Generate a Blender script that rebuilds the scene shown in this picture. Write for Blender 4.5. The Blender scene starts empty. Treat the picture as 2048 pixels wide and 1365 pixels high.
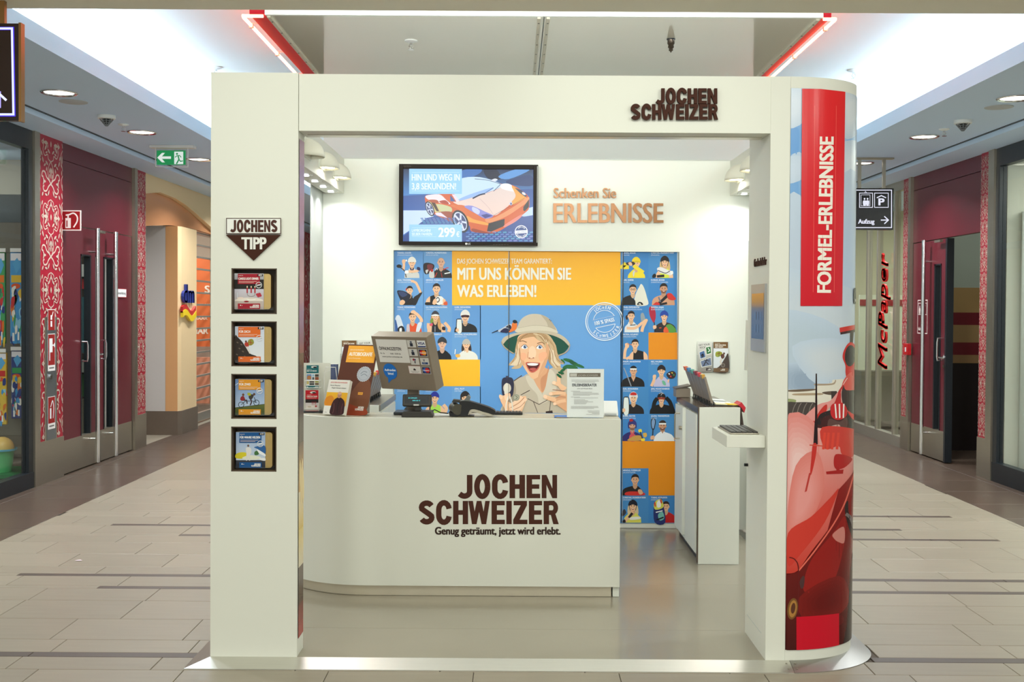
import bpy, bmesh, math, random
from mathutils import Vector, Matrix

random.seed(7)
SC = bpy.context.scene
COL = SC.collection
PI = math.pi

# ------------------------------------------------------------------ camera
FPX = 2200.0                      # focal length in pixels of the 2048 px wide frame
U0, V0 = 1024.0, 658.0            # principal point
EYE = Vector((0.0, 0.0, 1.5))
PITCH, ROLL, YAW = math.radians(0.99), math.radians(0.35), math.radians(0.13)
_w = Vector((-math.sin(YAW) * math.cos(PITCH), math.cos(YAW) * math.cos(PITCH), -math.sin(PITCH)))
_r = Vector((math.cos(YAW), math.sin(YAW), 0.0))
_u = _r.cross(_w)
R_AX = _r * math.cos(ROLL) + _u * math.sin(ROLL)
U_AX = _u * math.cos(ROLL) - _r * math.sin(ROLL)
W_AX = _w
cam = bpy.data.cameras.new('camera')
cam.sensor_width = 36.0
cam.lens = FPX * 36.0 / 2048.0
cam.shift_x = (1024.0 - U0) / 2048.0
cam.shift_y = (V0 - 682.5) / 2048.0
cam.clip_start, cam.clip_end = 0.05, 200
cam_o = bpy.data.objects.new('camera', cam)
M3 = Matrix((R_AX, U_AX, -W_AX)).transposed()
cam_o.matrix_world = Matrix.Translation(EYE) @ M3.to_4x4()
COL.objects.link(cam_o)
SC.camera = cam_o


def ray(px, py):
    return W_AX + R_AX * ((px - U0) / FPX) - U_AX * ((py - V0) / FPX)


def PY(px, py, Y):                # the point seen at a photo pixel, on the plane y = Y
    d = ray(px, py)
    return EYE + d * (Y / d.y)


def PX(px, py, X):
    d = ray(px, py)
    return EYE + d * (X / d.x)


def PZ(px, py, z):
    d = ray(px, py)
    return EYE + d * ((z - EYE.z) / d.z)


# ------------------------------------------------------------------ world, exposure
SC.view_settings.view_transform = 'Standard'
SC.view_settings.look = 'None'
SC.view_settings.gamma = 1.0
SC.view_settings.use_curve_mapping = False
SC.view_settings.exposure = 0.12
world = bpy.data.worlds.new('world')
SC.world = world
world.use_nodes = True
_bg = world.node_tree.nodes['Background']
_bg.inputs[0].default_value = (0.92, 0.97, 0.95, 1)
_bg.inputs[1].default_value = 0.68

# ------------------------------------------------------------------ large lights
def area(name, loc, target, sx, sy, power, col=(1, 1, 1), spread=180.0, shape='RECTANGLE'):
    l = bpy.data.lights.new(name, 'AREA')
    l.shape = shape
    l.size, l.size_y = sx, sy
    l.energy = power
    l.color = col
    l.spread = math.radians(spread)
    o = bpy.data.objects.new(name, l)
    o.location = loc
    d = (Vector(target) - Vector(loc)).normalized()
    o.rotation_euler = d.to_track_quat('-Z', 'Y').to_euler()
    COL.objects.link(o)
    return o


def spot(name, loc, target, power, angle, blend=0.6, col=(1, 1, 1), r=0.04):
    l = bpy.data.lights.new(name, 'SPOT')
    l.energy = power
    l.spot_size = math.radians(angle)
    l.spot_blend = blend
    l.color = col
    l.shadow_soft_size = r
    o = bpy.data.objects.new(name, l)
    o.location = loc
    d = (Vector(target) - Vector(loc)).normalized()
    o.rotation_euler = d.to_track_quat('-Z', 'Y').to_euler()
    COL.objects.link(o)
    return o


COOL = (0.70, 0.87, 1.0)
WARM = (0.96, 1.0, 0.92)
COVE_W, HALL_W, DOWN_W, BOOTH_W = 32, 15, 26, 36
CANOPY_W = 14
def strip_up(name, x, y, z, tx, tz, w, length, power, col):
    o = area(name, (x, y, z), (x + tx, y, z + tz), w, length, power, col)
    zz = -Vector((tx, 0, tz)).normalized()
    yy = Vector((0, 1, 0))
    o.rotation_euler = Matrix((yy.cross(zz), yy, zz)).transposed().to_euler()
    return o


# cove tubes hidden behind the two fascias, shining up at the raised ceiling
for cx, sgn in ((-3.02, 1), (3.31, -1)):
    for k in range(6):
        strip_up('cove_tube', cx, 6.95 + k * 2.8, 3.16, sgn * 0.25, 1.0, 0.10, 2.7, COVE_W, COOL)
# recessed downlights in the side soffits
DOWN_Y = [4.3, 6.0, 7.70, 9.41, 11.1, 12.8, 14.5, 17.0, 19.5]
for cx in (-3.19, 3.48):
    for y in DOWN_Y:
        if y > 5.6:
            area('downlight_lamp', (cx, y, 2.985), (cx, y, 0), 0.16, 0.16, DOWN_W, (0.95, 0.97, 1.0), 140, 'DISK')
# downlights of the hall in front of the booth (in the low ceiling over the photographer)
for x in (-2.9, -1.2, 0.45, 2.0, 3.3):
    for y in (-1.6, 0.6, 2.4):
        area('hall_downlight_lamp', (x, y, 2.98), (x * 0.9, y + 2.6, 0), 0.35, 0.35, HALL_W, WARM, 160, 'DISK')
# wall-washing spots of the mall aimed at the header of the booth
spot('header_spot', (0.35, 2.7, 2.95), (0.50, 4.62, 2.36), 26, 42, 1.0, WARM, 0.05)
spot('header_spot', (-1.0, 2.7, 2.95), (-0.85, 4.62, 2.34), 18, 46, 1.0, WARM, 0.05)
# booth lights: spots behind the header, a free-hanging area light above the middle
for x in (-0.65, 0.1, 0.68):
    spot('booth_spot', (x, 4.92, 2.235), (x * 0.8 + 0.1, 7.4, 1.55), BOOTH_W, 84, 0.9, WARM, 0.04)
area('booth_glow', (0.14, 5.7, 2.46), (0.14, 5.7, 0), 2.2, 1.2, 6, WARM, 150)


strip_up('canopy_fill_strip', 0.16, 5.60, 3.06, 0.0, 1.0, 0.06, 3.2, CANOPY_W, (0.97, 1.0, 0.95)).rotation_euler = (math.radians(112), 0, 0)  # unseen strip light added to brighten the canopy and its front edge
bpy.data.objects['canopy_fill_strip'].data.size, bpy.data.objects['canopy_fill_strip'].data.size_y = 3.2, 0.06
bpy.data.objects['canopy_fill_strip'].data.spread = math.radians(120)


# ------------------------------------------------------------------ helpers
def lin(c):
    c = c / 255.0
    return c / 12.92 if c <= 0.04045 else ((c + 0.055) / 1.055) ** 2.4


def rgb(c):
    return (lin(c[0]), lin(c[1]), lin(c[2]), 1.0)


MATS = {}


def mat(name, c, rough=0.5, metal=0.0, emit=0.0, vary=0.0, scale=30.0, bump=0.0, coat=0.0, alpha=1.0, trans=0.0, stretch=None, spec=0.5):
    if name in MATS:
        return MATS[name]
    m = bpy.data.materials.new(name)
    m.use_nodes = True
    nt = m.node_tree
    b = nt.nodes['Principled BSDF']
    b.inputs['Base Color'].default_value = rgb(c)
    b.inputs['Roughness'].default_value = rough
    b.inputs['Metallic'].default_value = metal
    b.inputs['Coat Weight'].default_value = coat
    b.inputs['Coat Roughness'].default_value = 0.05
    b.inputs['Specular IOR Level'].default_value = spec
    if trans:
        b.inputs['Transmission Weight'].default_value = trans
        b.inputs['IOR'].default_value = 1.02
    if alpha < 1:
        b.inputs['Alpha'].default_value = alpha
    if emit:
        b.inputs['Emission Color'].default_value = rgb(c)
        b.inputs['Emission Strength'].default_value = emit
    if vary or bump:
        tc = nt.nodes.new('ShaderNodeTexCoord')
        mp = nt.nodes.new('ShaderNodeMapping')
        nz = nt.nodes.new('ShaderNodeTexNoise')
        nt.links.new(tc.outputs['Object'], mp.inputs['Vector'])
        nt.links.new(mp.outputs[0], nz.inputs['Vector'])
        nz.inputs['Scale'].default_value = scale
        nz.inputs['Detail'].default_value = 4
        if stretch:
            mp.inputs['Scale'].default_value = stretch
        if vary:
            hs = nt.nodes.new('ShaderNodeMix')
            hs.data_type = 'RGBA'
            hs.inputs[6].default_value = tuple(v * (1 - vary) for v in rgb(c)[:3]) + (1,)
            hs.inputs[7].default_value = tuple(min(1, v * (1 + vary)) for v in rgb(c)[:3]) + (1,)
            nt.links.new(nz.outputs[0], hs.inputs[0])
            nt.links.new(hs.outputs[2], b.inputs['Base Color'])
        if bump:
            bp = nt.nodes.new('ShaderNodeBump')
            bp.inputs['Strength'].default_value = bump
            bp.inputs['Distance'].default_value = 0.002
            nt.links.new(nz.outputs[0], bp.inputs['Height'])
            nt.links.new(bp.outputs[0], b.inputs['Normal'])
    MATS[name] = m
    return m


def print_mat(name, rough=0.45, emit=0.0, spec=0.3):
    """flat print: the ink colours are stored on the printed shapes"""
    if name in MATS:
        return MATS[name]
    m = bpy.data.materials.new(name)
    m.use_nodes = True
    nt = m.node_tree
    b = nt.nodes['Principled BSDF']
    a = nt.nodes.new('ShaderNodeAttribute')
    a.attribute_name = 'ink'
    b.inputs['Roughness'].default_value = rough
    b.inputs['Specular IOR Level'].default_value = spec
    if emit:
        b.inputs['Base Color'].default_value = (0.01, 0.01, 0.01, 1)
        nt.links.new(a.outputs['Color'], b.inputs['Emission Color'])
        b.inputs['Emission Strength'].default_value = emit
    else:
        nt.links.new(a.outputs['Color'], b.inputs['Base Color'])
    MATS[name] = m
    return m


PRINT = print_mat('printed_foil', 0.42)
PAPER = print_mat('printed_paper', 0.6)
GLOSS = print_mat('glossy_print', 0.25)
SCREEN = print_mat('screen_picture', 0.3, 1.0)

ORG = {}


def tag(o, label, cat, group=None):
    o['label'] = label
    o['category'] = cat
    if group:
        o['group'] = group
    return o


def thing(name, label, cat, loc, group=None, kind=None):
    o = bpy.data.objects.new(name, None)
    o.empty_display_size = 0.05
    o.location = loc
    COL.objects.link(o)
    ORG[o.name] = Vector(loc)
    if kind:
        o['kind'] = kind
        if label:
            o['label'] = label
    else:
        tag(o, label, cat, group)
    return o


def link_mesh(name, me, parent, at):
    o = bpy.data.objects.new(name, me)
    COL.objects.link(o)
    if parent is not None:
        o.parent = parent
        o.location = (0, 0, 0)
        ORG[o.name] = ORG[parent.name].copy()
    else:
        o.location = at
        ORG[o.name] = Vector(at)
    return o


class MB:
    """collects shapes in world coordinates, builds them as one mesh object"""

    def __init__(s, xf=None):
        s.v, s.f, s.m, s.s = [], [], [], []
        s.xf = xf

    def add(s, vs, fs, mi=0, smooth=False):
        n = len(s.v)
        for p in vs:
            p = Vector(p)
            s.v.append(s.xf @ p if s.xf is not None else p)
        for i, f in enumerate(fs):
            s.f.append([n + k for k in f])
            s.m.append(mi)
            s.s.append(smooth[i] if isinstance(smooth, (list, tuple)) else smooth)
        return s

    def box(s, x0, x1, y0, y1, z0, z1, mi=0):
        if x0 > x1: x0, x1 = x1, x0
        if y0 > y1: y0, y1 = y1, y0
        if z0 > z1: z0, z1 = z1, z0
        return s.add([(x0, y0, z0), (x1, y0, z0), (x1, y1, z0), (x0, y1, z0), (x0, y0, z1), (x1, y0, z1), (x1, y1, z1), (x0, y1, z1)],
                     [(0, 3, 2, 1), (4, 5, 6, 7), (0, 1, 5, 4), (1, 2, 6, 5), (2, 3, 7, 6), (3, 0, 4, 7)], mi)

    def poly(s, pts, mi=0):
        return s.add(pts, [list(range(len(pts)))], mi)

    def prism(s, pts, a, b, ax='z', mi=0, smooth=False):
        """pts 2-D outline; ax 'z': (x,y); 'y': (x,z); 'x': (y,z)"""
        ar = sum(pts[i][0] * pts[(i + 1) % len(pts)][1] - pts[(i + 1) % len(pts)][0] * pts[i][1] for i in range(len(pts)))
        if ar < 0:
            pts = pts[::-1]
        if a > b:
            a, b = b, a

        def p3(p, d):
            return (p[0], p[1], d) if ax == 'z' else ((p[0], d, p[1]) if ax == 'y' else (d, p[0], p[1]))
        n = len(pts)
        vs = [p3(p, a) for p in pts] + [p3(p, b) for p in pts]
        lo, hi = list(range(n)), list(range(n, 2 * n))
        sides = [(i, (i + 1) % n, n + (i + 1) % n, n + i) for i in range(n)]
        if ax == 'y':
            fs = [lo, hi[::-1]] + [f[::-1] for f in sides]
        else:
            fs = [lo[::-1], hi] + sides
        return s.add(vs, fs, mi, [False, False] + [smooth] * n)

    def cyl(s, p0, p1, r0, r1=None, n=14, mi=0, caps=True):
        p0, p1 = Vector(p0), Vector(p1)
        r1 = r0 if r1 is None else r1
        d = (p1 - p0).normalized()
        a = d.orthogonal().normalized()
        b = d.cross(a)
        vs = []
        for p, r in ((p0, r0), (p1, r1)):
            for k in range(n):
                t = 2 * PI * k / n
                vs.append(p + a * (math.cos(t) * r) + b * (math.sin(t) * r))
        fs = [(k, (k + 1) % n, n + (k + 1) % n, n + k) for k in range(n)]
        sm = [True] * n
        if caps:
            fs += [list(range(n))[::-1], list(range(n, 2 * n))]
            sm += [False, False]
        return s.add(vs, fs, mi, sm)

    def tube(s, path, r, n=8, mi=0, closed=False):
        path = [Vector(p) for p in path]
        L = len(path)
        vs, fs = [], []
        prev = None
        for i, p in enumerate(path):
            if closed:
                d = (path[(i + 1) % L] - path[i - 1]).normalized()
            else:
                d = (path[min(i + 1, L - 1)] - path[max(i - 1, 0)]).normalized()
            a = (prev - d * prev.dot(d)).normalized() if prev is not None and (prev - d * prev.dot(d)).length > 1e-4 else d.orthogonal().normalized()
            prev = a
            b = d.cross(a)
            for k in range(n):
                t = 2 * PI * k / n
                vs.append(p + a * (math.cos(t) * r) + b * (math.sin(t) * r))
        R = L if closed else L - 1
        for i in range(R):
            j = (i + 1) % L
            for k in range(n):
                fs.append((i * n + k, i * n + (k + 1) % n, j * n + (k + 1) % n, j * n + k))
        sm = [True] * len(fs)
        if not closed:
            fs += [list(range(n))[::-1], [(L - 1) * n + k for k in range(n)]]
            sm += [False, False]
        return s.add(vs, fs, mi, sm)

    def lathe(s, prof, c, n=24, ax='z', mi=0, a0=0.0, a1=2 * PI):
        """prof: (radius, height) pairs turned about an axis through c"""
        full = abs(a1 - a0 - 2 * PI) < 1e-6
        m = n if full else n + 1
        vs, fs = [], []
        for (r, h) in prof:
            for k in range(m):
                t = a0 + (a1 - a0) * k / n
                x, y = r * math.cos(t), r * math.sin(t)
                q = (x, y, h) if ax == 'z' else ((x, h, y) if ax == 'y' else (h, x, y))
                vs.append(Vector(c) + Vector(q))
        for i in range(len(prof) - 1):
            for k in range(n):
                k2 = (k + 1) % m
                fs.append((i * m + k, i * m + k2, (i + 1) * m + k2, (i + 1) * m + k))
        return s.add(vs, fs, mi, True)

    def build(s, name, mats, parent=None, at=None, bevel=0.0, seg=2, label=None):
        if not isinstance(mats, (list, tuple)):
            mats = [mats]
        if parent is not None:
            o0 = ORG[parent.name]
        elif at is not None:
            o0 = Vector(at)
        else:
            xs = [p.x for p in s.v]; ys = [p.y for p in s.v]; zs = [p.z for p in s.v]
            o0 = Vector(((min(xs) + max(xs)) / 2, (min(ys) + max(ys)) / 2, min(zs)))
        me = bpy.data.meshes.new(name)
        me.from_pydata([tuple(p - o0) for p in s.v], [], s.f)
        for m in mats:
            me.materials.append(m)
        me.polygons.foreach_set('material_index', s.m)
        me.polygons.foreach_set('use_smooth', s.s)
        me.update()
        if any(s.s):
            me.set_sharp_from_angle(angle=math.radians(38))
        o = link_mesh(name, me, parent, o0)
        if bevel:
            bv = o.modifiers.new('bevel', 'BEVEL')
            bv.width = bevel
            bv.segments = seg
            bv.limit_method = 'ANGLE'
        if label:
            o['label'] = label
        return o


def structure(o, label=None):
    o['kind'] = 'structure'
    if label:
        o['label'] = label
    return o


def copy_tree(o, loc, label=None, parent=None):
    c = o.copy()
    COL.objects.link(c)
    if parent is None:
        c.location = loc
        ORG[c.name] = Vector(loc)
        if label:
            c['label'] = label
    else:
        c.parent = parent
    for ch in list(o.children):
        copy_tree(ch, None, None, c)
    return c


# ------------------------------------------------------------------ lettering
_GLY = {}


def glyphs(s):
    """flat triangles of a line of type set in the built-in typeface, cap height 1"""
    if s in _GLY:
        return _GLY[s]
    cu = bpy.data.curves.new('type', 'FONT')
    cu.body = s
    cu.resolution_u = 3
    cu.fill_mode = 'FRONT'
    ob = bpy.data.objects.new('type', cu)
    me = bpy.data.meshes.new_from_object(ob)
    k = 1.0
    if s != 'H':
        k = 1.0 / glyphs('H')[2]
    vs = [(v.co.x * k, v.co.y * k) for v in me.vertices]
    fs = [tuple(p.vertices) for p in me.polygons]
    hgt = max((v[1] for v in vs), default=1)
    bpy.data.objects.remove(ob)
    bpy.data.curves.remove(cu)
    bpy.data.meshes.remove(me)
    _GLY[s] = (vs, fs, hgt)
    return _GLY[s]


def ext(s):
    vs = glyphs(s)[0]
    if not vs:
        return 0, 0.3
    return min(v[0] for v in vs), max(v[0] for v in vs)


def ribbon(path, t, closed=False):
    """quads of a band of width t along a 2-D path with mitred joints"""
    n = len(path)
    L, Rr = [], []
    for i in range(n):
        a = path[i - 1] if (i > 0 or closed) else None
        b = path[(i + 1) % n] if (i < n - 1 or closed) else None
        p = path[i]

        def nrm(q0, q1):
            dx, dy = q1[0] - q0[0], q1[1] - q0[1]
            l = math.hypot(dx, dy) or 1e-9
            return (-dy / l, dx / l)
        if a is None:
            m = nrm(p, b); k = 1
        elif b is None:
            m = nrm(a, p); k = 1
        else:
            n1, n2 = nrm(a, p), nrm(p, b)
            mx, my = n1[0] + n2[0], n1[1] + n2[1]
            l = math.hypot(mx, my)
            if l < 1e-6:
                m, k = n1, 1
            else:
                m = (mx / l, my / l)
                k = min(2.5, 1.0 / max(0.2, m[0] * n1[0] + m[1] * n1[1]))
        w = t / 2 * k
        L.append((p[0] + m[0] * w, p[1] + m[1] * w))
        Rr.append((p[0] - m[0] * w, p[1] - m[1] * w))
    return [[L[i], L[(i + 1) % n], Rr[(i + 1) % n], Rr[i]] for i in range(n if closed else n - 1)]


def arc(cx, cy, rx, ry, a0, a1, n=10):
    return [(cx + rx * math.cos(math.radians(a0 + (a1 - a0) * k / n)), cy + ry * math.sin(math.radians(a0 + (a1 - a0) * k / n))) for k in range(n + 1)]


def heavy(ch):
    """heavy condensed grotesque capital, cap height 1: (polygons, width)"""
    T = 0.235
    h = T / 2

    def R(x0, y0, x1, y1):
        return [(x0, y0), (x1, y0), (x1, y1), (x0, y1)]
    if ch == 'H':
        return [R(0, 0, T, 1), R(.42, 0, .655, 1), R(T, .4, .42, .6)], .655
    if ch == 'E':
        return [R(0, 0, T, 1), R(T, 0, .58, .19), R(T, .405, .54, .595), R(T, .81, .575, 1)], .58
    if ch == 'I':
        return [R(0, 0, T, 1)], T
    if ch == 'N':
        return [R(0, 0, .2, 1), R(.45, 0, .65, 1), [(.2, 1), (0.02, 1), (.45, 0), (.63, 0)]], .65
    if ch == 'Z':
        return [R(.02, .81, .6, 1), R(0, 0, .62, .19), [(.33, .81), (.6, .81), (.28, .19), (0, .19)]], .62
    if ch == 'W':
        def st(x0, x1):
            return [(x0 - .1, 1 if abs(x0 - x1) else 1), (x0 + .1, 1), (x1 + .1, 0), (x1 - .1, 0)]
        return [st(.11, .27), st(.48, .27), st(.48, .69), st(.85, .69)], .96
    if ch == 'O':
        return ribbon(arc(.345, .5, .345 - h, .52 - .1, 0, 345, 23), T, True), .69
    if ch == 'C':
        return ribbon(arc(.345, .62, .345 - h, .4 - .1, 8, 180, 9) + arc(.345, .38, .345 - h, .4 - .1, 180, 352, 9), T), .68
    if ch == 'J':
        return ribbon([(.53, 1), (.53, .3)] + arc(.31, .29, .22, .2, 0, -135, 8)[1:] + [(.1, .19)], T), .655
    if ch == 'S':
        return ribbon(arc(.335, .72, .225, .185, 22, 200, 9) + [(.2, .60), (.46, .42)] + arc(.335, .285, .225, .185, 20, -158, 9), T), .68
    if ch == 'R':
        return [R(0, 0, T, 1)] + ribbon([(T, .905), (.38, .905)] + arc(.38, .7, .15, .205, 90, -90, 9) + [(T, .495)], .2) + [[(.3, .45), (.5, .48), (.66, 0), (.42, 0)]], .66
    return [R(0, 0, .3, 1)], .3


def heavy_line(s):
    """polygons of a line of heavy capitals, one list per letter, and the width"""
    x, out = 0.0, []
    for i, ch in enumerate(s):
        ps, w = heavy(ch)
        out.append([[(px + x, py) for px, py in p] for p in ps])
        x += w + (0.0 if ch == 'H' and s[i + 1:i + 2] == 'W' else 0.065)
    return out, x - 0.065


def cat(pts, n=5, closed=True):
    """Catmull-Rom curve through the points"""
    out = []
    L = len(pts)
    for i in range(L if closed else L - 1):
        if closed:
            p0, p1, p2, p3 = pts[i - 1], pts[i], pts[(i + 1) % L], pts[(i + 2) % L]
        else:
            p0, p1, p2, p3 = pts[max(i - 1, 0)], pts[i], pts[i + 1], pts[min(i + 2, L - 1)]
        for k in range(n):
            t = k / n
            out.append(tuple(0.5 * (2 * p1[j] + (p2[j] - p0[j]) * t + (2 * p0[j] - 5 * p1[j] + 4 * p2[j] - p3[j]) * t * t + (3 * p1[j] - p0[j] - 3 * p2[j] + p3[j]) * t ** 3) for j in (0, 1)))
    if not closed:
        out.append(tuple(pts[-1]))
    return out


class Art:
    """flat printed picture: ink shapes laid over each other on a surface.
    fn(u, v, d) gives the point on the surface; d is the tiny ink height."""

    def __init__(s, fn, step=0.00012, base=0.0006):
        s.fn, s.step, s.base = fn, step, base
        s.P = []
        s.L = 0
        s.ox, s.oy, s.sx, s.sy = 0.0, 0.0, 1.0, 1.0
        s.cut = None

    def frame(s, ox=0.0, oy=0.0, sx=1.0, sy=None):
        s.ox, s.oy, s.sx, s.sy = ox, oy, sx, (sx if sy is None else sy)
        return s

    def _t(s, p):
        return (s.ox + p[0] * s.sx, s.oy + p[1] * s.sy)

    def poly(s, pts, c, c2=None, lay=None):
        """c2: colour of the lowest point of a printed gradient"""
        if lay is None:
            s.L += 1
            lay = s.L
        q = [s._t(p) for p in pts]
        ys = [p[1] for p in q]
        y0, y1 = min(ys), max(ys)
        if c2 is None:
            cs = [c] * len(q)
        else:
            cs = [tuple(c[i] + (c2[i] - c[i]) * ((p[1] - y0) / max(1e-9, y1 - y0)) for i in range(3)) for p in q]
        s.P.append((q, cs, lay))
        return s

    def rect(s, x0, y0, x1, y1, c, c2=None):
        return s.poly([(x0, y0), (x1, y0), (x1, y1), (x0, y1)], c, c2)

    def blob(s, pts, c, n=5, c2=None):
        return s.poly(cat(pts, n), c, c2)

    def ell(s, cx, cy, rx, ry, c, rot=0.0, n=20, c2=None):
        a = math.radians(rot)
        return s.poly([(cx + rx * math.cos(2 * PI * k / n) * math.cos(a) - ry * math.sin(2 * PI * k / n) * math.sin(a),
                        cy + rx * math.cos(2 * PI * k / n) * math.sin(a) + ry * math.sin(2 * PI * k / n) * math.cos(a)) for k in range(n)], c, c2)

    def soft(s, pts, c, bg, n=5):
        """a printed patch whose colour runs out softly into the ground colour"""
        p = cat(pts, 4)
        mx_, my_ = sum(q[0] for q in p) / len(p), sum(q[1] for q in p) / len(p)
        for i in range(n):
            f = 1.3 - .8 * i / (n - 1)
            t = (i + 1) / n
            s.poly([(mx_ + (q[0] - mx_) * f, my_ + (q[1] - my_) * f) for q in p], tuple(bg[j] + (c[j] - bg[j]) * t for j in range(3)))
        return s

    def line(s, pts, w, c, smooth=False, closed=False):
        s.L += 1
        if smooth:
            pts = cat(pts, 5, closed)
        for q in ribbon(pts, w, closed):
            s.poly(q, c, lay=s.L)
        return s

    def text(s, t, x, y, h, c, w=None, bold=0.0, rot=0.0, align='l'):
        """baseline starts at (x, y) (y down), cap height h, optional width w"""
        vs, fs, _ = glyphs(t)
        a, b = ext(t)
        k = (w / (b - a)) if w else h * 0.8
        if align == 'c':
            x -= (b - a) * k / 2
        if align == 'r':
            x -= (b - a) * k
        s.L += 1
        ca, sa = math.cos(math.radians(rot)), math.sin(math.radians(rot))
        d = bold * h
        kk = 0
        for ddx, ddy in (((0, 0),) if not bold else ((-d, -d * .5), (d, -d * .5), (-d, d * .5), (d, d * .5))):
            kk += 1
            for f in fs:
                q = []
                for i in f:
                    ux, uy = (vs[i][0] - a) * k + ddx, -vs[i][1] * h + ddy
                    q.append((x + ux * ca - uy * sa, y + ux * sa + uy * ca))
                s.poly(q, c, lay=s.L + 0.12 * kk)
        return s

    def ring_text(s, t, cx, cy, r, h, c, a_mid, span, inner=False, bold=0.04):
        """letters along a circle; a_mid in degrees (0 right, 90 up)"""
        n = len(t)
        for i, ch in enumerate(t):
            f = (i / (n - 1) - 0.5) if n > 1 else 0
            a = a_mid + span * f if inner else a_mid - span * f
            ar = math.radians(a)
            rr = r if not inner else r + h
            x, y = cx + rr * math.cos(ar), cy - rr * math.sin(ar)
            rot = (90 - a) if not inner else (-90 - a)
            u, v = ext(ch)
            k = (v - u) * h * 0.8 / 2
            s.text(ch, x - k * math.cos(math.radians(rot)), y - k * math.sin(math.radians(rot)), h, c, bold=bold, rot=rot)
        return s

    def logo(s, x, y, w, h, c, gap=0.04):
        """the two-line company mark, right aligned, box x..x+w, y..y+h (y down)"""
        lh = h * (1 - gap) / 2
        s.L += 1
        for row, (word, f) in enumerate((('JOCHEN', 0.715), ('SCHWEIZER', 1.0))):
            ls, W = heavy_line(word)
            k = w * f / W
            x0 = x + w * (1 - f) - (w * 0.012 if row == 0 else 0)
            yb = y + lh if row == 0 else y + h
            for let in ls:
                for i, p in enumerate(let):
                    s.poly([(x0 + px * k, yb - py * lh) for px, py in p], c, lay=s.L + 0.1 * i)
        return s

    def stamp(s, cx, cy, r, c, rot=-10, w=0.05):
        """round seal: two rings, words on the ring, a bar with 100 % SPASS"""
        s.line(arc(cx, cy, r, r, 0, 354, 59), r * w, c, closed=True)
        s.line(arc(cx, cy, r * .91, r * .91, 0, 354, 59), r * w * .5, c, closed=True)
        s.ring_text('JOCHEN', cx, cy, r * .68, r * .17, c, 90 - rot, 62)
        s.ring_text('SCHWEIZER', cx, cy, r * .68, r * .17, c, 270 - rot, 112, True)
        s.text('100 % SPASS', cx - r * .5 * math.cos(math.radians(rot)) - r * .08 * math.sin(math.radians(-rot)), cy - r * .5 * math.sin(math.radians(rot)) + r * .1, r * .2, c, w=r * 1.06, bold=0.04, rot=rot)
        ca, sa = math.cos(math.radians(rot)), math.sin(math.radians(rot))

        def tr(p):
            return (cx + p[0] * ca - p[1] * sa, cy + p[0] * sa + p[1] * ca)
        for q in ([(-.58 * r, -.2 * r)] + [(r * .6 * math.cos(math.radians(a)), -r * .6 * math.sin(math.radians(a))) for a in range(160, 19, -10)] + [(.58 * r, -.2 * r)],
                  [(-.52 * r, .24 * r)] + [(r * .58 * math.cos(math.radians(a)), r * .58 * math.sin(math.radians(a))) for a in range(155, 24, -10)] + [(.52 * r, .24 * r)]):
            s.line([tr(p) for p in q], r * w * .6, c, closed=True)
        return s

    def build(s, name, parent, m=None, label=None, at=None):
        polys = s.P
        if s.cut:                      # printed on a curved surface: slice at these u values
            polys = []
            for q, cs, lay in s.P:
                polys += slice_poly(q, cs, lay, s.cut)
        vs, fs, cols = [], [], []
        o0 = ORG[parent.name] if parent is not None else Vector(at)
        for q, cs, lay in polys:
            n = len(vs)
            for p in q:
                vs.append(tuple(Vector(s.fn(p[0], p[1], s.base + lay * s.step)) - o0))
            fs.append(list(range(n, n + len(q))))
            cols += cs
        me = bpy.data.meshes.new(name)
        me.from_pydata(vs, [], fs)
        at_ = me.color_attributes.new('ink', 'FLOAT_COLOR', 'CORNER')
        buf = []
        for c in cols:
            buf += rgb(c)
        at_.data.foreach_set('color', buf)
        me.materials.append(m or PRINT)
        me.update()
        o = link_mesh(name, me, parent, o0)
        if label:
            o['label'] = label
        return o


def slice_poly(q, cs, lay, cuts):
    """cut a 2-D polygon at vertical lines u = cut, keeping corner colours"""
    pieces = []
    bm = bmesh.new()
    vl = [bm.verts.new((p[0], p[1], 0)) for p in q]
    try:
        bm.faces.new(vl).normal_update()
    except ValueError:
        bm.free()
        return []
    if len(q) > 4:
        bmesh.ops.triangulate(bm, faces=bm.faces[:])
    u0, u1 = min(p[0] for p in q), max(p[0] for p in q)
    v0, v1 = min(p[1] for p in q), max(p[1] for p in q)
    for c in cuts:
        if u0 < c < u1:
            bmesh.ops.bisect_plane(bm, geom=bm.verts[:] + bm.edges[:] + bm.faces[:], plane_co=(c, 0, 0), plane_no=(1, 0, 0), dist=1e-7)
    same = all(c == cs[0] for c in cs)
    ca = cs[min(range(len(q)), key=lambda i: q[i][1])]
    cb = cs[max(range(len(q)), key=lambda i: q[i][1])]
    for f in bm.faces:
        p = [(v.co.x, v.co.y) for v in f.verts]
        if same:
            c = [cs[0]] * len(p)
        else:
            c = [tuple(ca[i] + (cb[i] - ca[i]) * ((t[1] - v0) / max(1e-9, v1 - v0)) for i in range(3)) for t in p]
        pieces.append((p, c, lay))
    bm.free()
    return pieces


def plane_y(Y):                       # art coordinates are photo pixels on the plane y = Y, ink towards the viewer
    def fn(u, v, d):
        p = PY(u, v, Y)
        return (p.x, Y - d, p.z)
    return fn


def plane_m(M, ox=0, oz=0):           # art coordinates are metres (x right, y down) in a local frame; ink along local -y
    def fn(u, v, d):
        return M @ Vector((ox + u, -d, oz - v))
    return fn
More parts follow.
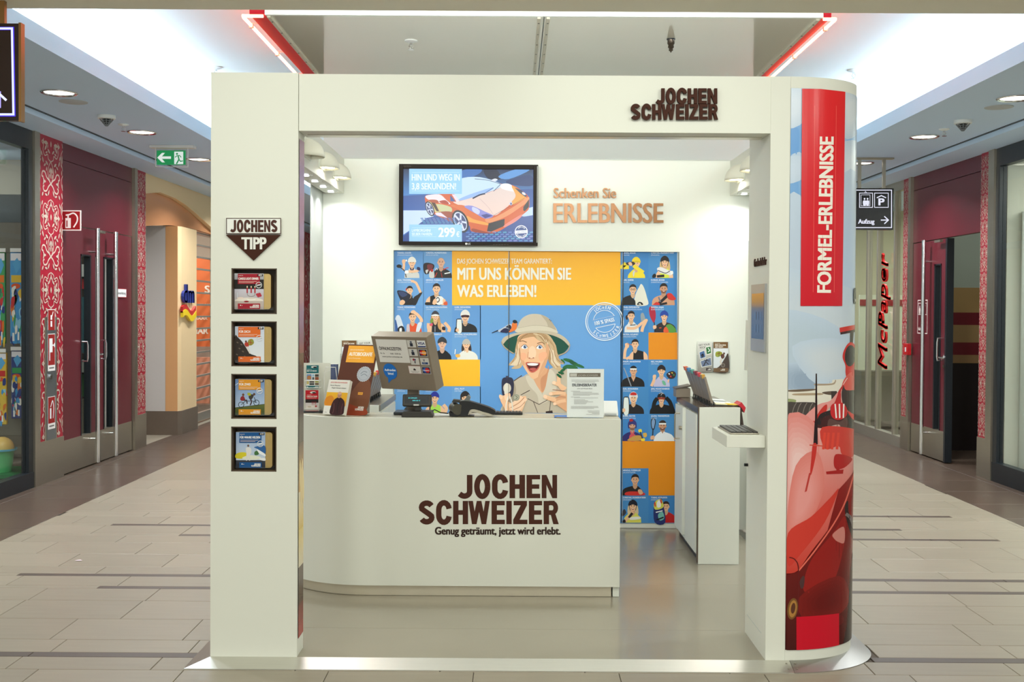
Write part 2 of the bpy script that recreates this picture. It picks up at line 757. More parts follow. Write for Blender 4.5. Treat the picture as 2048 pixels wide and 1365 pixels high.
# ------------------------------------------------------------------ materials of the setting
WHITE_CEIL = mat('ceiling_paint', (238, 240, 238), 0.8, bump=0.05, scale=80)
SOFFIT = mat('soffit_paint', (208, 228, 250), 0.7, bump=0.05, scale=80)
BEAMPAINT = mat('beam_paint', (238, 232, 212), 0.8, bump=0.05, scale=80)
STEEL = mat('brushed_steel', (176, 168, 152), 0.32, 0.9, vary=0.08, scale=6, stretch=(1, 1, 60))
ALU = mat('brushed_aluminium', (214, 212, 204), 0.35, 0.9, vary=0.06, scale=5, stretch=(1, 40, 1))
ALUDARK = mat('ramp_aluminium', (168, 166, 160), 0.42, 0.9, vary=0.06, scale=5)
CHROME = mat('chrome', (225, 225, 225), 0.12, 1.0)
BLACKM = mat('black_frame', (24, 30, 36), 0.35)
BLACK = mat('black_plastic', (18, 18, 18), 0.4)
DOORRED = mat('dark_red_panel', (98, 24, 36), 0.38, vary=0.04, scale=4)
ORNRED = mat('raspberry_panel', (166, 20, 46), 0.4)
ORNSIL = mat('ornament_silver', (206, 188, 172), 0.4, 0.35)
LIGHTSTONE = mat('light_stone_tile', (148, 138, 120), 0.34, vary=0.12, scale=5, stretch=(0.5, 5, 1), bump=0.03)
LIGHTSTONE2 = mat('light_stone_tile_b', (145, 135, 117), 0.36, vary=0.13, scale=5, stretch=(0.5, 5, 1), bump=0.03)
LIGHTSTONE3 = mat('light_stone_tile_c', (151, 141, 123), 0.34, vary=0.11, scale=5, stretch=(0.5, 5, 1), bump=0.03)
DARKSTONE = mat('dark_stone_tile', (88, 73, 62), 0.28, vary=0.15, scale=4, stretch=(1, 3, 1))
GROUT = mat('tile_grout', (92, 80, 68), 0.8)
STRIPST = mat('inlay_stone', (80, 67, 57), 0.4, vary=0.1, scale=6)


def glass_mat(name, tint=(250, 253, 252), refl=1.0):
    if name in MATS:
        return MATS[name]
    m = bpy.data.materials.new(name)
    m.use_nodes = True
    nt = m.node_tree
    nt.nodes.remove(nt.nodes['Principled BSDF'])
    out = [n for n in nt.nodes if n.type == 'OUTPUT_MATERIAL'][0]
    tr = nt.nodes.new('ShaderNodeBsdfTransparent')
    gl = nt.nodes.new('ShaderNodeBsdfGlossy')
    fr = nt.nodes.new('ShaderNodeLayerWeight')
    pw = nt.nodes.new('ShaderNodeMath')
    ml = nt.nodes.new('ShaderNodeMath')
    pw.operation, ml.operation = 'POWER', 'MULTIPLY_ADD'
    mx = nt.nodes.new('ShaderNodeMixShader')
    tr.inputs[0].default_value = rgb(tint)
    gl.inputs[0].default_value = (refl, refl, refl, 1)
    gl.inputs['Roughness'].default_value = 0.01
    fr.inputs[0].default_value = 0.5
    pw.inputs[1].default_value = 5.0
    ml.inputs[1].default_value = 0.6
    ml.inputs[2].default_value = 0.025
    nt.links.new(fr.outputs['Facing'], pw.inputs[0])
    nt.links.new(pw.outputs[0], ml.inputs[0])
    nt.links.new(ml.outputs[0], mx.inputs[0])
    nt.links.new(tr.outputs[0], mx.inputs[1])
    nt.links.new(gl.outputs[0], mx.inputs[2])
    nt.links.new(mx.outputs[0], out.inputs[0])
    MATS[name] = m
    return m


GLASS = glass_mat('shop_glass')
ACRYL = glass_mat('clear_acrylic', (253, 254, 254), 0.8)


def far_floor_mat():
    m = bpy.data.materials.new('far_floor_stone')
    m.use_nodes = True
    nt = m.node_tree
    b = nt.nodes['Principled BSDF']
    b.inputs['Roughness'].default_value = 0.34
    tc = nt.nodes.new('ShaderNodeTexCoord')
    br = nt.nodes.new('ShaderNodeTexBrick')
    br.inputs['Color1'].default_value = rgb((148, 138, 120))
    br.inputs['Color2'].default_value = rgb((144, 134, 116))
    br.inputs['Mortar'].default_value = rgb((140, 124, 108))
    br.inputs['Scale'].default_value = 1.0
    br.inputs['Mortar Size'].default_value = 0.004
    br.inputs['Brick Width'].default_value = 0.6
    br.inputs['Row Height'].default_value = 0.33
    nt.links.new(tc.outputs['Object'], br.inputs['Vector'])
    nt.links.new(br.outputs[0], b.inputs['Base Color'])
    return m


# ------------------------------------------------------------------ floor
WL, WR = -4.0, 4.28                 # shop fronts
BL, BR = -3.28, 3.58                # edges of the light stone field
fb = MB()
fb.box(-9, 9, -5, 26, -0.05, -0.006)
floor = structure(fb.build('floor', GROUT, at=(0, 0, 0)), 'hall floor of light stone slabs with dark stone borders')
farl = MB().box(BL, BR, 9.55, 26, -0.006, 0)
farl.build('far_stone_field', far_floor_mat(), floor)
nearl = MB().box(BL, BR, -5, 4.17, -0.006, 0)
nearl.build('near_stone_field', MATS.get('near') or far_floor_mat(), floor)
MB().box(-1.25, 1.5, 4.7, 9.55, -0.006, -0.002).build('stone_field_under_booth', LIGHTSTONE, floor)


def tile_mesh(w, d, m):
    key = ('tile', round(w, 3), round(d, 3), m.name)
    if key in ORG:
        return ORG[key]
    b = 0.0015
    me = bpy.data.meshes.new('tile')
    vs = [(0, 0, -0.006), (w, 0, -0.006), (w, d, -0.006), (0, d, -0.006), (0, 0, -b), (w, 0, -b), (w, d, -b), (0, d, -b),
          (b, b, 0), (w - b, b, 0), (w - b, d - b, 0), (b, d - b, 0)]
    fs = [(8, 9, 10, 11)] + [(k, (k + 1) % 4, 4 + (k + 1) % 4, 4 + k) for k in range(4)] + [(4 + k, 4 + (k + 1) % 4, 8 + (k + 1) % 4, 8 + k) for k in range(4)]
    me.from_pydata(vs, [], fs)
    me.materials.append(m)
    ORG[key] = me
    return me


def tile(x0, x1, y0, y1, m, name='tile', zj=0.0):
    g = 0.0014
    o = bpy.data.objects.new(name, tile_mesh(x1 - x0 - 2 * g, y1 - y0 - 2 * g, m))
    o.parent = floor
    o.location = (x0 + g, y0 + g, zj)
    COL.objects.link(o)
    return o


# rows of the slab field: (near edge, far edge, offset of joints) ; narrow dark rows are inlays
rows = [(4.17, 4.523, .12), (4.523, 4.687, -.02), ('s', 4.687, 4.751, -3.28, 3.58), (4.751, 4.933, .07), (4.933, 5.263, -.01), (5.263, 5.593, -.41),
        (5.593, 5.836, .2), ('s', 5.836, 5.89, -2.22, 3.58), (5.89, 6.104, -.05), ('s', 6.104, 6.16, -2.77, 3.58), (6.16, 6.327, .33), (6.327, 6.657, .05),
        (6.657, 6.987, -.22), (6.987, 7.20, .14), ('s', 7.20, 7.255, -2.2, 3.2), (7.255, 7.53, -.12), ('s', 7.53, 7.59, -2.77, 2.67), (7.59, 7.87, .22),
        (7.87, 8.02, .02), ('s', 8.02, 8.085, -2.0, 3.21), (8.085, 8.395, -.3), (8.395, 8.725, .1), (8.725, 9.055, -.15), (9.055, 9.55, .25)]
TM = [LIGHTSTONE, LIGHTSTONE2, LIGHTSTONE3]
for r_ in rows:
    if r_[0] == 's':
        _, y0, y1, xa, xb = r_
        for a, b in ((BL, xa), (xb, BR)):
            if b - a > 0.02:
                tile(a, b, y0, y1, LIGHTSTONE)
        for a, b in ((xa, -1.3), (1.55, xb)):
            x = a
            while x < b - 0.01:
                x2 = min(x + 1.2, b)
                tile(x, x2, y0, y1, STRIPST, 'inlay_strip')
                x = x2
        continue
    y0, y1, off = r_
    x = BL - 1.2 + (off % 0.6)
    while x < BR:
        a, b = max(x, BL), min(x + 0.6, BR)
        if b - a > 0.03 and not (a > -1.36 and b < 1.6 and y0 > 4.6):
            tile(a, b, y0, y1, random.choice(TM))
        x += 0.6
# dark borders along the shops
for xa, xb in ((WL - 0.02, BL), (BR, WR + 0.02)):
    y = 5.0
    k = 0
    while y < 15:
        m1 = (xa + 0.12) if xa < 0 else (xb - 0.12)
        for a, b in ((xa, m1), (m1, xb)):
            tile(a, b, y, y + 0.6, DARKSTONE, 'border_tile')
        y += 0.6
    MB().box(xa, xb, 15, 26, -0.006, 0).build('far_border', DARKSTONE, floor)
    MB().box(xa, xb, -5, 5, -0.006, 0).build('near_border', DARKSTONE, floor)
MB().box(-6.6, WL - 0.02, 11.6, 18, -0.006, -0.001).build('shop_entrance_floor', LIGHTSTONE3, floor)
MB().box(WR + 0.02, 7, 9.9, 12.3, -0.006, -0.001).build('lift_lobby_floor', DARKSTONE, floor)
b_ = MB()
for (px, py) in ((157, 1122), (450, 1200)):
    p = PZ(px, py, 0.001)
    b_.xf = Matrix.Translation((p.x, p.y, 0))
    b_.add([(-.02, -.006, 0), (.0, -.012, .002), (.024, -.004, .001), (.01, .006, .003), (.004, .02, .001), (-.008, .006, .002)], [(0, 1, 5), (1, 2, 3), (1, 3, 5), (3, 4, 5)])
lp = MB()
p = PZ(157, 1122, 0.001)
lp.xf = Matrix.Translation((p.x, p.y, 0.0005))
lp.add([(-.024, -.006, .001), (.0, -.012, .003), (.026, -.004, .002), (.01, .006, .004), (.006, .024, .001), (-.008, .006, .003), (0, 0, 0)], [(0, 1, 5), (1, 2, 3), (1, 3, 5), (3, 4, 5), (0, 1, 6), (1, 2, 6), (2, 3, 6), (3, 4, 6), (4, 5, 6), (5, 0, 6)])
tag(lp.build('paper_scrap', mat('pink_paper', (236, 214, 224), 0.7)), 'tiny pale pink paper scrap lying on the light stone floor', 'litter')

# ------------------------------------------------------------------ ceilings
c = MB()
c.box(-3.5, 3.8, 5.55, 26, 3.45, 3.55)
structure(c.build('ceiling', WHITE_CEIL), 'raised white ceiling lit from hidden coves')
c = MB()
c.box(-9, 9, -5, 5.55, 3.0, 3.62)
structure(c.build('ceiling', BEAMPAINT), 'low beige ceiling in front of the booth')
for sg, nm in ((-1, 'left'), (1, 'right')):
    def mx(x):
        return x if sg < 0 else 0.29 - x
    c = MB()
    c.box(mx(-3.63), mx(-2.73), 5.55, 26, 3.0, 3.115)
    structure(c.build('ceiling', SOFFIT), 'dropped soffit with downlights on the %s side' % nm)
    c = MB()
    c.box(mx(-7.0), mx(-3.655), 5.55, 26, 2.955, 3.11)
    structure(c.build('ceiling', SOFFIT), 'outer soffit band over the shops on the %s side' % nm)
    c = MB()
    c.box(mx(-3.6545), mx(-3.6305), 5.55, 26, 2.996, 3.08)
    structure(c.build('trim_1' if sg < 0 else 'trim_2', BLACK), 'dark shadow gap in the %s soffit' % nm)
    c = MB()
    c.box(mx(-3.52), mx(-3.4), 5.55, 26, 3.1, 3.46)
    structure(c.build('wall_cove_' + nm, WHITE_CEIL), 'rear of the light cove on the %s' % nm)

# far end and the block behind the booth
structure(MB().box(-9, 9, 25.8, 26, 0, 3.6).build('wall_back', mat('far_wall', (206, 190, 160), 0.7)), 'far end wall of the hall')
COREW = mat('core_wall_paint', (206, 210, 206), 0.7)
structure(MB().box(-1.48, 1.825, 8.5, 12.5, 0, 3.249).build('wall_center', COREW), 'pale block behind the booth')
# glossy canopy over the booth
CANOPY = mat('gloss_canopy', (230, 227, 210), 0.12, coat=0.6)
cp = MB()
cp.box(-1.497, 0.163, 6.6, 8.5, 3.25, 3.30)
cp2 = MB().box(0.169, 1.824, 6.6, 8.5, 3.25, 3.30)
canopy = thing('ceiling_canopy', 'glossy pale ceiling canopy hanging behind the low beam above the booth', 'canopy', (0.163, 6.6, 3.25))
cp.build('canopy_panel', CANOPY, canopy)
cp2.build('canopy_panel', CANOPY, canopy)
lipm = mat('canopy_edge_white', (246, 250, 246), 0.4)
MB().box(-1.50, 1.827, 6.58, 6.6, 3.25, 3.31).build('front_edge', lipm, canopy)
redm = mat('red_canopy_edge', (214, 4, 40), 0.35)
MB().box(-1.60, -1.497, 6.62, 8.5, 3.262, 3.30).build('red_edge', redm, canopy)
MB().box(1.824, 1.885, 6.62, 8.5, 3.262, 3.30).build('red_edge', redm, canopy)
railm = mat('canopy_rail_paint', (206, 200, 180), 0.4)
for x in (-1.48, 0.135, 0.19, 1.80):
    MB().box(x - 0.010, x + 0.010, 6.6, 8.49, 3.238, 3.25).build('rail', railm, canopy)
    for k in range(7):
        MB().cyl((x, 6.7 + k * .27, 3.2365), (x, 6.7 + k * .27, 3.2385), 0.006, n=8).build('rail_screw', BLACK, canopy)
NEON = mat('neon_glow', (255, 128, 92), 0.3, emit=16.0)
for x, side, e in ((-1.645, 'left', -1.52), (1.915, 'right', 1.84)):
    nt_ = thing('neon_tube', 'red neon tube along the %s edge of the ceiling canopy' % side, 'neon light', (x, 6.62, 3.25))
    MB().tube([(e, 6.63, 3.255), (x, 6.63, 3.255), (x, 6.66, 3.255), (x, 8.45, 3.255)], 0.010, 8).build('tube', NEON, nt_)
    xi = x + (0.04 if x < 0 else -0.04)
    for y in (6.85, 7.6, 8.3):
        MB().box(min(x, e), max(x, e), y, y + 0.012, 3.266, 3.272).box(x - .012, x + .012, y - .004, y + .016, 3.24, 3.268).build('bracket', mat('clear_bracket', (240, 190, 180), 0.3), nt_)

# ------------------------------------------------------------------ ceiling fittings
def downlight(x, y, z, label, group=None, r=0.125, on=1):
    t = thing('downlight', label, 'ceiling light', (x, y, z), group)
    MB().lathe([(r, 0.0), (r, -0.006), (r * .94, -0.012), (r * .84, -0.008), (r * .80, 0.0)], (x, y, z), 28).build('ring', CHROME, t)
    MB().lathe([(0.0, -0.003), (r * .5, -0.003), (r * .81, -0.002)], (x, y, z), 24).build('diffuser', mat('downlight_diffuser', (255, 252, 240), 0.4, emit=2.2), t)
    return t


nm_ = {7.70: 'nearest the front', 9.41: 'before the sprinkler', 11.1: 'beyond the sprinkler', 12.8: 'further down the corridor'}
for cx, side in ((-3.19, 'left'), (3.48, 'right')):
    for y in DOWN_Y:
        if 7 < y < 13:
            lab = {7.70: 'round downlight beside the flat disc speaker in the %s soffit' % side,
                   9.41: 'round downlight just beyond the sprinkler in the %s soffit' % side,
                   11.1: ('round downlight right behind the green exit sign in the left soffit' if side == 'left' else 'round downlight above the hanging direction sign in the right soffit'),
                   12.8: 'farthest visible round downlight of the %s soffit' % side}[y]
            downlight(cx, y, 3.0, lab, 'downlights of the %s soffit' % side)
SPKM = mat('speaker_grille', (190, 194, 196), 0.6)


def sprinkler(x, y, z, label, body=None, s=1.0):
    t = thing('sprinkler', label, 'sprinkler', (x, y, z), 'ceiling sprinklers')
    MB().lathe([(0.0, 0), (0.042 * s, 0), (0.042 * s, -0.006 * s), (0.014 * s, -0.016 * s), (0, -0.016 * s)], (x, y, z), 18).build('rosette', body or WHITE_CEIL, t)
    f = MB()
    f.cyl((x, y, z - .012 * s), (x, y, z - .028 * s), .009 * s, n=10)
    f.tube([(x - .006 * s, y, z - .026 * s), (x - .013 * s, y, z - .036 * s), (x, y, z - .056 * s)], .003 * s, 6)
    f.tube([(x + .006 * s, y, z - .026 * s), (x + .013 * s, y, z - .036 * s), (x, y, z - .056 * s)], .003 * s, 6)
    f.build('frame_arms', CHROME, t)
    MB().lathe([(0, -.056 * s), (.020 * s, -.056 * s), (.020 * s, -.060 * s), (0, -.060 * s)], (x, y, z), 14).build('deflector', CHROME, t)
    return t


for side, sg in (('left', -1), ('right', 1)):
    def mx(x):
        return x if sg < 0 else 0.29 - x
    x, y = mx(-3.23), 8.05
    t = MB().lathe([(0, -.006), (.085, -.006), (.10, -.004), (.10, 0)], (x, y, 3.0), 28)
    tag(t.build('ceiling_speaker', SPKM, at=(x, y, 3.0)), 'flat grey disc speaker between downlight and smoke detector, %s soffit' % side, 'speaker')
    x, y = mx(-3.20), 8.62
    sd = thing('smoke_detector', 'white conical smoke detector with slotted cage in the %s soffit' % side, 'detector', (x, y, 3.0))
    MB().lathe([(0, 0), (.068, 0), (.068, -.022), (.06, -.028), (0, -.028)], (x, y, 3.0), 24).build('base', mat('detector_white', (226, 228, 226), 0.5), sd)
    cg = MB()
    for k in range(10):
        a = 2 * PI * k / 10
        cg.tube([(x + .052 * math.cos(a), y + .052 * math.sin(a), 2.972), (x + .008 * math.cos(a), y + .008 * math.sin(a), 2.918)], .0035, 5)
    for rr, zz in ((.042, 2.957), (.03, 2.943), (.018, 2.928)):
        cg.tube([(x + rr * math.cos(2 * PI * k / 16), y + rr * math.sin(2 * PI * k / 16), zz) for k in range(16)], .003, 5, closed=True)
    cg.build('cage', mat('detector_grey', (120, 124, 128), 0.5), sd)
    MB().lathe([(0.034, 0), (.008, -.05), (0, -.052)], (x, y, 2.972), 14).build('sensor', BLACK, sd)
    sprinkler(mx(-3.21), 9.02, 3.0, 'small sprinkler between smoke detector and downlight in the %s soffit' % side)
    sprinkler(mx(-2.43), 8.93 if sg < 0 else 8.9, 3.45, 'sprinkler in the bright raised ceiling %s of the booth' % side, s=1.25)
    if sg < 0:
        sprinkler(mx(-2.95), 11.9, 3.0, 'sprinkler farthest back in the left soffit, just past the exit sign')
p = PZ(822, 81, 3.25)
sprinkler(p.x, p.y, 3.25, 'small sprinkler under the left panel of the glossy canopy', s=1.0)
p = PZ(1342, 78, 3.25)
t = thing('sprinkler', 'large dark bronze sprinkler under the right panel of the glossy canopy', 'sprinkler', (p.x, p.y, 3.25))
MB().lathe([(0, 0), (.026, 0), (.022, -.012), (.024, -.03), (.017, -.04), (.02, -.055), (.012, -.062), (.014, -.075), (.006, -.08), (0, -.09)], (p.x, p.y, 3.25), 18).build('body', mat('dark_bronze', (92, 82, 72), 0.35, 0.8), t)
MB().lathe([(.028, 0), (.028, -.006), (.02, -.008)], (p.x, p.y, 3.25), 18).build('collar', BLACKM, t)

# ------------------------------------------------------------------ ornamented strips
def ornament(part, X, ya, yb, z0, z1, face, k=0.62):
    """silver tendril ornament printed on a raspberry panel; cell mirrored about the middle"""
    w = abs(yb - ya)
    ym = (ya + yb) / 2

    def fn(u, v, d):
        return (X + face * d, ym + u, v)
    A = Art(fn, step=0.0001, base=0.0012)
    SIL = (204, 186, 170)
    LEAFC = (198, 180, 164)
    P_ = w * 1.25
    z = z1 + 0.12
    hw = w / 2
    t = w * 0.019
    cnt = [0]
    while z > z0 - P_:
        def seg(pts, wd=t, smooth=True):
            for s_ in (1, -1):
                cnt[0] += 1
                A.L = cnt[0] % 40 * .35
                A.line([(s_ * x * w, z - y * w) for x, y in pts], wd, SIL, smooth=smooth)

        def leaf(cx, cy, a, b, rot, lay=2):
            """pointed petal of half length a, half width b, mirrored about the middle"""
            r_ = math.radians(rot)
            for s_ in ((1, -1) if cx else (1,)):
                cnt[0] += 1
                lay = cnt[0] % 40 * .35 + 16
                q = []
                for k in range(9):
                    f = -1 + k / 4
                    q.append((f * a, b * (1 - f * f)))
                for k in range(7, 0, -1):
                    f = -1 + k / 4
                    q.append((f * a, -b * (1 - f * f)))
                A.poly([(s_ * (cx + x * math.cos(r_) - y * math.sin(r_)) * w, z - (cy + x * math.sin(r_) + y * math.cos(r_)) * w) for x, y in q], LEAFC, lay=lay)
        # medallion: lobed ring with a diamond and two palmettes
        seg([(0, .02), (.10, .06), (.13, .13), (.24, .10), (.31, .19), (.29, .27), (.36, .32), (.29, .37), (.31, .45), (.24, .54), (.13, .51), (.10, .58), (0, .62)])
        leaf(0, .32, .055, .028, 90)
        leaf(.20, .32, .085, .034, 0)
        leaf(.21, .24, .07, .026, -48)
        leaf(.21, .40, .07, .026, 48)
        leaf(.13, .27, .04, .016, -80, 3)
        leaf(.13, .37, .04, .016, 80, 3)
        leaf(.30, .32, .04, .03, 90)
        leaf(.09, .19, .06, .022, 35)
        leaf(.09, .45, .06, .022, -35)
        leaf(.18, .16, .045, .018, -20)
        leaf(.18, .48, .045, .018, 20)
        leaf(.17, .66, .06, .024, -30)
        leaf(.25, .70, .05, .020, 30)
        leaf(.33, .62, .06, .022, -60)
        leaf(.18, .76, .045, .018, 70)
        leaf(.10, 1.16, .06, .022, 60)
        leaf(.20, 1.20, .055, .02, -10)
        leaf(.34, 1.20, .05, .022, 50)
        leaf(.36, .10, .05, .02, 60)
        leaf(.37, .52, .05, .02, -60)
        # tulips on the middle axis
        seg([(0, .62), (.075, .70), (.115, .80), (.085, .90), (0, 1.0)])
        leaf(0, .80, .075, .024, 90)
        leaf(.048, .77, .06, .020, 62)
        leaf(.045, .87, .05, .018, 120)
        leaf(0, .09, .05, .02, 90)
        leaf(.04, .13, .04, .016, 60)
        # crossing tendrils with curled ends
        seg([(0, 1.0), (.09, 1.05), (.17, 1.13), (.27, 1.14), (.31, 1.08), (.26, 1.05)], t * 1.5)
        seg([(0, 1.0), (.08, .94), (.17, .90), (.24, .82), (.33, .82), (.36, .89), (.30, .91)], t * 1.5)
        leaf(.26, .98, .06, .024, 0)
        leaf(.30, .95, .045, .018, -55)
        leaf(.30, 1.01, .045, .018, 55)
        # half motifs along both edges
        seg([(.49, .02), (.43, .09), (.42, .18), (.47, .26), (.49, .32)])
        seg([(.49, .36), (.42, .45), (.41, .56), (.47, .66), (.49, .72)])
        leaf(.46, .15, .07, .020, 90)
        leaf(.455, .53, .08, .022, 90)
        leaf(.43, .64, .04, .016, 45)
        leaf(.44, .76, .05, .018, 100)
        seg([(.49, .80), (.43, .90), (.45, 1.0), (.49, 1.06)])
        leaf(.46, 1.0, .05, .018, 90)
        leaf(.45, 1.16, .06, .020, 70)
        z -= P_
    # keep only what lies on the panel
    A.P = [(q, cs, l) for q, cs, l in A.P if all(z0 <= p[1] <= z1 and -hw <= p[0] <= hw for p in q)]
    return A.build('ornament', part, print_mat('ornament_print', 0.35))


def pilaster(name, X, face, post, strip, z1, label):
    """metal post, ornamented strip and metal plinth on a shop wall"""
    o = MB()
    ya, yb = strip
    o.box(X - face * .05, X + face * .012, ya, yb, 0.36, z1)
    r = structure(o.build(name, ORNRED, at=(X, ya, 0)), label)
    MB().box(X - face * .05, X + face * .03, post[0], post[1], 0, z1).build('metal_post', STEEL, r)
    MB().box(X - face * .05, X + face * .022, ya, yb, 0, 0.36).build('metal_plinth', STEEL, r)
    ornament(r, X + face * .012, ya, yb, 0.37, z1 - 0.02, face)
    return r


pil1 = pilaster('trim_3', WL, 1, (9.10, 9.20), (9.20, 9.70), 2.955, 'raspberry red strip with silver tendrils, left wall by the shop window')
pil2 = pilaster('trim_4', WL, 1, (11.50, 11.58), (11.58, 11.88), 2.955, 'raspberry red strip with silver tendrils beyond the left double door')
pil3 = pilaster('trim_5', WR, -1, (9.80, 9.92), (9.92, 10.11), 2.955, 'raspberry red strip with silver tendrils beside the right shop window')
pil4 = pilaster('trim_6', WR, -1, (11.86, 11.93), (11.93, 12.12), 2.955, 'raspberry red strip with silver tendrils beyond the half open door')
pil5 = pilaster('trim_7', WL, 1, (20.6, 20.75), (20.75, 21.9), 2.955, 'distant raspberry red strip seen through the gap beside the booth')

# ------------------------------------------------------------------ left double door
def lever(mb, x, y, z, face):
    mb.cyl((x, y, z), (x + face * .05, y, z), .010, n=10)
    mb.tube([(x + face * .05, y, z), (x + face * .055, y - .02, z), (x + face * .055, y - .12, z)], .009, 8)
    mb.cyl((x, y, z), (x + face * .006, y, z), .022, n=14)
    mb.cyl((x, y, z - .09), (x + face * .006, y, z - .09), .018, n=14)


def door_leaf(parent, X, face, y0, y1, slit, hy, hz=(0.04, 2.24), lev=None):
    """slit: (y0, y1); leaf panel with tall window, kick plate and tube handle"""
    b = MB()
    Xa, Xb = X - face * .05, X
    b.box(Xa, Xb, y0, slit[0], 0.31, 2.235)
    b.box(Xa, Xb, slit[1], y1, 0.31, 2.235)
    b.box(Xa, Xb, slit[0], slit[1], 1.99, 2.235)
    leaf_ = b.build('door_leaf', DOORRED, parent)
    fr = MB()
    fr.box(Xa - face * .002, Xb + face * .006, slit[0], slit[0] + .012, 0.31, 1.99)
    fr.box(Xa - face * .002, Xb + face * .006, slit[1] - .03, slit[1], 0.31, 1.99)
    fr.box(Xa - face * .002, Xb + face * .006, slit[0], slit[1], 1.975, 1.99)
    fr.build('pane_frame', BLACKM, leaf_)
    MB().box(X - face * .03, X - face * .025, slit[0] + .012, slit[1] - .03, 0.31, 1.975).build('pane', GLASS, leaf_)
    MB().box(Xa, X + face * .004, y0 + .004, y1 - .004, 0.012, 0.31).build('kick_plate', STEEL, leaf_)
    h = MB()
    hx = X + face * .085
    h.cyl((hx, hy, hz[0]), (hx, hy, hz[1]), .021, n=16)
    for z in (0.26, 2.02):
        h.cyl((X, hy, z), (hx, hy, z), .011, n=10)
    h.build('tube_handle', CHROME, leaf_)
    if lev:
        l = MB()
        lever(l, X, lev, 1.05, face)
        l.build('lever_handle', CHROME, leaf_)
    return leaf_


d1 = thing('door_1', 'dark red double door with tall steel tube handles in the left wall', None, (WL, 10.6, 0), kind='structure')
MB().box(WL - .06, WL - .004, 9.70, 11.5, 2.245, 2.80).build('transom_panel', DOORRED, d1)
MB().box(WL - .06, WL - .004, 9.70, 11.5, 2.806, 2.955).build('transom_panel', DOORRED, d1)
MB().box(WL - .06, WL - .012, 9.70, 11.5, 2.238, 2.245).build('transom_line', STEEL, d1)
door_leaf(d1, WL - .004, 1, 9.71, 10.60, (10.14, 10.38), 10.33, lev=10.55)
door_leaf(d1, WL - .004, 1, 10.606, 11.49, (10.70, 10.95), 10.80)
MB().box(-3.93, -3.9, 10.36, 10.48, 2.20, 2.225).build('door_closer_arm', STEEL, d1)
# glimpse behind the panes
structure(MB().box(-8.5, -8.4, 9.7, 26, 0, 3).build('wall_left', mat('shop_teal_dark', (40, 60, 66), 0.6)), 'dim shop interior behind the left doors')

# ------------------------------------------------------------------ right door, one leaf standing open
d2 = thing('door_2', 'dark red door in the right wall with its near leaf standing open', None, (WR, 11, 0), kind='structure')
MB().box(WR + .004, WR + .06, 10.11, 11.86, 2.245, 2.80).build('transom_panel', DOORRED, d2)
MB().box(WR + .004, WR + .06, 10.11, 11.86, 2.806, 2.955).build('transom_panel', DOORRED, d2)
door_leaf(d2, WR + .004, -1, 10.93, 11.85, (11.06, 11.24), 11.32, lev=10.97)
MB().box(WR - .01, WR + .06, 10.89, 10.928, 0.01, 2.235).build('leaf_edge', BLACKM, d2)
MB().box(WR - .06, WR - .03, 10.95, 11.1, 2.20, 2.225).build('door_closer_arm', STEEL, d2)
lb = MB()
lb.box(WR + .05, 7, 11.95, 12.05, 0, 3, 0)
lob = structure(lb.build('wall_lobby', mat('lobby_black', (26, 14, 16), 0.5)), 'striped wall of the lift lobby behind the open door')
for za, zb, cc, n_ in ((1.77, 2.6, (166, 178, 164), 'upper_field'), (1.5, 1.77, (168, 138, 88), 'stripe'), (1.365, 1.5, (110, 16, 30), 'stripe'),
                       (1.175, 1.365, (160, 130, 86), 'stripe'), (1.04, 1.175, (110, 16, 30), 'stripe'), (0.95, 1.04, (150, 118, 78), 'stripe')):
    MB().box(WR + .05, 7, 11.944, 11.95, za, zb).build(n_, mat('lobby_%d_%d' % (cc[0], int(za * 100)), cc, 0.5), lob)
structure(MB().box(6.9, 7, 9.9, 12, 0, 3).build('wall_lobby_side', mat('lobby_side', (120, 110, 96), 0.6)), 'side wall of the lift lobby')
area('lobby_lamp', (5.0, 10.9, 2.9), (5.0, 11.2, 0), .5, .5, 6, WARM)
MB().tube([(WR - .0, 11.0, 1.02), (WR - .05, 11.0, 1.02), (WR - .055, 11.0, 1.06), (WR - .055, 11.0, 1.2), (WR - .05, 11.0, 1.24), (WR - .0, 11.0, 1.24)], .009, 8).build('pull_handle', CHROME, d2)
for y_ in (10.16, 10.62):
    MB().tube([(WL, y_, 1.0), (WL + .05, y_, 1.0), (WL + .055, y_, 1.03), (WL + .055, y_, 1.15), (WL + .05, y_, 1.18), (WL, y_, 1.18)], .008, 8).build('pull_handle', CHROME, d1)

# ------------------------------------------------------------------ shop windows
def window(name, X, face, y0, y1, posts, z0, z1, label, fm, top=0.12, pw=0.035):
    w = thing(name, label, None, (X, y0, 0), kind='structure')
    MB().box(X - face * .06, X + face * .02, y0, y1, 0, z0).build('sill', fm, w)
    MB().box(X - face * .06, X + face * .01, y0, y1, z1 - top, z1).build('head_frame', fm, w)
    ed = [y0] + list(posts) + [y1]
    for p_ in posts:
        MB().box(X - face * .05, X + face * .012, p_ - pw, p_ + pw, z0, z1 - top).build('window_frame', fm, w)
    for a, b in zip(ed[:-1], ed[1:]):
        if b - a > pw * 2.2:
            MB().box(X - face * .02, X - face * .014, a + pw, b - pw, z0, z1 - top).build('pane', GLASS, w)
    return w


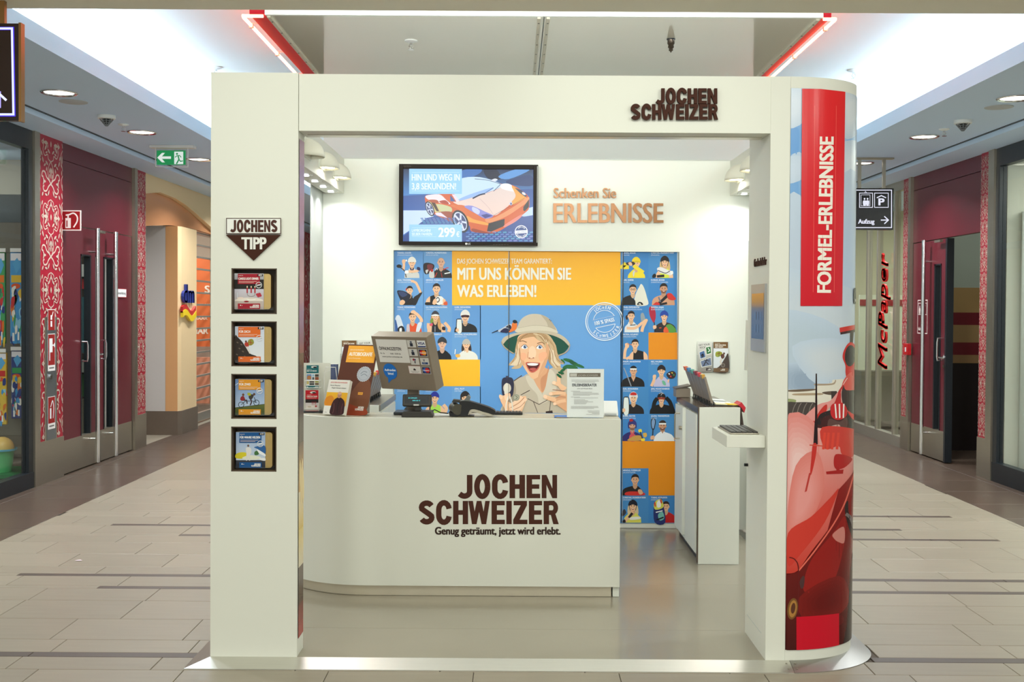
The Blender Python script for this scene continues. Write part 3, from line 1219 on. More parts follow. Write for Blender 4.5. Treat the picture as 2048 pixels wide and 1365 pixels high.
window('window_1', WL, 1, 5.6, 9.1, (9.06,), 0.13, 2.955, 'toy shop window in a black frame at the left edge', BLACKM, 0.16, 0.04)
window('window_2', WR, -1, 5.6, 9.8, (9.76,), 0.17, 2.955, 'bright shop window in a black frame at the right edge', BLACKM, 0.16, 0.04)
ALUF = mat('silver_frame', (178, 172, 158), 0.35, 0.7)
window('window_3', WR, -1, 12.12, 15.8, (12.40, 12.98, 13.36, 14.4, 15.75), 0.12, 2.955, 'stationery shop front of glass between silver posts', ALUF, 0.1, 0.022)
window('window_4', WL, 1, 16.9, 20.6, (18.1, 19.3), 0.1, 2.955, 'distant shop front in the left corridor', BLACKM, 0.3, 0.05)
structure(MB().box(WL - .2, WL, 21.9, 26, 0, 2.96).build('wall_left_far', mat('far_pier', (150, 140, 120), 0.6)), 'far end of the left wall')
structure(MB().box(WR, WR + .2, 15.8, 26, 0, 2.96).build('wall_right_far', mat('far_pier', (150, 140, 120), 0.6)), 'far end of the right wall')
# rooms behind the glass
RW = mat('shop_interior_white', (226, 224, 208), 0.7)
structure(MB().box(7.2, 7.3, 5, 9.85, 0, 3).box(WR + .1, 7.2, 9.82, 9.88, 0, 3).build('wall_shop_right', RW), 'pale walls inside the right shop')
structure(MB().box(7.2, 7.3, 12.1, 16, 0, 3).box(WR + .1, 7.2, 15.85, 15.9, 0, 3).box(WR + .1, 7.2, 12.06, 12.1, 0, 3).build('wall_shop_right', mat('stationery_wall', (196, 190, 160), 0.7)), 'walls inside the stationery shop')
area('shop_lamp', (5.7, 13.8, 2.9), (5.7, 13.8, 0), 2, 2, 60, WARM)
area('shop_lamp', (5.7, 8.0, 2.9), (5.7, 8.0, 0), 2, 2, 70, WARM)
area('shop_lamp', (-5.6, 8.4, 2.9), (-5.2, 9.6, 0), 1.2, 1.2, 30, WARM)
structure(MB().box(-8.4, WL - .1, 10.9, 11.0, 0, 3).build('wall_shop_left', mat('toyshop_back', (96, 92, 84), 0.7)), 'rear wall inside the toy shop')
# ------------------------------------------------------------------ the booth
BW = mat('booth_white', (228, 228, 216), 0.55)
BW2 = mat('booth_white_panel', (230, 232, 222), 0.5)
BFLOOR = mat('booth_floor', (150, 142, 124), 0.22, vary=0.05, scale=3, coat=0.2)
BROWN = mat('dark_brown', (66, 34, 22), 0.6, spec=0.15)
GREYPOST = mat('booth_grey', (196, 200, 194), 0.5)
FZ = 0.026                          # top of the booth platform
XL, XO, XR = -1.277, -0.911, 1.073  # left pillar outer / inner edge, right pillar inner edge
YF, YB = 4.62, 7.40                 # front and back of the booth
TOPZ = 2.487


def curve_front(off=0.0, n=22):
    """plan outline of the rounded poster pillar, from its flat front round to the outer flank"""
    a, b, cx, cy = 0.345, 0.25, 1.149, 4.87
    pts = []
    for k in range(n + 1):
        t = -PI / 2 + (PI / 2) * k / n
        x, y = cx + a * math.cos(t), cy + b * math.sin(t)
        nx, ny = math.cos(t) / a, math.sin(t) / b
        l = math.hypot(nx, ny)
        pts.append((x + nx / l * off, y + ny / l * off))
    pts.append((cx + a + off, 5.03))
    return pts


# platform with metal ramp edge
plat = thing('booth_platform', 'low glossy grey-beige booth platform with bright metal ramp edges on the hall floor', 'platform', (0.1, YF, 0))
out = [(XL, YF), (1.149, YF)] + curve_front()[1:] + [(1.494, 7.395), (XL, 7.395)]
ys_ = [YF, 5.05, 5.9, 6.75, 7.395]
cf = [p for p in curve_front()]
MB().prism([(XL, YF), (1.149, YF)] + cf[1:] + [(1.494, 5.05), (XL, 5.05)], 0.0, FZ, 'z').build('floor_panel', BFLOOR, plat)
for a, b in ((5.0515, 5.9), (5.9015, 6.75), (6.7515, 7.395)):
    MB().box(XL, 1.494, a, b, 0.0, FZ).build('floor_panel', BFLOOR, plat)
rm = MB()
rm.add([(XL - .087, YF - .087, .003), (1.168, YF - .087, .003), (1.168, YF, FZ + .001), (XL, YF, FZ + .001), (XL - .087, YF - .087, 0), (1.168, YF - .087, 0)],
       [(0, 1, 2, 3), (4, 5, 1, 0)])
rm.build('ramp_plate', ALU, plat)
rm = MB()
rm.add([(XL - .087, YF - .087, .003), (XL, YF, FZ + .001), (XL, 7.395, FZ + .001), (XL - .087, 7.395, .003), (XL - .087, YF - .087, 0), (XL - .087, 7.395, 0)],
       [(0, 1, 2, 3), (0, 3, 5, 4)])
rm.build('ramp_plate', STEEL, plat)
inn, oute = curve_front(0.0), curve_front(0.087)
inn = [(1.1695, YF)] + [p for p in inn if p[0] > 1.172]
oute = [(1.1695, YF - .087)] + [p for p in oute if p[0] > 1.19]
m_ = min(len(inn), len(oute))
inn, oute = inn[-m_:], oute[-m_:]
inn[0], oute[0] = (1.1695, YF), (1.1695, YF - .087)
inn.append((1.494, 7.395)); oute.append((1.581, 7.395))
rm = MB()
n_ = len(inn)
rm.add([(x, y, FZ + .001) for x, y in inn] + [(x, y, .003) for x, y in oute], [(k, k + 1, n_ + k + 1, n_ + k)[::-1] for k in range(n_ - 1)])
rm.add([(x, y, .003) for x, y in oute] + [(x, y, 0) for x, y in oute], [(k, k + 1, n_ + k + 1, n_ + k)[::-1] for k in range(n_ - 1)])
rm.build('ramp_plate', ALUDARK, plat)
for x in (1.150, 1.187):
    for y in (4.56, 4.597):
        z = 0.003 + (y - (YF - .087)) / .087 * .024
        MB().cyl((x, y, z), (x, y, z + .002), .004, n=8).build('ramp_screw', STEEL, plat)

# left pillar: a 14 cm deep slab with four niches
lp = thing('display_pillar', 'flat white booth pillar with four brown niches, left of the counter', 'pillar', (XL, YF, FZ))
NX0, NX1 = PY(462.5, 700, YF).x, PY(553.5, 700, YF).x
NZ = []
for ya, yb in ((537, 628.5), (643, 733.5), (748.5, 838.5), (854, 944)):
    NZ.append((PY(507, yb, YF).z, PY(507, ya, YF).z))
w = MB()
w.box(XL, NX0, YF, 4.755, FZ, TOPZ)
w.box(NX1, XO, YF, 4.755, FZ, TOPZ)
zz = [TOPZ] + [v for z0, z1 in NZ for v in (z1, z0)] + [FZ]
for k in range(0, len(zz), 2):
    w.box(NX0, NX1, YF, 4.755, zz[k + 1], zz[k])
w.build('body', BW, lp)
NICHE = mat('niche_brown', (92, 76, 60), 0.5)
NICHES = []
for z0, z1 in NZ:
    q = MB()
    q.box(NX0, NX1, YF + .085, YF + .09, z0, z1)
    t_ = .004
    q.box(NX0, NX0 + t_, YF + .001, YF + .085, z0, z1).box(NX1 - t_, NX1, YF + .001, YF + .085, z0, z1)
    q.box(NX0, NX1, YF + .001, YF + .085, z0, z0 + t_).box(NX0, NX1, YF + .001, YF + .085, z1 - t_, z1)
    q.build('niche', NICHE, lp)
# framed poster on the pillar's inner flank
def fnx(u, v, d):
    return (XO + d, u, v)


A = Art(fnx, base=0.002)
pz0, pz1 = 0.10, 2.215
ya, yb = YF + .016, 4.742
A.poly([(ya, pz0), (yb, pz0), (yb, pz1), (ya, pz1)], (96, 70, 60))
for z0, z1, c0, c1 in ((1.62, 2.215, (196, 150, 172), (172, 122, 150)), (1.31, 1.62, (150, 92, 96), (190, 140, 160)), (0.93, 1.31, (92, 74, 60), (104, 84, 70)), (0.72, 0.93, (228, 176, 106), (120, 90, 66)), (0.56, 0.72, (226, 190, 90), (244, 226, 190)),
                       (0.40, 0.56, (224, 210, 180), (230, 200, 110)), (0.24, 0.40, (74, 52, 42), (96, 70, 56)), (0.10, 0.24, (176, 44, 40), (120, 48, 40))):
    A.poly([(ya, z0), (yb, z0), (yb, z1), (ya, z1)], c0, c1)
for k in range(6):
    A.ell(ya + .03 + .013 * k, .80 - .04 * (k % 3), .02, .06, (250, 222, 160), 0, 10)
A.build('flank_poster', lp, GLOSS)

# header
hd = thing('header_beam', 'white header beam spanning the booth front between its pillars', 'header', (0.08, YF, 2.245))
MB().box(XO + .002, XR - .002, YF + .002, 4.80, 2.2455, 2.483).build('body', BW, hd)
MB().box(XO + .02, XR - .02, 4.72, 4.78, 2.2425, 2.2455).build('lamp_slot', mat('slot_metal', (210, 206, 190), 0.3, 0.6), hd)

# right pillar: white box with a rounded poster front
rp = thing('poster_pillar', 'white booth pillar with a rounded red car poster, at the right end of the header', 'pillar', (XR, YF, FZ))
cf = curve_front()
q = MB()
q.prism([(1.067, YF), (1.149, YF), (1.149, 5.03), (1.067, 5.03)], FZ, TOPZ - .004, 'z')
q.build('inner_box', BW, rp)
q = MB()
q.prism([(1.1495, YF + .004)] + [(x, y) for x, y in curve_front(-.004)][1:] + [(1.1495, 5.03)], FZ, TOPZ - .05, 'z', 0, True)
q.build('poster_panel', BW2, rp)
q = MB()
q.prism([(1.1495, YF)] + cf[1:] + [(1.1495, 5.03)], TOPZ - .052, TOPZ - .004, 'z', 0, True)
q.build('top_band', BW, rp)
q = MB()
q.prism([(1.1495, YF)] + cf[1:] + [(1.1495, 5.03)], FZ, FZ + .045, 'z', 0, True)
q.build('bottom_band', BW, rp)
# fine panel joint on the inner flank
MB().box(1.0662, 1.067, 4.70, 4.99, FZ + .09, FZ + .094).build('flank_joint', GREYPOST, rp)

# back wall with the sliding picture panels in a recess
bwl = thing('booth_back_wall', 'white rear wall of the booth around the big blue picture', 'wall', (0.14, YB, FZ))
MX0, MX1 = PY(786, 760, YB).x, PY(1356.5, 760, YB).x
MZ0, MZ1 = PY(1070, 1046, YB).z, PY(1070, 502.5, YB).z
SEAM = PY(742, 400, YB).x
w = MB()
w.box(-1.292, MX0, YB, 7.56, FZ, 2.509)
w.box(MX1, 1.578, YB, 7.56, FZ, 2.509)
w.box(MX0, MX1, YB, 7.56, MZ1, 2.509)
w.box(MX0, MX1, YB + .04, 7.56, FZ, MZ0)
w.build('body', BW2, bwl)
MB().box(-1.292, 1.578, YB + .004, 7.3959, 2.5085, 2.514).build('top_rail', GREYPOST, bwl)
# returns at both ends
MB().box(-1.299, -1.2925, 6.98, 7.56, FZ, 2.509).build('return_panel', GREYPOST, bwl)
MB().box(1.5785, 1.585, 6.98, 7.56, FZ, 2.509).build('return_panel', GREYPOST, bwl)

# side beams with lamps
for sg, side in ((-1, 'left'), (1, 'right')):
    def mx(x):
        return x if sg < 0 else 0.29 - x
    bm_ = thing('side_beam', 'white lamp-carrying beam along the %s side of the booth' % side, 'beam', (mx(-1.21), 4.80, 2.28))
    MB().box(mx(-1.275), mx(-1.15), 4.806 if sg < 0 else 5.25, YB - .001, 2.275, 2.506).build('body', BW, bm_)
    x = mx(-1.212)
    for k, y in enumerate((7.24, 6.95, 6.66, 6.37, 6.08, 5.79)):
        if sg > 0 and k > 2:
            break
        t = thing('led_downlight', 'small square-set bright lamp under the %s booth beam, %s from the rear wall' % (side, ('first', 'second', 'third', 'fourth', 'fifth', 'sixth')[k]), 'lamp', (x, y, 2.275), 'lamps under the booth beams')
        MB().box(x - .045, x + .045, y - .012, y + .012, 2.268, 2.2748).build('housing', ALU, t)
        MB().lathe([(0, -.0085), (.019, -.0085), (.021, -.006), (.021, 0)], (x, y, 2.275), 16).build('lens', mat('led_lens', (235, 244, 255), 0.3, emit=8), t)
        area('led_lamp', (x, y, 2.258), (x - sg * 0.25, y, 0),  .04, .04, 1.0, (0.97, 0.98, 1.0), 150, 'DISK')
    # dome shaped wall washers
    for k, y in enumerate((7.03, 6.55, 6.05)):
        if sg > 0 and k > 1:
            break
        xm = mx(-1.15)
        o_ = -sg
        t = thing('dome_lamp', 'white quarter-dome lamp on the %s booth beam, %s from the rear wall' % (side, ('nearest', 'second', 'third')[k]), 'lamp', (xm, y, 2.33), 'dome lamps on the booth beams')
        d = MB()
        r_ = .103
        vs, fs = [], []
        N, M_ = 9, 16
        for i in range(N + 1):
            el = (PI / 2) * i / N
            for j in range(M_ + 1):
                az = PI * j / M_ - PI / 2
                vs.append((xm + o_ * r_ * math.cos(el) * math.cos(az), y + r_ * math.cos(el) * math.sin(az), 2.332 + r_ * math.sin(el)))
        for i in range(N):
            for j in range(M_):
                a = i * (M_ + 1) + j
                fs.append((a, a + 1, a + M_ + 2, a + M_ + 1))
        d.add(vs, fs, 0, True)
        ob = d.build('dome', mat('dome_white', (232, 230, 214), 0.4), t)
        so = ob.modifiers.new('solid', 'SOLIDIFY')
        so.thickness = .004
        MB().prism([(y + r_ * 1.12 * math.cos(PI * j / 16), 2.326 + r_ * 1.12 * math.sin(PI * j / 16)) for j in range(17)], min(xm, xm + o_ * .006), max(xm, xm + o_ * .006), 'x').build('back_plate', BW2, t)
        if k < 2 or sg > 0:
            MB().lathe([(0, 0), (.03, 0), (.03, .03), (0, .03)], (xm + o_ * .045, y, 2.335), 12).build('bulb', mat('bulb_glow', (255, 244, 214), 0.4, emit=5), t)
            area('dome_glow', (xm + o_ * .03, y, 2.325), (xm + o_ * .0, y, 1), .03, .05, .9, (1.0, .97, .86), 170)

# counter
cp_ = thing('counter', 'white curved service counter with brown lettering on its front', 'counter', (0.0, 5.6, FZ))


def counter_outline(off, back, x1=0.545):
    R_ = 0.556
    cx, cy = -0.75, 5.60 + R_
    o = [(x1, 5.60 + off)]
    o += [(cx - (R_ - off) * math.sin(math.radians(a)), cy - (R_ - off) * math.cos(math.radians(a))) for a in range(0, 91, 6)]
    o.append((cx - (R_ - off), 6.36))
    i = [(cx - (R_ - back), 6.36)]
    i += [(cx - (R_ - back) * math.sin(math.radians(a)), cy - (R_ - back) * math.cos(math.radians(a))) for a in range(90, -1, -6)]
    i.append((x1, 5.60 + back))
    return o + i


MB().prism(counter_outline(0, .03), 0.085, 0.944, 'z', 0, True).build('front_panel', BW, cp_)
MB().prism(counter_outline(.031, .29), 0.915, 0.945, 'z', 0, True).build('worktop', mat('worktop_grey', (190, 184, 164), 0.35), cp_)
MB().prism(counter_outline(.032, .28, .505), FZ + .0015, 0.09, 'z', 0, True).build('plinth', mat('plinth_metal', (216, 206, 184), 0.35, 0.5, vary=0.06, scale=9), cp_)
MB().box(.513, .545, 5.631, 5.88, FZ + .0015, 0.915).build('end_panel', BW2, cp_)
MB().box(-.7, .50, 5.60 + .27, 5.60 + .285, 0.12, 0.915).build('rear_panel', BW2, cp_)
A = Art(plane_y(5.60), base=0.0008)
A.logo(838, 950.5, 279.5, 98.5, (74, 36, 22), gap=.055)
A.text('Genug geträumt, jetzt wird erlebt.', 870.5, 1069.5, 14.5, (52, 30, 22), w=250, bold=.055)
A.build('lettering', cp_, mat_print if False else PAPER)

# header lettering: raised brown letters
sg_ = thing('company_sign', 'two-line raised brown letters on the right of the white header beam', 'sign', (0.66, YF, 2.30))
for row, (word, px0, px1, py0, py1) in enumerate((('JOCHEN', 1309.5, 1433, 178.5, 209), ('SCHWEIZER', 1261, 1434.5, 210, 240.5))):
    ls, W = heavy_line(word)
    for let in ls:
        L_ = MB()
        for i, p in enumerate(let):
            L_.prism([((lambda q_: (q_.x, q_.z))(PY(px0 + px * (px1 - px0) / W, py1 - py * (py1 - py0), YF))) for px, py in p], YF - .020 - .00004 * i, YF - .006, 'y')
        L_.build('letter', BROWN, sg_)

# bronze letters on the rear wall
BRONZE = mat('bronze_letters', (150, 102, 62), 0.35, 0.35)


def raised_word(parent, word, px0, px1, pyb, hpx, Y, m, depth=.02, bold=.02):
    a0, b0 = ext(word)
    k = (px1 - px0) / (b0 - a0)
    x = 0.0
    iw = ext('I')[1]
    for i, ch in enumerate(word):
        if ch == ' ':
            continue
        off = ext(word[:i] + 'I')[1] - iw if i else 0.0
        vs, fs, _ = glyphs(ch)
        L_ = MB()
        V = []
        n = len(vs)
        for dd in (0, 1):
            for v in vs:
                p = PY(px0 + (v[0] + off - a0) * k, pyb - v[1] * hpx, Y)
                V.append((p.x, Y - depth if dd else Y - .004, p.z))
        bnd = {}
        for f in fs:
            for i2 in range(len(f)):
                e = (f[i2], f[(i2 + 1) % len(f)])
                bnd[e] = bnd.get(e, 0) + 1
        F = [tuple(n + j for j in f) for f in fs] + [tuple(f[::-1]) for f in fs]
        for (a, b) in bnd:
            if (b, a) not in bnd:
                F.append((a, b, n + b, n + a))
        for ddx, ddz in ((-bold, 0), (bold, 0)) if bold else ((0, 0),):
            s_ = hpx * Y / FPX
            L_.add([(q[0] + ddx * s_, q[1] + (0.0002 if ddx > 0 else 0), q[2]) for q in V], F)
        L_.build('letter', m, parent)


ws = thing('slogan_sign', 'bronze raised slogan letters on the white rear wall beside the screen', 'sign', (0.6, YB, 2.0))
raised_word(ws, 'Schenken Sie', 1107.5, 1231.5, 396.5, 19.5, YB, BRONZE, .022, .03)
raised_word(ws, 'ERLEBNISSE', 1107.5, 1325, 446, 38.5, YB, BRONZE, .022, .03)

# JOCHENS TIPP sign on the left pillar
tp = thing('tip_sign', 'white and brown arrow-shaped sign at the top of the left booth pillar', 'sign', (-1.09, YF, 1.75))


def pq(x, y, Y=YF):
    p = PY(x, y, Y)
    return (p.x, p.z)


MB().prism([pq(453, 437), pq(561.5, 437), pq(561.5, 467.5), pq(453, 467.5)], YF - .012, YF - .0005, 'y').build('plate', mat('sign_white', (236, 236, 230), 0.4), tp)
MB().prism([pq(453, 470.5), pq(562, 470.5), pq(508, 521.5)], YF - .012, YF - .0005, 'y').build('arrow_plate', BROWN, tp)
A = Art(plane_y(YF - .012))
for q in ([(453, 437), (561.5, 437), (561.5, 467.5), (453, 467.5)],):
    A.line(q, 1.6, (84, 62, 54), closed=True)
ls, W_h = heavy_line('JOCHENS')
for let in ls:
    for i, p in enumerate(let):
        A.poly([(460 + px * 95 / W_h, 464.5 - py * 24) for px, py in p], (74, 36, 24), lay=8 + .1 * i)
A.L = 10
A.text('TIPP', 484, 498.5, 23, (236, 234, 226), w=48, bold=.05)
A.build('lettering', tp, PAPER)

# cabinet on the right
cb = thing('side_cabinet', 'white low cabinet with brown top on the right of the booth', 'cabinet', (1.19, 6.37, FZ))
CX0, CX1, CY0, CY1, CZ = 1.071, 1.311, 6.37, 7.20, 0.94
CBR = mat('cabinet_brown', (98, 84, 72), 0.2)
MB().box(CX0 + .012, CX1, CY0 + .016, CY1, .06, CZ - .02).build('body', BW2, cb)
MB().box(CX0 + .004, CX1, CY0, CY0 + .015, FZ + .0015, CZ).build('end_panel', BW2, cb)
MB().box(CX0 - .004, CX1, CY0 + .0155, CY1 + .02, CZ - .035, CZ).build('top', CBR, cb)
MB().box(CX0 - .004, CX0 + .0035, CY0 + .002, CY0 + .02, FZ + .01, CZ).build('edge_strip', CBR, cb)
dA = MB().box(CX0 - .018, CX0 + .004, 6.86, 7.17, .10, CZ - .045)
dob = dA.build('door', BW2, cb)
h = MB()
p0 = 6.97
h.tube([(CX0 - .018, p0, .69), (CX0 - .045, p0, .69), (CX0 - .05, p0, .70), (CX0 - .05, p0, .84), (CX0 - .045, p0, .85), (CX0 - .018, p0, .85)], .005, 8)
h.build('handle', STEEL, dob)
MB().cyl((CX0 - .018, 6.90, .765), (CX0 - .035, 6.90, .765), .012, n=12).build('lock', STEEL, dob)
MB().box(CX0 - .008, CX0 + .006, 6.42, 6.80, .085, CZ - .045).build('door', BW2, cb)
MB().box(CX0 + .02, CX1 - .01, CY0 + .03, CY1, FZ + .0015, .06).build('plinth', BLACKM, cb)

# keyboard shelf and terminal on the right pillar's flank
ks = thing('keyboard_shelf', 'small white keyboard shelf on the flank of the right pillar', 'shelf', (0.98, 4.8, .92))
MB().box(.902, 1.066, 4.655, 5.0, .921, .972).build('board', BW, ks, bevel=.002)
MB().box(1.05, 1.066, 4.99, 5.003, .912, .921).build('bracket', STEEL, ks)
kb = thing('keyboard', 'grey steel keyboard on the white shelf of the right pillar', 'keyboard', (.98, 4.8, .972))
MB().box(.925, 1.05, 4.70, 4.985, .9722, .978).build('base', STEEL, kb, bevel=.002)
K = MB()
for i in range(14):
    for j in range(5):
        K.box(.932 + j * .0235, .932 + j * .0235 + .0195, 4.706 + i * .0197, 4.706 + i * .0197 + .015, .978, .984)
ko = K.build('keys', mat('dark_keys', (58, 54, 50), 0.4), kb)
ko['kind'] = 'stuff'
tm = thing('gift_terminal', 'grey framed touch screen set in the flank of the right pillar', 'screen', (1.066, 4.80, 1.3))


def X66(u, v, d):
    p = PX(u, v, 1.0665)
    return (1.0665 - d, p.y, p.z)


ty = [PX(1533, 640, 1.0665).y, PX(1505.5, 640, 1.0665).y]
tz = [PX(1519, 703.5, 1.0665).z, PX(1519, 569, 1.0665).z]
f = MB()
f.box(1.058, 1.0668, max(ty[0], 4.632), ty[1], tz[0], tz[1])
f.build('frame', mat('terminal_silver', (176, 178, 178), 0.35, 0.5), tm)
A = Art(lambda u, v, d: (1.058 - d, u, v))
y0_, y1_ = max(ty[0], 4.632) + .014, ty[1] - .018
z0_, z1_ = tz[0] + .055, tz[1] - .04
A.poly([(y0_, z0_), (y1_, z0_), (y1_, z1_), (y0_, z1_)], (52, 62, 84), (100, 82, 80))
A.poly([(y0_, z1_ - .06), (y1_, z1_ - .06), (y1_, z1_), (y0_, z1_)], (110, 84, 78), (186, 134, 92))
for k in range(3):
    for r2 in range(2):
        a = y0_ + .04 + k * (y1_ - y0_ - .08) / 3
        zb_ = z0_ + (z1_ - z0_) * (.14 + .28 * r2)
        A.poly([(a, zb_), (a + .03, zb_), (a + .03, zb_ + .035), (a, zb_ + .035)], (74, 84, 104))
A.build('display', tm, print_mat('dim_screen', .15, .45))
gs = thing('finder_sign', 'small raised brown letters above the touch screen on the right pillar flank', 'sign', (1.066, 4.82, 1.66))
word = 'Geschenkefinder'
iw = ext('I')[1]
a0, b0 = ext(word)
sy0, sy1 = 4.665, 4.90
for i, ch in enumerate(word):
    off = ext(word[:i] + 'I')[1] - iw if i else 0
    vs, fs, _ = glyphs(ch)
    L_ = MB()
    for ddy in (-.0015, .0015):
        V = [(1.0664 - .004 * e, sy1 - (v[0] + off - a0) * (sy1 - sy0) / (b0 - a0) + ddy, 1.698 + v[1] * .034) for e in (0, 1) for v in vs]
        n = len(vs)
        ed = {(f2[i2], f2[(i2 + 1) % len(f2)]) for f2 in fs for i2 in range(len(f2))}
        L_.add(V, [tuple(n + j for j in f2) for f2 in fs] + [tuple(f2[::-1]) for f2 in fs] + [(a, b, n + b, n + a) for a, b in ed if (b, a) not in ed])
    L_.build('letter', BROWN, gs)
dh = thing('blade_handle', 'white upright blade handle on the rear edge of the right pillar', 'handle', (1.06, 5.04, 1.2))
pa, pb = PY(1490.5, 741, 5.06), PY(1501, 641, 5.06)
MB().prism([(pa.x, pa.z), (PY(1500, 742, 5.06).x, pa.z), (pb.x, pb.z), (PY(1494, 641, 5.06).x, pb.z)], 5.035, 5.085, 'y').build('blade', BW, dh)
g = PY(1497.5, 483, 5.06)
g2 = PY(1495.5, 640, 5.06)
MB().box(g.x - .004, 1.0672, 5.0305, 5.036, g2.z, g.z).build('glass_edge', mat('glass_edge', (178, 196, 190), 0.2), dh)
MB().cyl((1.066, 5.0, .80), (1.05, 5.0, .80), .007, n=10).build('door_stop', BLACK, rp)

# long glossy screen on the rear wall
def X0(px, py, Y):
    p = PY(px, py, Y)
    return p.x, p.z
# ------------------------------------------------------------------ big picture on sliding panels in the recess
MY = YB + .035
BLUE, BLUE2 = (104, 158, 216), (96, 154, 214)
YEL, ORA_DIM = (246, 186, 44), (228, 142, 26)  # right-hand squares: yellow darkened to orange, weaker light put into the ink
SKIN, SKIN2, TAN = (236, 190, 152), (222, 172, 136), (198, 142, 104)
HAIRD, HAIRB, BLK, WHT = (44, 30, 24), (206, 160, 96), (26, 24, 26), (240, 242, 242)


def person(A, x, y, w, h, d):
    """a bust in a picture tile: d gives head position, size, colours and extras (tile units 0..1, y down)"""
    A.frame(x, y, w, h)
    A.L = 1
    g = d.get
    sk = g('skin', SKIN)
    hx, hy, hr = g('head', (.56, .42, .115))
    hry = hr * 1.3 * w / h
    for pts, c in g('under', []):
        A.blob(pts, c, 4)
    tc = g('top', BLK)
    sl = g('sh', (hx - .33, hx + .33))
    # long hair behind
    if g('long'):
        A.blob([(hx - hr * 1.25, hy - hry * .4), (hx, hy - hry * 1.25), (hx + hr * 1.25, hy - hry * .4), (hx + hr * 1.6, hy + hry * 1.6), (hx + hr * .6, hy + hry * 1.9), (hx - hr * .6, hy + hry * 1.9), (hx - hr * 1.5, hy + hry * 1.5)], g('hair', HAIRB), 4)
    # shoulders and chest
    sy = hy + hry * 1.55
    A.poly(cat([(sl[0], 1.0), (sl[0] + .02, sy + .17), (sl[0] + .12, sy + .05), (hx - .08, sy - .03), (hx + .08, sy - .03), (sl[1] - .12, sy + .05), (sl[1] - .02, sy + .17), (sl[1], 1.0)], 4, False), tc)
    A.blob([(hx - hr * .5, hy + hry * .6), (hx + hr * .5, hy + hry * .6), (hx + hr * .62, sy + .0), (hx, sy + .09), (hx - hr * .62, sy + .0)], tuple(int(v * .9) for v in sk), 4)
    if g('bare'):
        for s_ in (0, 1):
            e = sl[s_]; q = -1 if s_ else 1
            A.poly(cat([(e, 1.0), (e + q * .02, sy + .17), (e + q * .10, sy + .06), (e + q * .16, sy + .04), (e + q * .15, 1.0)], 4, False), sk)
    if g('collar'):
        A.poly([(hx - hr * .7, sy - .03), (hx, sy + .16), (hx + hr * .7, sy - .03), (hx + hr * .4, sy - .06), (hx, sy + .03), (hx - hr * .4, sy - .06)], g('collar'))
    for pts, c in g('mid', []):
        A.blob(pts, c, 4)
    # head
    A.ell(hx - hr * 1.0, hy + hry * .1, hr * .16, hry * .2, sk, 0, 8)
    A.ell(hx + hr * 1.0, hy + hry * .1, hr * .16, hry * .2, sk, 0, 8)
    A.blob([(hx, hy - hry), (hx + hr * .75, hy - hry * .7), (hx + hr, hy), (hx + hr * .82, hy + hry * .55), (hx + hr * .35, hy + hry * 1.0), (hx - hr * .35, hy + hry * 1.0), (hx - hr * .82, hy + hry * .55), (hx - hr, hy), (hx - hr * .75, hy - hry * .7)], sk, 3)
    if g('beard'):
        A.blob([(hx - hr * .85, hy + hry * .25), (hx - hr * .4, hy + hry * .42), (hx + hr * .4, hy + hry * .42), (hx + hr * .85, hy + hry * .25), (hx + hr * .5, hy + hry * .95), (hx - hr * .5, hy + hry * .95)], tuple(int(v * .62) for v in sk), 3)
    # eyes, brows, nose, mouth
    for s_ in (-1, 1):
        A.ell(hx + s_ * hr * .4, hy - hry * .02, hr * .17, hry * .075, (60, 40, 34), 0, 8)
        A.line([(hx + s_ * hr * .2, hy - hry * .22), (hx + s_ * hr * .62, hy - hry * .22)], hry * .09, (70, 46, 36))
    A.line([(hx + hr * .05, hy), (hx + hr * .14, hy + hry * .28)], hr * .12, tuple(int(v * .85) for v in sk))
    if g('mouth', 1) == 1:
        A.blob([(hx - hr * .42, hy + hry * .48), (hx, hy + hry * .53), (hx + hr * .42, hy + hry * .48), (hx + hr * .2, hy + hry * .72), (hx - hr * .2, hy + hry * .72)], (150, 50, 46), 3)
        A.poly([(hx - hr * .3, hy + hry * .51), (hx + hr * .3, hy + hry * .51), (hx + hr * .2, hy + hry * .6), (hx - hr * .2, hy + hry * .6)], WHT)
    else:
        A.line([(hx - hr * .3, hy + hry * .58), (hx + hr * .3, hy + hry * .58)], hry * .1, (168, 70, 62))
    hc = g('hair', HAIRD)
    kind = g('hat', 'hair')
    if kind in ('hair', 'band'):
        A.blob([(hx - hr * 1.06, hy + hry * .02), (hx - hr * 1.0, hy - hry * .75), (hx - hr * .3, hy - hry * 1.22), (hx + hr * .5, hy - hry * 1.18), (hx + hr * 1.04, hy - hry * .7), (hx + hr * 1.06, hy + hry * .02), (hx + hr * .85, hy - hry * .45), (hx, hy - hry * .62), (hx - hr * .85, hy - hry * .4)], hc, 3)
        if kind == 'band':
            A.poly([(hx - hr * 1.05, hy - hry * .62), (hx + hr * 1.05, hy - hry * .62), (hx + hr * 1.02, hy - hry * .3), (hx - hr * 1.02, hy - hry * .3)], g('hatc', WHT))
    elif kind == 'bald':
        A.line(arc(hx, hy, hr * .96, hry * .98, 200, 340, 8), hr * .1, tuple(int(v * .8) for v in sk))
    elif kind in ('helmet', 'cap', 'hood', 'visor', 'beanie'):
        c = g('hatc', BLK)
        if kind == 'hood':
            A.line(arc(hx, hy, hr * 1.12, hry * 1.12, 150, 390, 14), hr * .4, c)
        A.blob([(hx - hr * 1.22, hy - hry * .1), (hx - hr * 1.15, hy - hry * .85), (hx - hr * .4, hy - hry * 1.42), (hx + hr * .4, hy - hry * 1.42), (hx + hr * 1.15, hy - hry * .85), (hx + hr * 1.22, hy - hry * .1), (hx, hy - hry * .42)], c, 4)
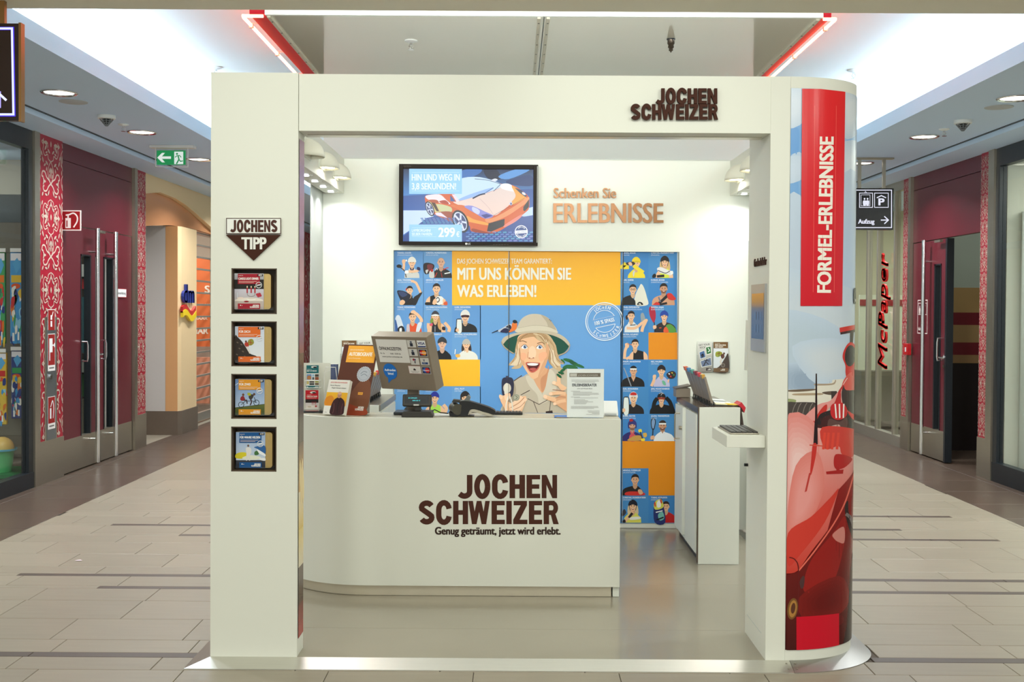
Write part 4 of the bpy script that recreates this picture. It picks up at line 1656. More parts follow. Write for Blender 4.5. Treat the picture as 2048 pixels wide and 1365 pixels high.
        if kind == 'helmet':
            A.line([(hx - hr * 1.1, hy - hry * .2), (hx - hr * .75, hy + hry * .9)], hr * .16, c)
            A.line([(hx + hr * 1.1, hy - hry * .2), (hx + hr * .75, hy + hry * .9)], hr * .16, c)
        if kind in ('cap', 'visor'):
            A.blob([(hx - hr * 1.1, hy - hry * .42), (hx, hy - hry * .62), (hx + hr * 1.1, hy - hry * .42), (hx + hr * 1.2, hy - hry * .2), (hx - hr * 1.2, hy - hry * .2)], g('peak', c), 3)
    if g('goggles'):
        A.blob([(hx - hr * 1.0, hy - hry * .3), (hx + hr * 1.0, hy - hry * .3), (hx + hr * .95, hy + hry * .2), (hx + hr * .2, hy + hry * .12), (hx - hr * .2, hy + hry * .12), (hx - hr * .95, hy + hry * .2)], g('goggles'), 3)
    if g('glasses'):
        for s_ in (-1, 1):
            A.line(arc(hx + s_ * hr * .42, hy, hr * .36, hry * .22, 0, 330, 11), hr * .09, BLK, closed=True)
    for pts, c in g('over', []):
        if isinstance(c, tuple) and len(c) == 4:
            A.line(pts, c[3], c[:3], smooth=True)
        else:
            A.blob(pts, c, 4)


def arm(pts, w, c):
    return (pts, (c[0], c[1], c[2], w))


def caption(A, x, y, w, t1, t2):
    A.frame()
    A.L = 1
    A.text(t1, x + w * .09, y + 5.6, 3.0, (224, 234, 244), bold=.03)
    A.text(t2, x + w * .09, y + 9.9, 2.6, (206, 222, 240))


LC, RC = (789.5, 846.5, 904.0), (1241.0, 1297.0)
LW, RWD = 57.5, 56.0
ROW = 54.4
LT = [  # column, row, caption, job, data
    (0, 0, 'TANNES, GOLFER', '(PRODUKTMANAGER)', dict(head=(.60, .44, .11), hat='cap', hatc=(232, 230, 224), hair=(120, 80, 50), top=(206, 206, 202), sh=(.34, .86), collar=(40, 44, 84),
        under=[([(.06, .55), (.14, .50), (.24, .54), (.22, .62), (.10, .62)], (40, 36, 34))],
        over=[arm([(.30, .72), (.32, .52), (.30, .40)], .085, SKIN), ([(.26, .34), (.36, .32), (.37, .44), (.27, .46)], SKIN), ([(.38, .34), (.42, .32), (.43, .38), (.39, .39)], WHT),
              arm([(.48, .76), (.66, .76), (.84, .72)], .09, SKIN), arm([(.20, .62), (.34, .74), (.40, .98)], .03, (50, 46, 44)), ([(.36, .74), (.46, .72), (.48, .82), (.36, .84)], WHT), ([(.78, .60), (.88, .62), (.88, .72), (.78, .70)], (40, 44, 84))])),
    (1, 0, 'TORSTEN, MOPEDFAHRER', '(PRODUKTLEITER)', dict(head=(.62, .42, .12), hat='bald', mouth=0, top=(34, 32, 34), sh=(.30, 1.0), skin=(222, 174, 146),
        over=[([(.02, .48), (.18, .44), (.36, .50), (.38, .62), (.26, .80), (.08, .86), (.01, .70)], (40, 30, 34)), ([(.14, .52), (.30, .50), (.34, .60), (.22, .76), (.16, .70)], (120, 50, 56)), ([(.08, .72), (.18, .70), (.12, .84)], (206, 206, 206)),
              ([(.22, .76), (.36, .74), (.38, .98), (.22, .98)], (206, 206, 204)), ([(.28, .68), (.34, .68), (.34, .76), (.27, .77)], (196, 46, 36)), arm([(.50, .70), (.46, .64), (.42, .72)], .03, (206, 206, 206)), arm([(.70, .70), (.80, .64), (.88, .62)], .03, (206, 56, 42)), arm([(.74, .84), (.94, .80)], .04, WHT), arm([(.40, .98), (.48, .80)], .025, (200, 50, 40)), arm([(.66, .98), (.62, .80)], .02, (200, 50, 40))])),
    (0, 1, 'JULIA, TÄNZERIN', '(SACHBEARBEITERIN)', dict(head=(.52, .46, .10), hair=(40, 28, 26), mouth=0, top=(40, 38, 40), sh=(.28, .74),
        under=[([(.66, .72), (.82, .60), (.90, .50), (.96, .54), (.84, .76), (.74, .98), (.62, .98)], (40, 38, 40)), ([(.38, .40), (.44, .36), (.46, .46), (.40, .48)], (216, 60, 40))],
        over=[arm([(.90, .54), (.82, .34), (.74, .18), (.66, .14)], .085, SKIN), ([(.54, .08), (.66, .08), (.72, .16), (.60, .16)], SKIN), ([(.08, .50), (.22, .46), (.40, .52), (.56, .66), (.38, .92), (.24, .88)], (38, 40, 56)), ([(.12, .52), (.24, .49), (.36, .54), (.44, .62), (.26, .70)], (60, 72, 110)), ([(.18, .86), (.28, .80), (.36, .88), (.30, .98), (.18, .98)], SKIN)])),
    (1, 1, 'ARNOLD, FUSSBALLER', '(PRODUKTLEITER)', dict(head=(.46, .40, .12), top=(32, 30, 32), sh=(.08, .78), bare=1,
        over=[([(.42, .74), (.56, .66), (.70, .74), (.70, .92), (.56, .99), (.42, .92)], (236, 236, 234)), ([(.44, .76), (.52, .70), (.58, .80), (.52, .90), (.44, .88)], (60, 62, 70)), ([(.46, .78), (.52, .74), (.55, .80), (.50, .87)], (236, 236, 234)), ([(.36, .80), (.44, .76), (.48, .90), (.40, .98), (.32, .94)], SKIN), ([(.68, .80), (.76, .78), (.78, .90), (.70, .98)], SKIN), ([(.72, .90), (.82, .86), (.84, .99), (.72, .99)], (220, 90, 50)), ([(.08, .90), (.26, .90), (.26, .99), (.08, .99)], (32, 30, 32))])),
    (0, 2, 'TOBIAS, WEINKENNER', '(VERTRIEB)', dict(head=(.62, .44, .115), hair=(70, 48, 34), top=(222, 84, 44), sh=(.40, .94),
        under=[([(.02, .50), (.12, .36), (.22, .50), (.32, .98), (.02, .99)], (216, 226, 240)), ([(.01, .56), (.06, .60), (.12, .99), (.02, .99)], (60, 100, 170)), ([(.10, .86), (.22, .76), (.32, .82), (.34, .99), (.14, .99)], (36, 36, 40)), ([(.17, .86), (.24, .84), (.24, .98), (.17, .98)], WHT)],
        over=[arm([(.92, .62), (.92, .52), (.80, .36), (.64, .24)], .11, SKIN), ([(.56, .24), (.64, .18), (.72, .22), (.68, .30), (.58, .30)], SKIN), ([(.80, .68), (.92, .62), (.94, .72), (.84, .99), (.74, .99)], (216, 222, 232)), ([(.42, .74), (.50, .70), (.52, .99), (.42, .99)], (200, 190, 196))])),
    (1, 2, 'U.A. MARATHONLÄUFERIN', '(GRAFIK & DESIGN)', dict(head=(.42, .42, .105), hat='visor', hatc=(60, 60, 70), peak=WHT, hair=(196, 146, 92), long=1, top=(40, 40, 44), sh=(.14, .78), bare=1,
        over=[arm([(.74, .64), (.90, .84), (.88, .98)], .11, SKIN), arm([(.18, .66), (.18, .84), (.24, .98)], .10, SKIN), ([(.24, .56), (.34, .48), (.34, .62), (.26, .66)], (120, 150, 60)), ([(.22, .70), (.32, .66), (.32, .76), (.24, .76)], (220, 90, 110)), ([(.54, .56), (.60, .60), (.62, .90), (.54, .86), (.50, .70)], (206, 156, 100)), ([(.66, .80), (.76, .80), (.76, .92), (.66, .90)], (50, 30, 34)), arm([(.41, .78), (.41, .98)], .02, (170, 176, 190))])),
    (2, 2, 'ULRIK, SKIFAHRERIN', '(FINANZEN)', dict(head=(.46, .42, .125), hat='helmet', hatc=(232, 228, 224), goggles=(70, 34, 40), top=(34, 34, 38), sh=(.08, .88),
        over=[([(.16, .99), (.15, .56), (.20, .50), (.30, .50), (.35, .56), (.35, .99)], (30, 30, 34)), ([(.18, .99), (.175, .57), (.22, .53), (.29, .53), (.33, .57), (.33, .99)], (230, 234, 230)), ([(.14, .88), (.22, .86), (.24, .96), (.14, .97)], SKIN), arm([(.40, .72), (.60, .70)], .015, (90, 92, 100))])),
    (0, 3, 'KAI, RUDERER', '(EINKAUF)', dict(head=(.55, .42, .115), top=(60, 90, 150))),
    (1, 3, 'STEFAN, RENNPILOT', '(VERTRIEB)', dict(head=(.66, .42, .125), hat='beanie', hatc=(56, 58, 64), mouth=0, skin=(226, 182, 156), top=(28, 28, 32), sh=(.30, .98), hair=(40, 34, 30))),
    (2, 3, 'ANTONIA, SCHAUSPIELERIN', '(BUCHHALTUNG)', dict(head=(.50, .46, .11), hat='cap', hatc=(190, 184, 176), long=1, hair=(60, 42, 36), top=(232, 230, 222), sh=(.18, .90),
        over=[arm([(.30, .96), (.44, .84), (.52, .70)], .11, (232, 230, 222)), ([(.48, .60), (.56, .60), (.57, .72), (.50, .74)], SKIN), ([(.12, .82), (.26, .80), (.28, .90), (.16, .92)], (240, 180, 80)), arm([(.10, .80), (.12, .62)], .03, WHT)])),
    (0, 5, 'ILONA', '(EMPFANG)', dict(head=(.70, .40, .13), hat='beanie', hatc=(216, 216, 212), top=(60, 60, 58), sh=(.30, .98))),
    (1, 5, 'MIA, LÄUFERIN', '(LAGER)', dict(head=(.40, .42, .12), hat='beanie', hatc=(44, 52, 150), hair=(50, 34, 28), top=(170, 220, 90), sh=(.06, .76), bare=1,
        over=[arm([(.30, .66), (.18, .58), (.02, .50)], .02, BLK), arm([(.70, .66), (.80, .80), (.74, .98)], .12, SKIN), arm([(.24, .70), (.22, .98)], .04, BLK)])),
    (2, 5, 'JÖRG, PILOT', '(VERTRIEB)', dict(head=(.46, .42, .13), hat='hood', hatc=(44, 38, 38), top=(44, 40, 40), sh=(.12, .90), mouth=0, beard=1, over=[([(.34, .66), (.56, .62), (.70, .74), (.50, .90), (.34, .84)], (70, 62, 56))])),
]
RT = [
    (0, 0, 'GEORG, SEGLER', '(INLAND)', dict(head=(.56, .46, .12), hat='cap', hatc=(240, 212, 40), peak=(220, 190, 30), top=(238, 214, 48), sh=(.26, .88), hair=(60, 40, 30),
        over=[arm([(.30, .60), (.06, .60), (.20, .46)], .14, (238, 214, 48)), arm([(.82, .80), (.62, .66), (.46, .54)], .13, (238, 214, 48)), ([(.20, .44), (.44, .40), (.52, .48), (.42, .54), (.24, .52)], (56, 40, 36)), ([(.28, .44), (.38, .42), (.42, .54), (.32, .54)], SKIN), ([(.44, .78), (.52, .74), (.46, .96)], (206, 206, 204))])),
    (1, 0, 'CHRISTINE, INLINESKATERIN', '(FINANZEN)', dict(head=(.58, .42, .12), hat='helmet', hatc=(40, 34, 34), hair=(214, 180, 120), long=1, top=(214, 222, 70), sh=(.26, .88), bare=1,
        over=[([(.30, .66), (.44, .60), (.72, .72), (.86, .78), (.80, .90), (.62, .86), (.40, .80)], (224, 224, 226)), arm([(.34, .72), (.60, .82), (.76, .74)], .025, BLK), ([(.14, .90), (.22, .84), (.28, .92), (.22, .99), (.14, .99)], BLK), arm([(.30, .94), (.56, .92)], .09, (40, 34, 36)), ([(.78, .76), (.86, .74), (.88, .84), (.80, .86)], WHT)])),
    (0, 1, 'LARS, SURFER', '(INLAND)', dict(head=(.44, .42, .115), hair=(34, 28, 28), glasses=1, top=(34, 32, 34), sh=(.02, .54), under=[([(.50, .99), (.54, .60), (.66, .34), (.74, .22), (.84, .36), (.94, .70), (.97, .99)], (226, 224, 210))],
        over=[([(.60, .94), (.66, .88), (.76, .90), (.80, .99), (.60, .99)], (34, 32, 34)), ([(.64, .96), (.70, .93), (.74, .99)], (226, 224, 210))])),
    (1, 1, 'FLORIAN, BOXER', '(MARKETING MANAGER)', dict(head=(.54, .40, .125), hair=(36, 28, 26), skin=(206, 154, 122), top=(206, 154, 122), sh=(.12, .94), beard=1,
        over=[arm([(.34, .96), (.56, .76), (.70, .62)], .10, (36, 34, 38)), ([(.66, .58), (.80, .56), (.90, .66), (.98, .78), (.84, .82), (.70, .76)], (206, 50, 42)), ([(.18, .96), (.30, .88), (.44, .99), (.18, .99)], (206, 50, 42)), arm([(.40, .98), (.66, .92)], .08, (40, 38, 42)), arm([(.36, .70), (.42, .88)], .05, (110, 112, 130))])),
    (0, 2, 'TRABI, EXPEDIENTIN', '(UNTERNEHMENSKUNDEN)', dict(head=(.38, .40, .115), hair=(48, 34, 30), top=(224, 228, 232), sh=(.14, .66),
        under=[([(.18, .42), (.24, .36), (.26, .52), (.20, .52)], (48, 34, 30))],
        over=[([(.72, .34), (.80, .28), (.86, .40), (.92, .70), (.82, .74), (.74, .60)], (150, 160, 166)), arm([(.22, .84), (.52, .84), (.78, .64)], .10, SKIN), arm([(.76, .98), (.80, .80), (.90, .60)], .11, SKIN), ([(.76, .62), (.92, .50), (.97, .58), (.82, .74)], SKIN), arm([(.34, .74), (.54, .72)], .03, (60, 60, 66))])),
    (1, 2, 'SANDRA, KAJAK', '(KUNDENSERVICE)', dict(head=(.56, .42, .115), hat='helmet', hatc=(40, 70, 160), top=(50, 44, 46), sh=(.20, .98), under=[([(.02, .10), (.12, .04), (.22, .12), (.26, .40), (.20, .64), (.12, .56), (.04, .36)], (176, 40, 62))],
        over=[arm([(.20, .62), (.22, .78), (.24, .96)], .03, BLK), ([(.16, .76), (.26, .74), (.28, .84), (.18, .88)], SKIN), ([(.62, .76), (.78, .70), (.94, .84), (.98, .99), (.70, .99)], (90, 150, 66)), ([(.56, .84), (.64, .80), (.72, .99), (.54, .99)], (220, 90, 50)), arm([(.38, .84), (.46, .83)], .03, (220, 90, 50))])),
    (0, 3, 'KATRIN, GOURMET', '(PERSONALWESEN)', dict(head=(.52, .44, .115), hair=(38, 28, 28), mouth=0, top=(32, 30, 32), sh=(.30, .98), bare=1,
        over=[arm([(.14, .98), (.16, .70), (.22, .52)], .10, SKIN), ([(.16, .42), (.28, .40), (.30, .54), (.20, .58)], SKIN), arm([(.24, .42), (.40, .46)], .025, (206, 120, 80)), arm([(.34, .90), (.20, .98)], .09, SKIN)])),
    (0, 4, 'PHILIPP, NAHKÄMPFER', '(EINKAUF)', dict(head=(.46, .42, .115), hat='band', hair=(30, 24, 24), mouth=0, skin=(214, 164, 130), top=(30, 28, 30), sh=(.02, .86), collar=(214, 164, 130), over=[arm([(.12, .30), (.24, .60), (.38, .98)], .035, (150, 156, 166)), arm([(.40, .30), (.52, .30)], .03, BLK)])),
    (1, 4, 'RIEZ, MALERIN', '(TEXTERIN)', dict(head=(.46, .42, .115), hat='beanie', hatc=(40, 32, 34), hair=(40, 32, 34), top=(190, 186, 216), sh=(.18, .76),
        over=[arm([(.10, .98), (.18, .80), (.22, .64)], .10, SKIN), ([(.16, .58), (.26, .56), (.26, .68), (.16, .70)], SKIN), ([(.64, .56), (.72, .46), (.88, .42), (.98, .52), (.92, .68), (.74, .70)], (56, 40, 40)), ([(.70, .52), (.75, .50), (.76, .56)], WHT), ([(.80, .48), (.86, .47), (.86, .52)], (230, 200, 60)), ([(.86, .56), (.92, .54), (.92, .60)], (60, 140, 70)), ([(.76, .60), (.82, .60), (.80, .66)], (200, 60, 50)), arm([(.72, .72), (.70, .84)], .06, SKIN), ([(.48, .78), (.58, .80), (.62, .94), (.52, .92)], (110, 180, 150))])),
    (0, 5, 'ELKE, SKIFAHRERIN', '(FINANZEN)', dict(head=(.46, .42, .12), hat='helmet', hatc=(224, 222, 222), top=(34, 32, 36), sh=(.06, .84), over=[([(.36, .24), (.46, .20), (.56, .24), (.56, .31), (.36, .31)], (196, 44, 38)), ([(.10, .99), (.10, .44), (.20, .36), (.30, .44), (.30, .99)], (36, 34, 36)), ([(.12, .99), (.12, .46), (.20, .40), (.28, .46), (.28, .99)], (224, 232, 228)), ([(.06, .82), (.16, .80), (.16, .92), (.06, .92)], SKIN)])),
    (1, 5, 'JENS, MOUNTAINBIKER', '(CONTROLLER)', dict(head=(.46, .44, .115), hat='helmet', hatc=(30, 30, 34), goggles=(150, 60, 40), top=(26, 26, 28), sh=(.04, .96), over=[arm([(.16, .84), (.22, .56), (.32, .42)], .14, (26, 26, 28)), arm([(.86, .84), (.76, .56), (.62, .40)], .14, (26, 26, 28)), arm([(.38, .26), (.46, .22), (.54, .26)], .02, (190, 190, 196)), arm([(.44, .32), (.50, .22)], .02, (190, 190, 196))])),
    (0, 6, 'ROBIN, SKATER', '(KONSTRUKTION)', dict(head=(.42, .44, .12), hat='hood', hatc=(56, 56, 120), mouth=0, beard=1, skin=(214, 166, 140), top=(48, 44, 108), sh=(.04, .80), collar=(206, 80, 90), mid=[([(.34, .76), (.52, .76), (.54, .99), (.32, .99)], (206, 80, 90))],
        over=[([(.26, .94), (.50, .80), (.72, .80), (.80, .92), (.64, .99), (.30, .99)], (196, 150, 76)), ([(.64, .58), (.74, .56), (.76, .66), (.66, .68)], (240, 214, 60)), ([(.80, .72), (.92, .70), (.94, .82), (.84, .86)], (214, 170, 80)), ([(.74, .92), (.86, .90), (.86, .99), (.74, .99)], (240, 214, 60)), arm([(.70, .66), (.78, .90)], .04, (60, 50, 50)), ([(.32, .20), (.42, .18), (.44, .26), (.34, .28)], (170, 40, 40))])),
    (1, 6, 'JULIAN, TENNISSPIELER', '(CLIENT)', dict(head=(.50, .44, .125), hat='band', hair=(52, 38, 30), skin=(204, 152, 120), beard=1, top=(228, 232, 236), sh=(.18, .92), collar=(228, 232, 236),
        under=[([(.08, .30), (.12, .16), (.20, .14), (.26, .28), (.22, .52), (.16, .60), (.10, .50)], (40, 40, 44)), ([(.11, .30), (.14, .20), (.19, .18), (.23, .28), (.20, .48), (.16, .54), (.12, .46)], (130, 160, 200))],
        over=[arm([(.16, .56), (.14, .96)], .04, (44, 44, 48)), ([(.08, .82), (.20, .80), (.20, .92), (.08, .94)], SKIN2), arm([(.94, .96), (.99, .70)], .08, SKIN2)])),
    (0, 8, 'ARNOLD, FUSSBALLER', '(PRODUKTLEITER)', dict(head=(.52, .42, .125), hair=(40, 30, 26), skin=(222, 170, 134), top=(32, 28, 30), sh=(.04, .82), over=[([(.20, .88), (.44, .85), (.80, .88), (.84, .99), (.20, .99)], (206, 50, 44)), ([(.62, .80), (.74, .78), (.80, .92), (.68, .96)], (222, 170, 134))])),
    (0, 9, 'CHRISTINE, INLINESKATERIN', '(FINANZEN)', dict(head=(.44, .40, .125), hat='helmet', hatc=(30, 30, 44), hair=(216, 196, 160), long=1, top=(224, 220, 96), sh=(.12, .74), over=[arm([(.14, .96), (.28, .80), (.44, .60)], .11, SKIN), arm([(.30, .82), (.42, .64)], .09, (38, 34, 40)), ([(.06, .60), (.14, .50), (.20, .62), (.12, .74), (.04, .74)], (60, 60, 70)), ([(.36, .80), (.68, .78), (.70, .86), (.36, .90)], (236, 236, 226)), ([(.08, .92), (.16, .88), (.18, .99), (.06, .99)], (40, 36, 40))])),
    (1, 9, 'TOBIAS, KITESURFER', '(MARKETING)', dict(head=(.62, .40, .115), hair=(50, 34, 28), mouth=0, top=(196, 34, 36), sh=(.40, .98), over=[([(.20, .30), (.40, .12), (.50, .20), (.60, .99), (.22, .99)], (40, 50, 110)), ([(.20, .28), (.40, .12), (.50, .22), (.52, .44), (.24, .52)], (214, 214, 90)), ([(.30, .26), (.40, .18), (.44, .40), (.32, .44)], WHT), ([(.20, .28), (.24, .24), (.26, .40), (.22, .40)], (206, 50, 46)), ([(.40, .14), (.46, .16), (.48, .28), (.44, .28)], (206, 50, 46)), ([(.34, .70), (.50, .60), (.56, .84), (.40, .92)], (120, 190, 180)), arm([(.26, .62), (.50, .56)], .04, WHT), arm([(.28, .90), (.54, .80)], .05, (24, 24, 34))])),
]


def woman(A):
    """laughing woman in a pith helmet with a bullfinch on its brim (flat print)"""
    A.frame(960, 590, 1 / 5.25, 1 / 5.25)
    A.L = 8
    KH, KH2, KH3 = (196, 184, 164), (174, 160, 140), (214, 204, 186)
    F, F2, F3 = (238, 190, 150), (222, 166, 126), (246, 208, 176)
    BL1, BL2, BL3 = (206, 176, 136), (176, 140, 100), (228, 208, 180)
    # leaves behind the shoulder
    for x, y, a, b, r in ((930, 690, 60, 18, 15), (985, 720, 60, 20, 25), (1040, 745, 60, 16, 20), (900, 760, 40, 20, -30), (870, 700, 30, 14, 50), (960, 760, 70, 24, 10)):
        A.ell(x, y, a, b, (28, 84, 52) if x % 2 else (38, 104, 60), r, 12)
    # shirt
    A.blob([(230, 1240), (250, 1130), (300, 980), (360, 900), (450, 860), (520, 830), (640, 900), (720, 790), (800, 760), (900, 780), (1000, 800), (1120, 900), (1180, 1060), (1200, 1240), (800, 1242), (500, 1242)], KH, 4)
    A.blob([(250, 1130), (300, 980), (350, 920), (380, 1000), (350, 1120), (290, 1240), (236, 1240)], KH2, 4)
    A.line([(356, 905), (440, 848)], 10, (90, 72, 60))
    A.poly([(426, 1050), (520, 1000), (526, 1006), (430, 1056)], (70, 56, 50))
    # neck
    A.blob([(520, 830), (560, 900), (600, 960), (652, 1030), (690, 960), (720, 800), (640, 760)], F2, 4)
    A.blob([(640, 880), (700, 820), (720, 740), (716, 900), (660, 1020), (640, 980)], (206, 146, 108), 4)
    # lapels
    A.blob([(540, 860), (480, 860), (520, 960), (600, 1050), (620, 1150), (656, 1060), (600, 960)], KH3, 3)
    A.blob([(730, 780), (690, 960), (650, 1060), (616, 1150), (740, 1100), (800, 1000), (800, 860)], KH3, 3)
    A.line([(500, 1090), (620, 1152), (740, 1088)], 7, (80, 66, 58))
    A.line([(560, 1120), (606, 1240)], 6, (70, 56, 50))
    A.line([(742, 1110), (730, 1220)], 6, (70, 56, 50))
    A.poly([(690, 1225), (760, 1215), (764, 1243), (690, 1243)], (56, 42, 38))
    # hair behind the face
    A.blob([(380, 420), (350, 540), (370, 640), (300, 735), (360, 745), (330, 775), (420, 770), (450, 700), (420, 560)], BL1, 4)
    A.blob([(640, 400), (760, 420), (820, 560), (830, 680), (880, 730), (840, 730), (860, 800), (790, 780), (740, 720), (700, 560)], BL1, 4)
    A.blob([(360, 560), (376, 650), (320, 735), (390, 740), (430, 700), (408, 600)], BL3, 4)
    A.blob([(720, 520), (790, 600), (800, 690), (850, 740), (790, 740), (740, 690)], BL3, 4)
    A.blob([(720, 560), (750, 640), (740, 720), (780, 770), (730, 720), (706, 640)], BL2, 4)
    A.line([(780, 560), (800, 660), (860, 720)], 8, BL2, True)
    A.line([(390, 480), (384, 620), (330, 720)], 8, BL2, True)
    # dark green underside of the brim
    A.blob([(228, 500), (300, 430), (420, 394), (560, 384), (700, 390), (840, 420), (936, 510), (900, 590), (824, 634), (780, 500), (640, 420), (500, 420), (400, 470), (360, 616), (276, 570)], (18, 78, 62), 4)
    # face
    A.blob([(400, 440), (480, 405), (600, 400), (690, 430), (728, 540), (720, 640), (690, 740), (640, 830), (590, 876), (546, 880), (490, 810), (430, 700), (396, 560)], F, 5)
    A.blob([(690, 500), (728, 560), (716, 660), (680, 760), (610, 866), (640, 760), (690, 640)], F2, 4)
    A.blob([(400, 560), (410, 640), (450, 740), (470, 720), (430, 620)], F2, 4)
    A.blob([(520, 560), (560, 540), (590, 600), (575, 660), (530, 665), (510, 650)], F3, 4)
    A.blob([(620, 620), (690, 600), (700, 650), (650, 700), (620, 680)], (242, 178, 140), 4)
    A.blob([(420, 620), (470, 610), (490, 650), (460, 690), (430, 670)], (242, 178, 140), 4)
    # fringe
    A.blob([(540, 404), (660, 400), (740, 440), (800, 560), (760, 580), (700, 500), (690, 560), (650, 500), (600, 470)], BL1, 4)
    A.blob([(600, 410), (690, 420), (720, 480), (690, 510), (640, 460)], BL2, 4)
    A.blob([(480, 410), (560, 404), (600, 470), (560, 440), (430, 470), (400, 520), (404, 450)], (188, 146, 104), 4)
    for pts, c_ in (([(700, 440), (770, 540), (790, 640), (830, 700)], BL2), ([(690, 470), (740, 580), (752, 680), (800, 770)], (232, 212, 182)), ([(740, 470), (800, 580), (820, 660), (880, 720)], (190, 156, 116)), ([(716, 520), (760, 620), (770, 700), (820, 760)], (162, 126, 90)),
                    ([(396, 470), (372, 580), (380, 660), (320, 730)], (190, 156, 116)), ([(404, 520), (398, 640), (360, 735)], (232, 212, 182)), ([(414, 560), (420, 660), (396, 745)], (162, 126, 90)),
                    ([(560, 410), (640, 430), (690, 500)], (228, 206, 172)), ([(600, 404), (690, 436), (750, 520)], (190, 152, 110)), ([(500, 412), (450, 440), (416, 490)], (150, 110, 76))):
        A.line(pts, 7, c_, True)
    # brows and eyes
    A.line([(414, 492), (450, 484), (490, 500)], 9, (150, 104, 70), True)
    A.line([(600, 512), (650, 500), (680, 520)], 9, (150, 104, 70), True)
    for cx, cy in ((466, 548), (624, 550)):
        A.blob([(cx - 34, cy + 4), (cx - 10, cy - 20), (cx + 18, cy - 18), (cx + 36, cy + 8), (cx + 8, cy + 20), (cx - 18, cy + 18)], (250, 248, 246), 4)
        A.ell(cx + 6, cy - 1, 17, 18, (88, 118, 170))
        A.ell(cx + 6, cy - 1, 8, 9, (20, 20, 26))
        A.ell(cx + 11, cy - 7, 4, 4, WHT)
        A.line([(cx - 36, cy + 4), (cx - 10, cy - 22), (cx + 18, cy - 20), (cx + 38, cy + 8)], 5, (110, 66, 48), True)
    # nose
    A.line([(508, 600), (500, 655), (530, 672), (570, 664)], 6, (206, 142, 106), True)
    A.ell(520, 664, 8, 5, (170, 100, 76))
    A.ell(560, 662, 8, 5, (170, 100, 76))
    # mouth
    A.blob([(478, 716), (540, 708), (600, 712), (632, 720), (610, 780), (560, 816), (516, 800)], (206, 100, 84), 5)
    A.blob([(492, 722), (550, 716), (620, 724), (600, 772), (560, 800), (522, 790)], (90, 24, 26), 5)
    A.blob([(496, 722), (550, 716), (612, 724), (590, 742), (540, 744), (506, 738)], (250, 248, 242), 4)
    A.blob([(520, 776), (560, 766), (590, 776), (562, 798), (534, 792)], (196, 90, 84), 4)
    # crown and brim of the helmet
    A.blob([(390, 390), (400, 320), (440, 250), (520, 206), (620, 204), (710, 240), (770, 310), (800, 390), (600, 384)], (206, 194, 174), 5)
    A.blob([(640, 210), (720, 250), (770, 310), (800, 390), (730, 386), (700, 290)], (184, 170, 148), 4)
    A.blob([(392, 350), (560, 320), (700, 330), (796, 372), (806, 400), (600, 376), (388, 396)], (214, 204, 184), 4)
    A.line([(400, 350), (560, 322), (700, 332), (790, 366)], 3, (160, 146, 124), True)
    A.blob([(226, 492), (262, 440), (400, 396), (580, 376), (760, 388), (880, 440), (940, 510), (936, 540), (860, 470), (740, 420), (580, 398), (420, 416), (300, 460), (240, 520)], (198, 184, 160), 4)
    A.line([(226, 492), (250, 540), (300, 584), (356, 618)], 12, (176, 160, 136), True)
    A.line([(940, 520), (930, 570), (890, 610), (826, 636)], 12, (176, 160, 136), True)
    for x, y in ((730, 262), (742, 274)):
        A.ell(x, y, 5, 5, (90, 80, 70), 0, 8)
    # bullfinch
    A.poly([(122, 398), (190, 368), (194, 380), (126, 404)], (28, 28, 40))
    A.blob([(190, 376), (250, 340), (310, 306), (340, 320), (330, 372), (270, 392), (210, 392)], (190, 196, 210), 4)
    A.blob([(212, 386), (262, 350), (322, 370), (300, 396), (240, 396)], (36, 40, 78), 4)
    A.blob([(270, 340), (310, 316), (330, 336), (322, 366), (300, 350)], (28, 32, 60), 4)
    A.blob([(302, 392), (330, 350), (338, 300), (372, 284), (390, 310), (380, 360), (340, 386)], (232, 122, 50), 4)
    A.ell(366, 282, 24, 18, (24, 26, 34), 10)
    A.poly([(384, 280), (398, 292), (382, 298)], (24, 26, 34))
    A.line([(270, 394), (276, 406)], 4, (60, 40, 40))
    # left hand with the compass camera
    A.blob([(236, 880), (290, 866), (340, 876), (356, 940), (344, 1050), (300, 1080), (240, 1060), (228, 960)], (46, 46, 70), 3)
    A.ell(285, 980, 42, 52, (210, 200, 184))
    A.blob([(262, 940), (292, 936), (294, 1040), (256, 1040)], (224, 218, 206), 3)
    A.poly([(272, 852), (296, 852), (298, 874), (270, 874)], (60, 60, 84))
    A.blob([(212, 1060), (260, 1056), (310, 1030), (322, 1070), (300, 1120), (360, 1140), (440, 1070), (486, 1070), (470, 1150), (420, 1240), (290, 1242), (250, 1180), (214, 1110)], F, 4)
    for a in ([(300, 1170), (400, 1110), (440, 1068)], [(320, 1200), (420, 1150), (486, 1090)], [(330, 1226), (400, 1210), (452, 1140)]):
        A.line(a, 34, F3, True)
    for a in ([(320, 1186), (410, 1134), (462, 1080)], [(330, 1216), (420, 1176), (474, 1120)]):
        A.line(a, 5, (176, 112, 84), True)
    A.ell(218, 1072, 18, 26, F3, -20)
    A.blob([(258, 1050), (300, 1034), (318, 1074), (290, 1110), (262, 1100)], F3, 4)
    A.ell(380, 1078, 36, 34, (150, 150, 132))
    A.ell(380, 1078, 26, 24, (178, 176, 156))
    A.line([(372, 1060), (392, 1078), (374, 1096)], 6, (96, 92, 78), True)
    A.line([(300, 1064), (276, 1140), (272, 1240)], 12, (236, 230, 220), True)
    A.line([(316, 1070), (336, 1140), (344, 1240)], 12, (226, 220, 208), True)
    # right hand reaching forward
    A.blob([(670, 1060), (720, 1060), (790, 1080), (880, 1040), (960, 1060), (1000, 1160), (940, 1240), (840, 1180), (770, 1130), (690, 1090)], F2, 4)
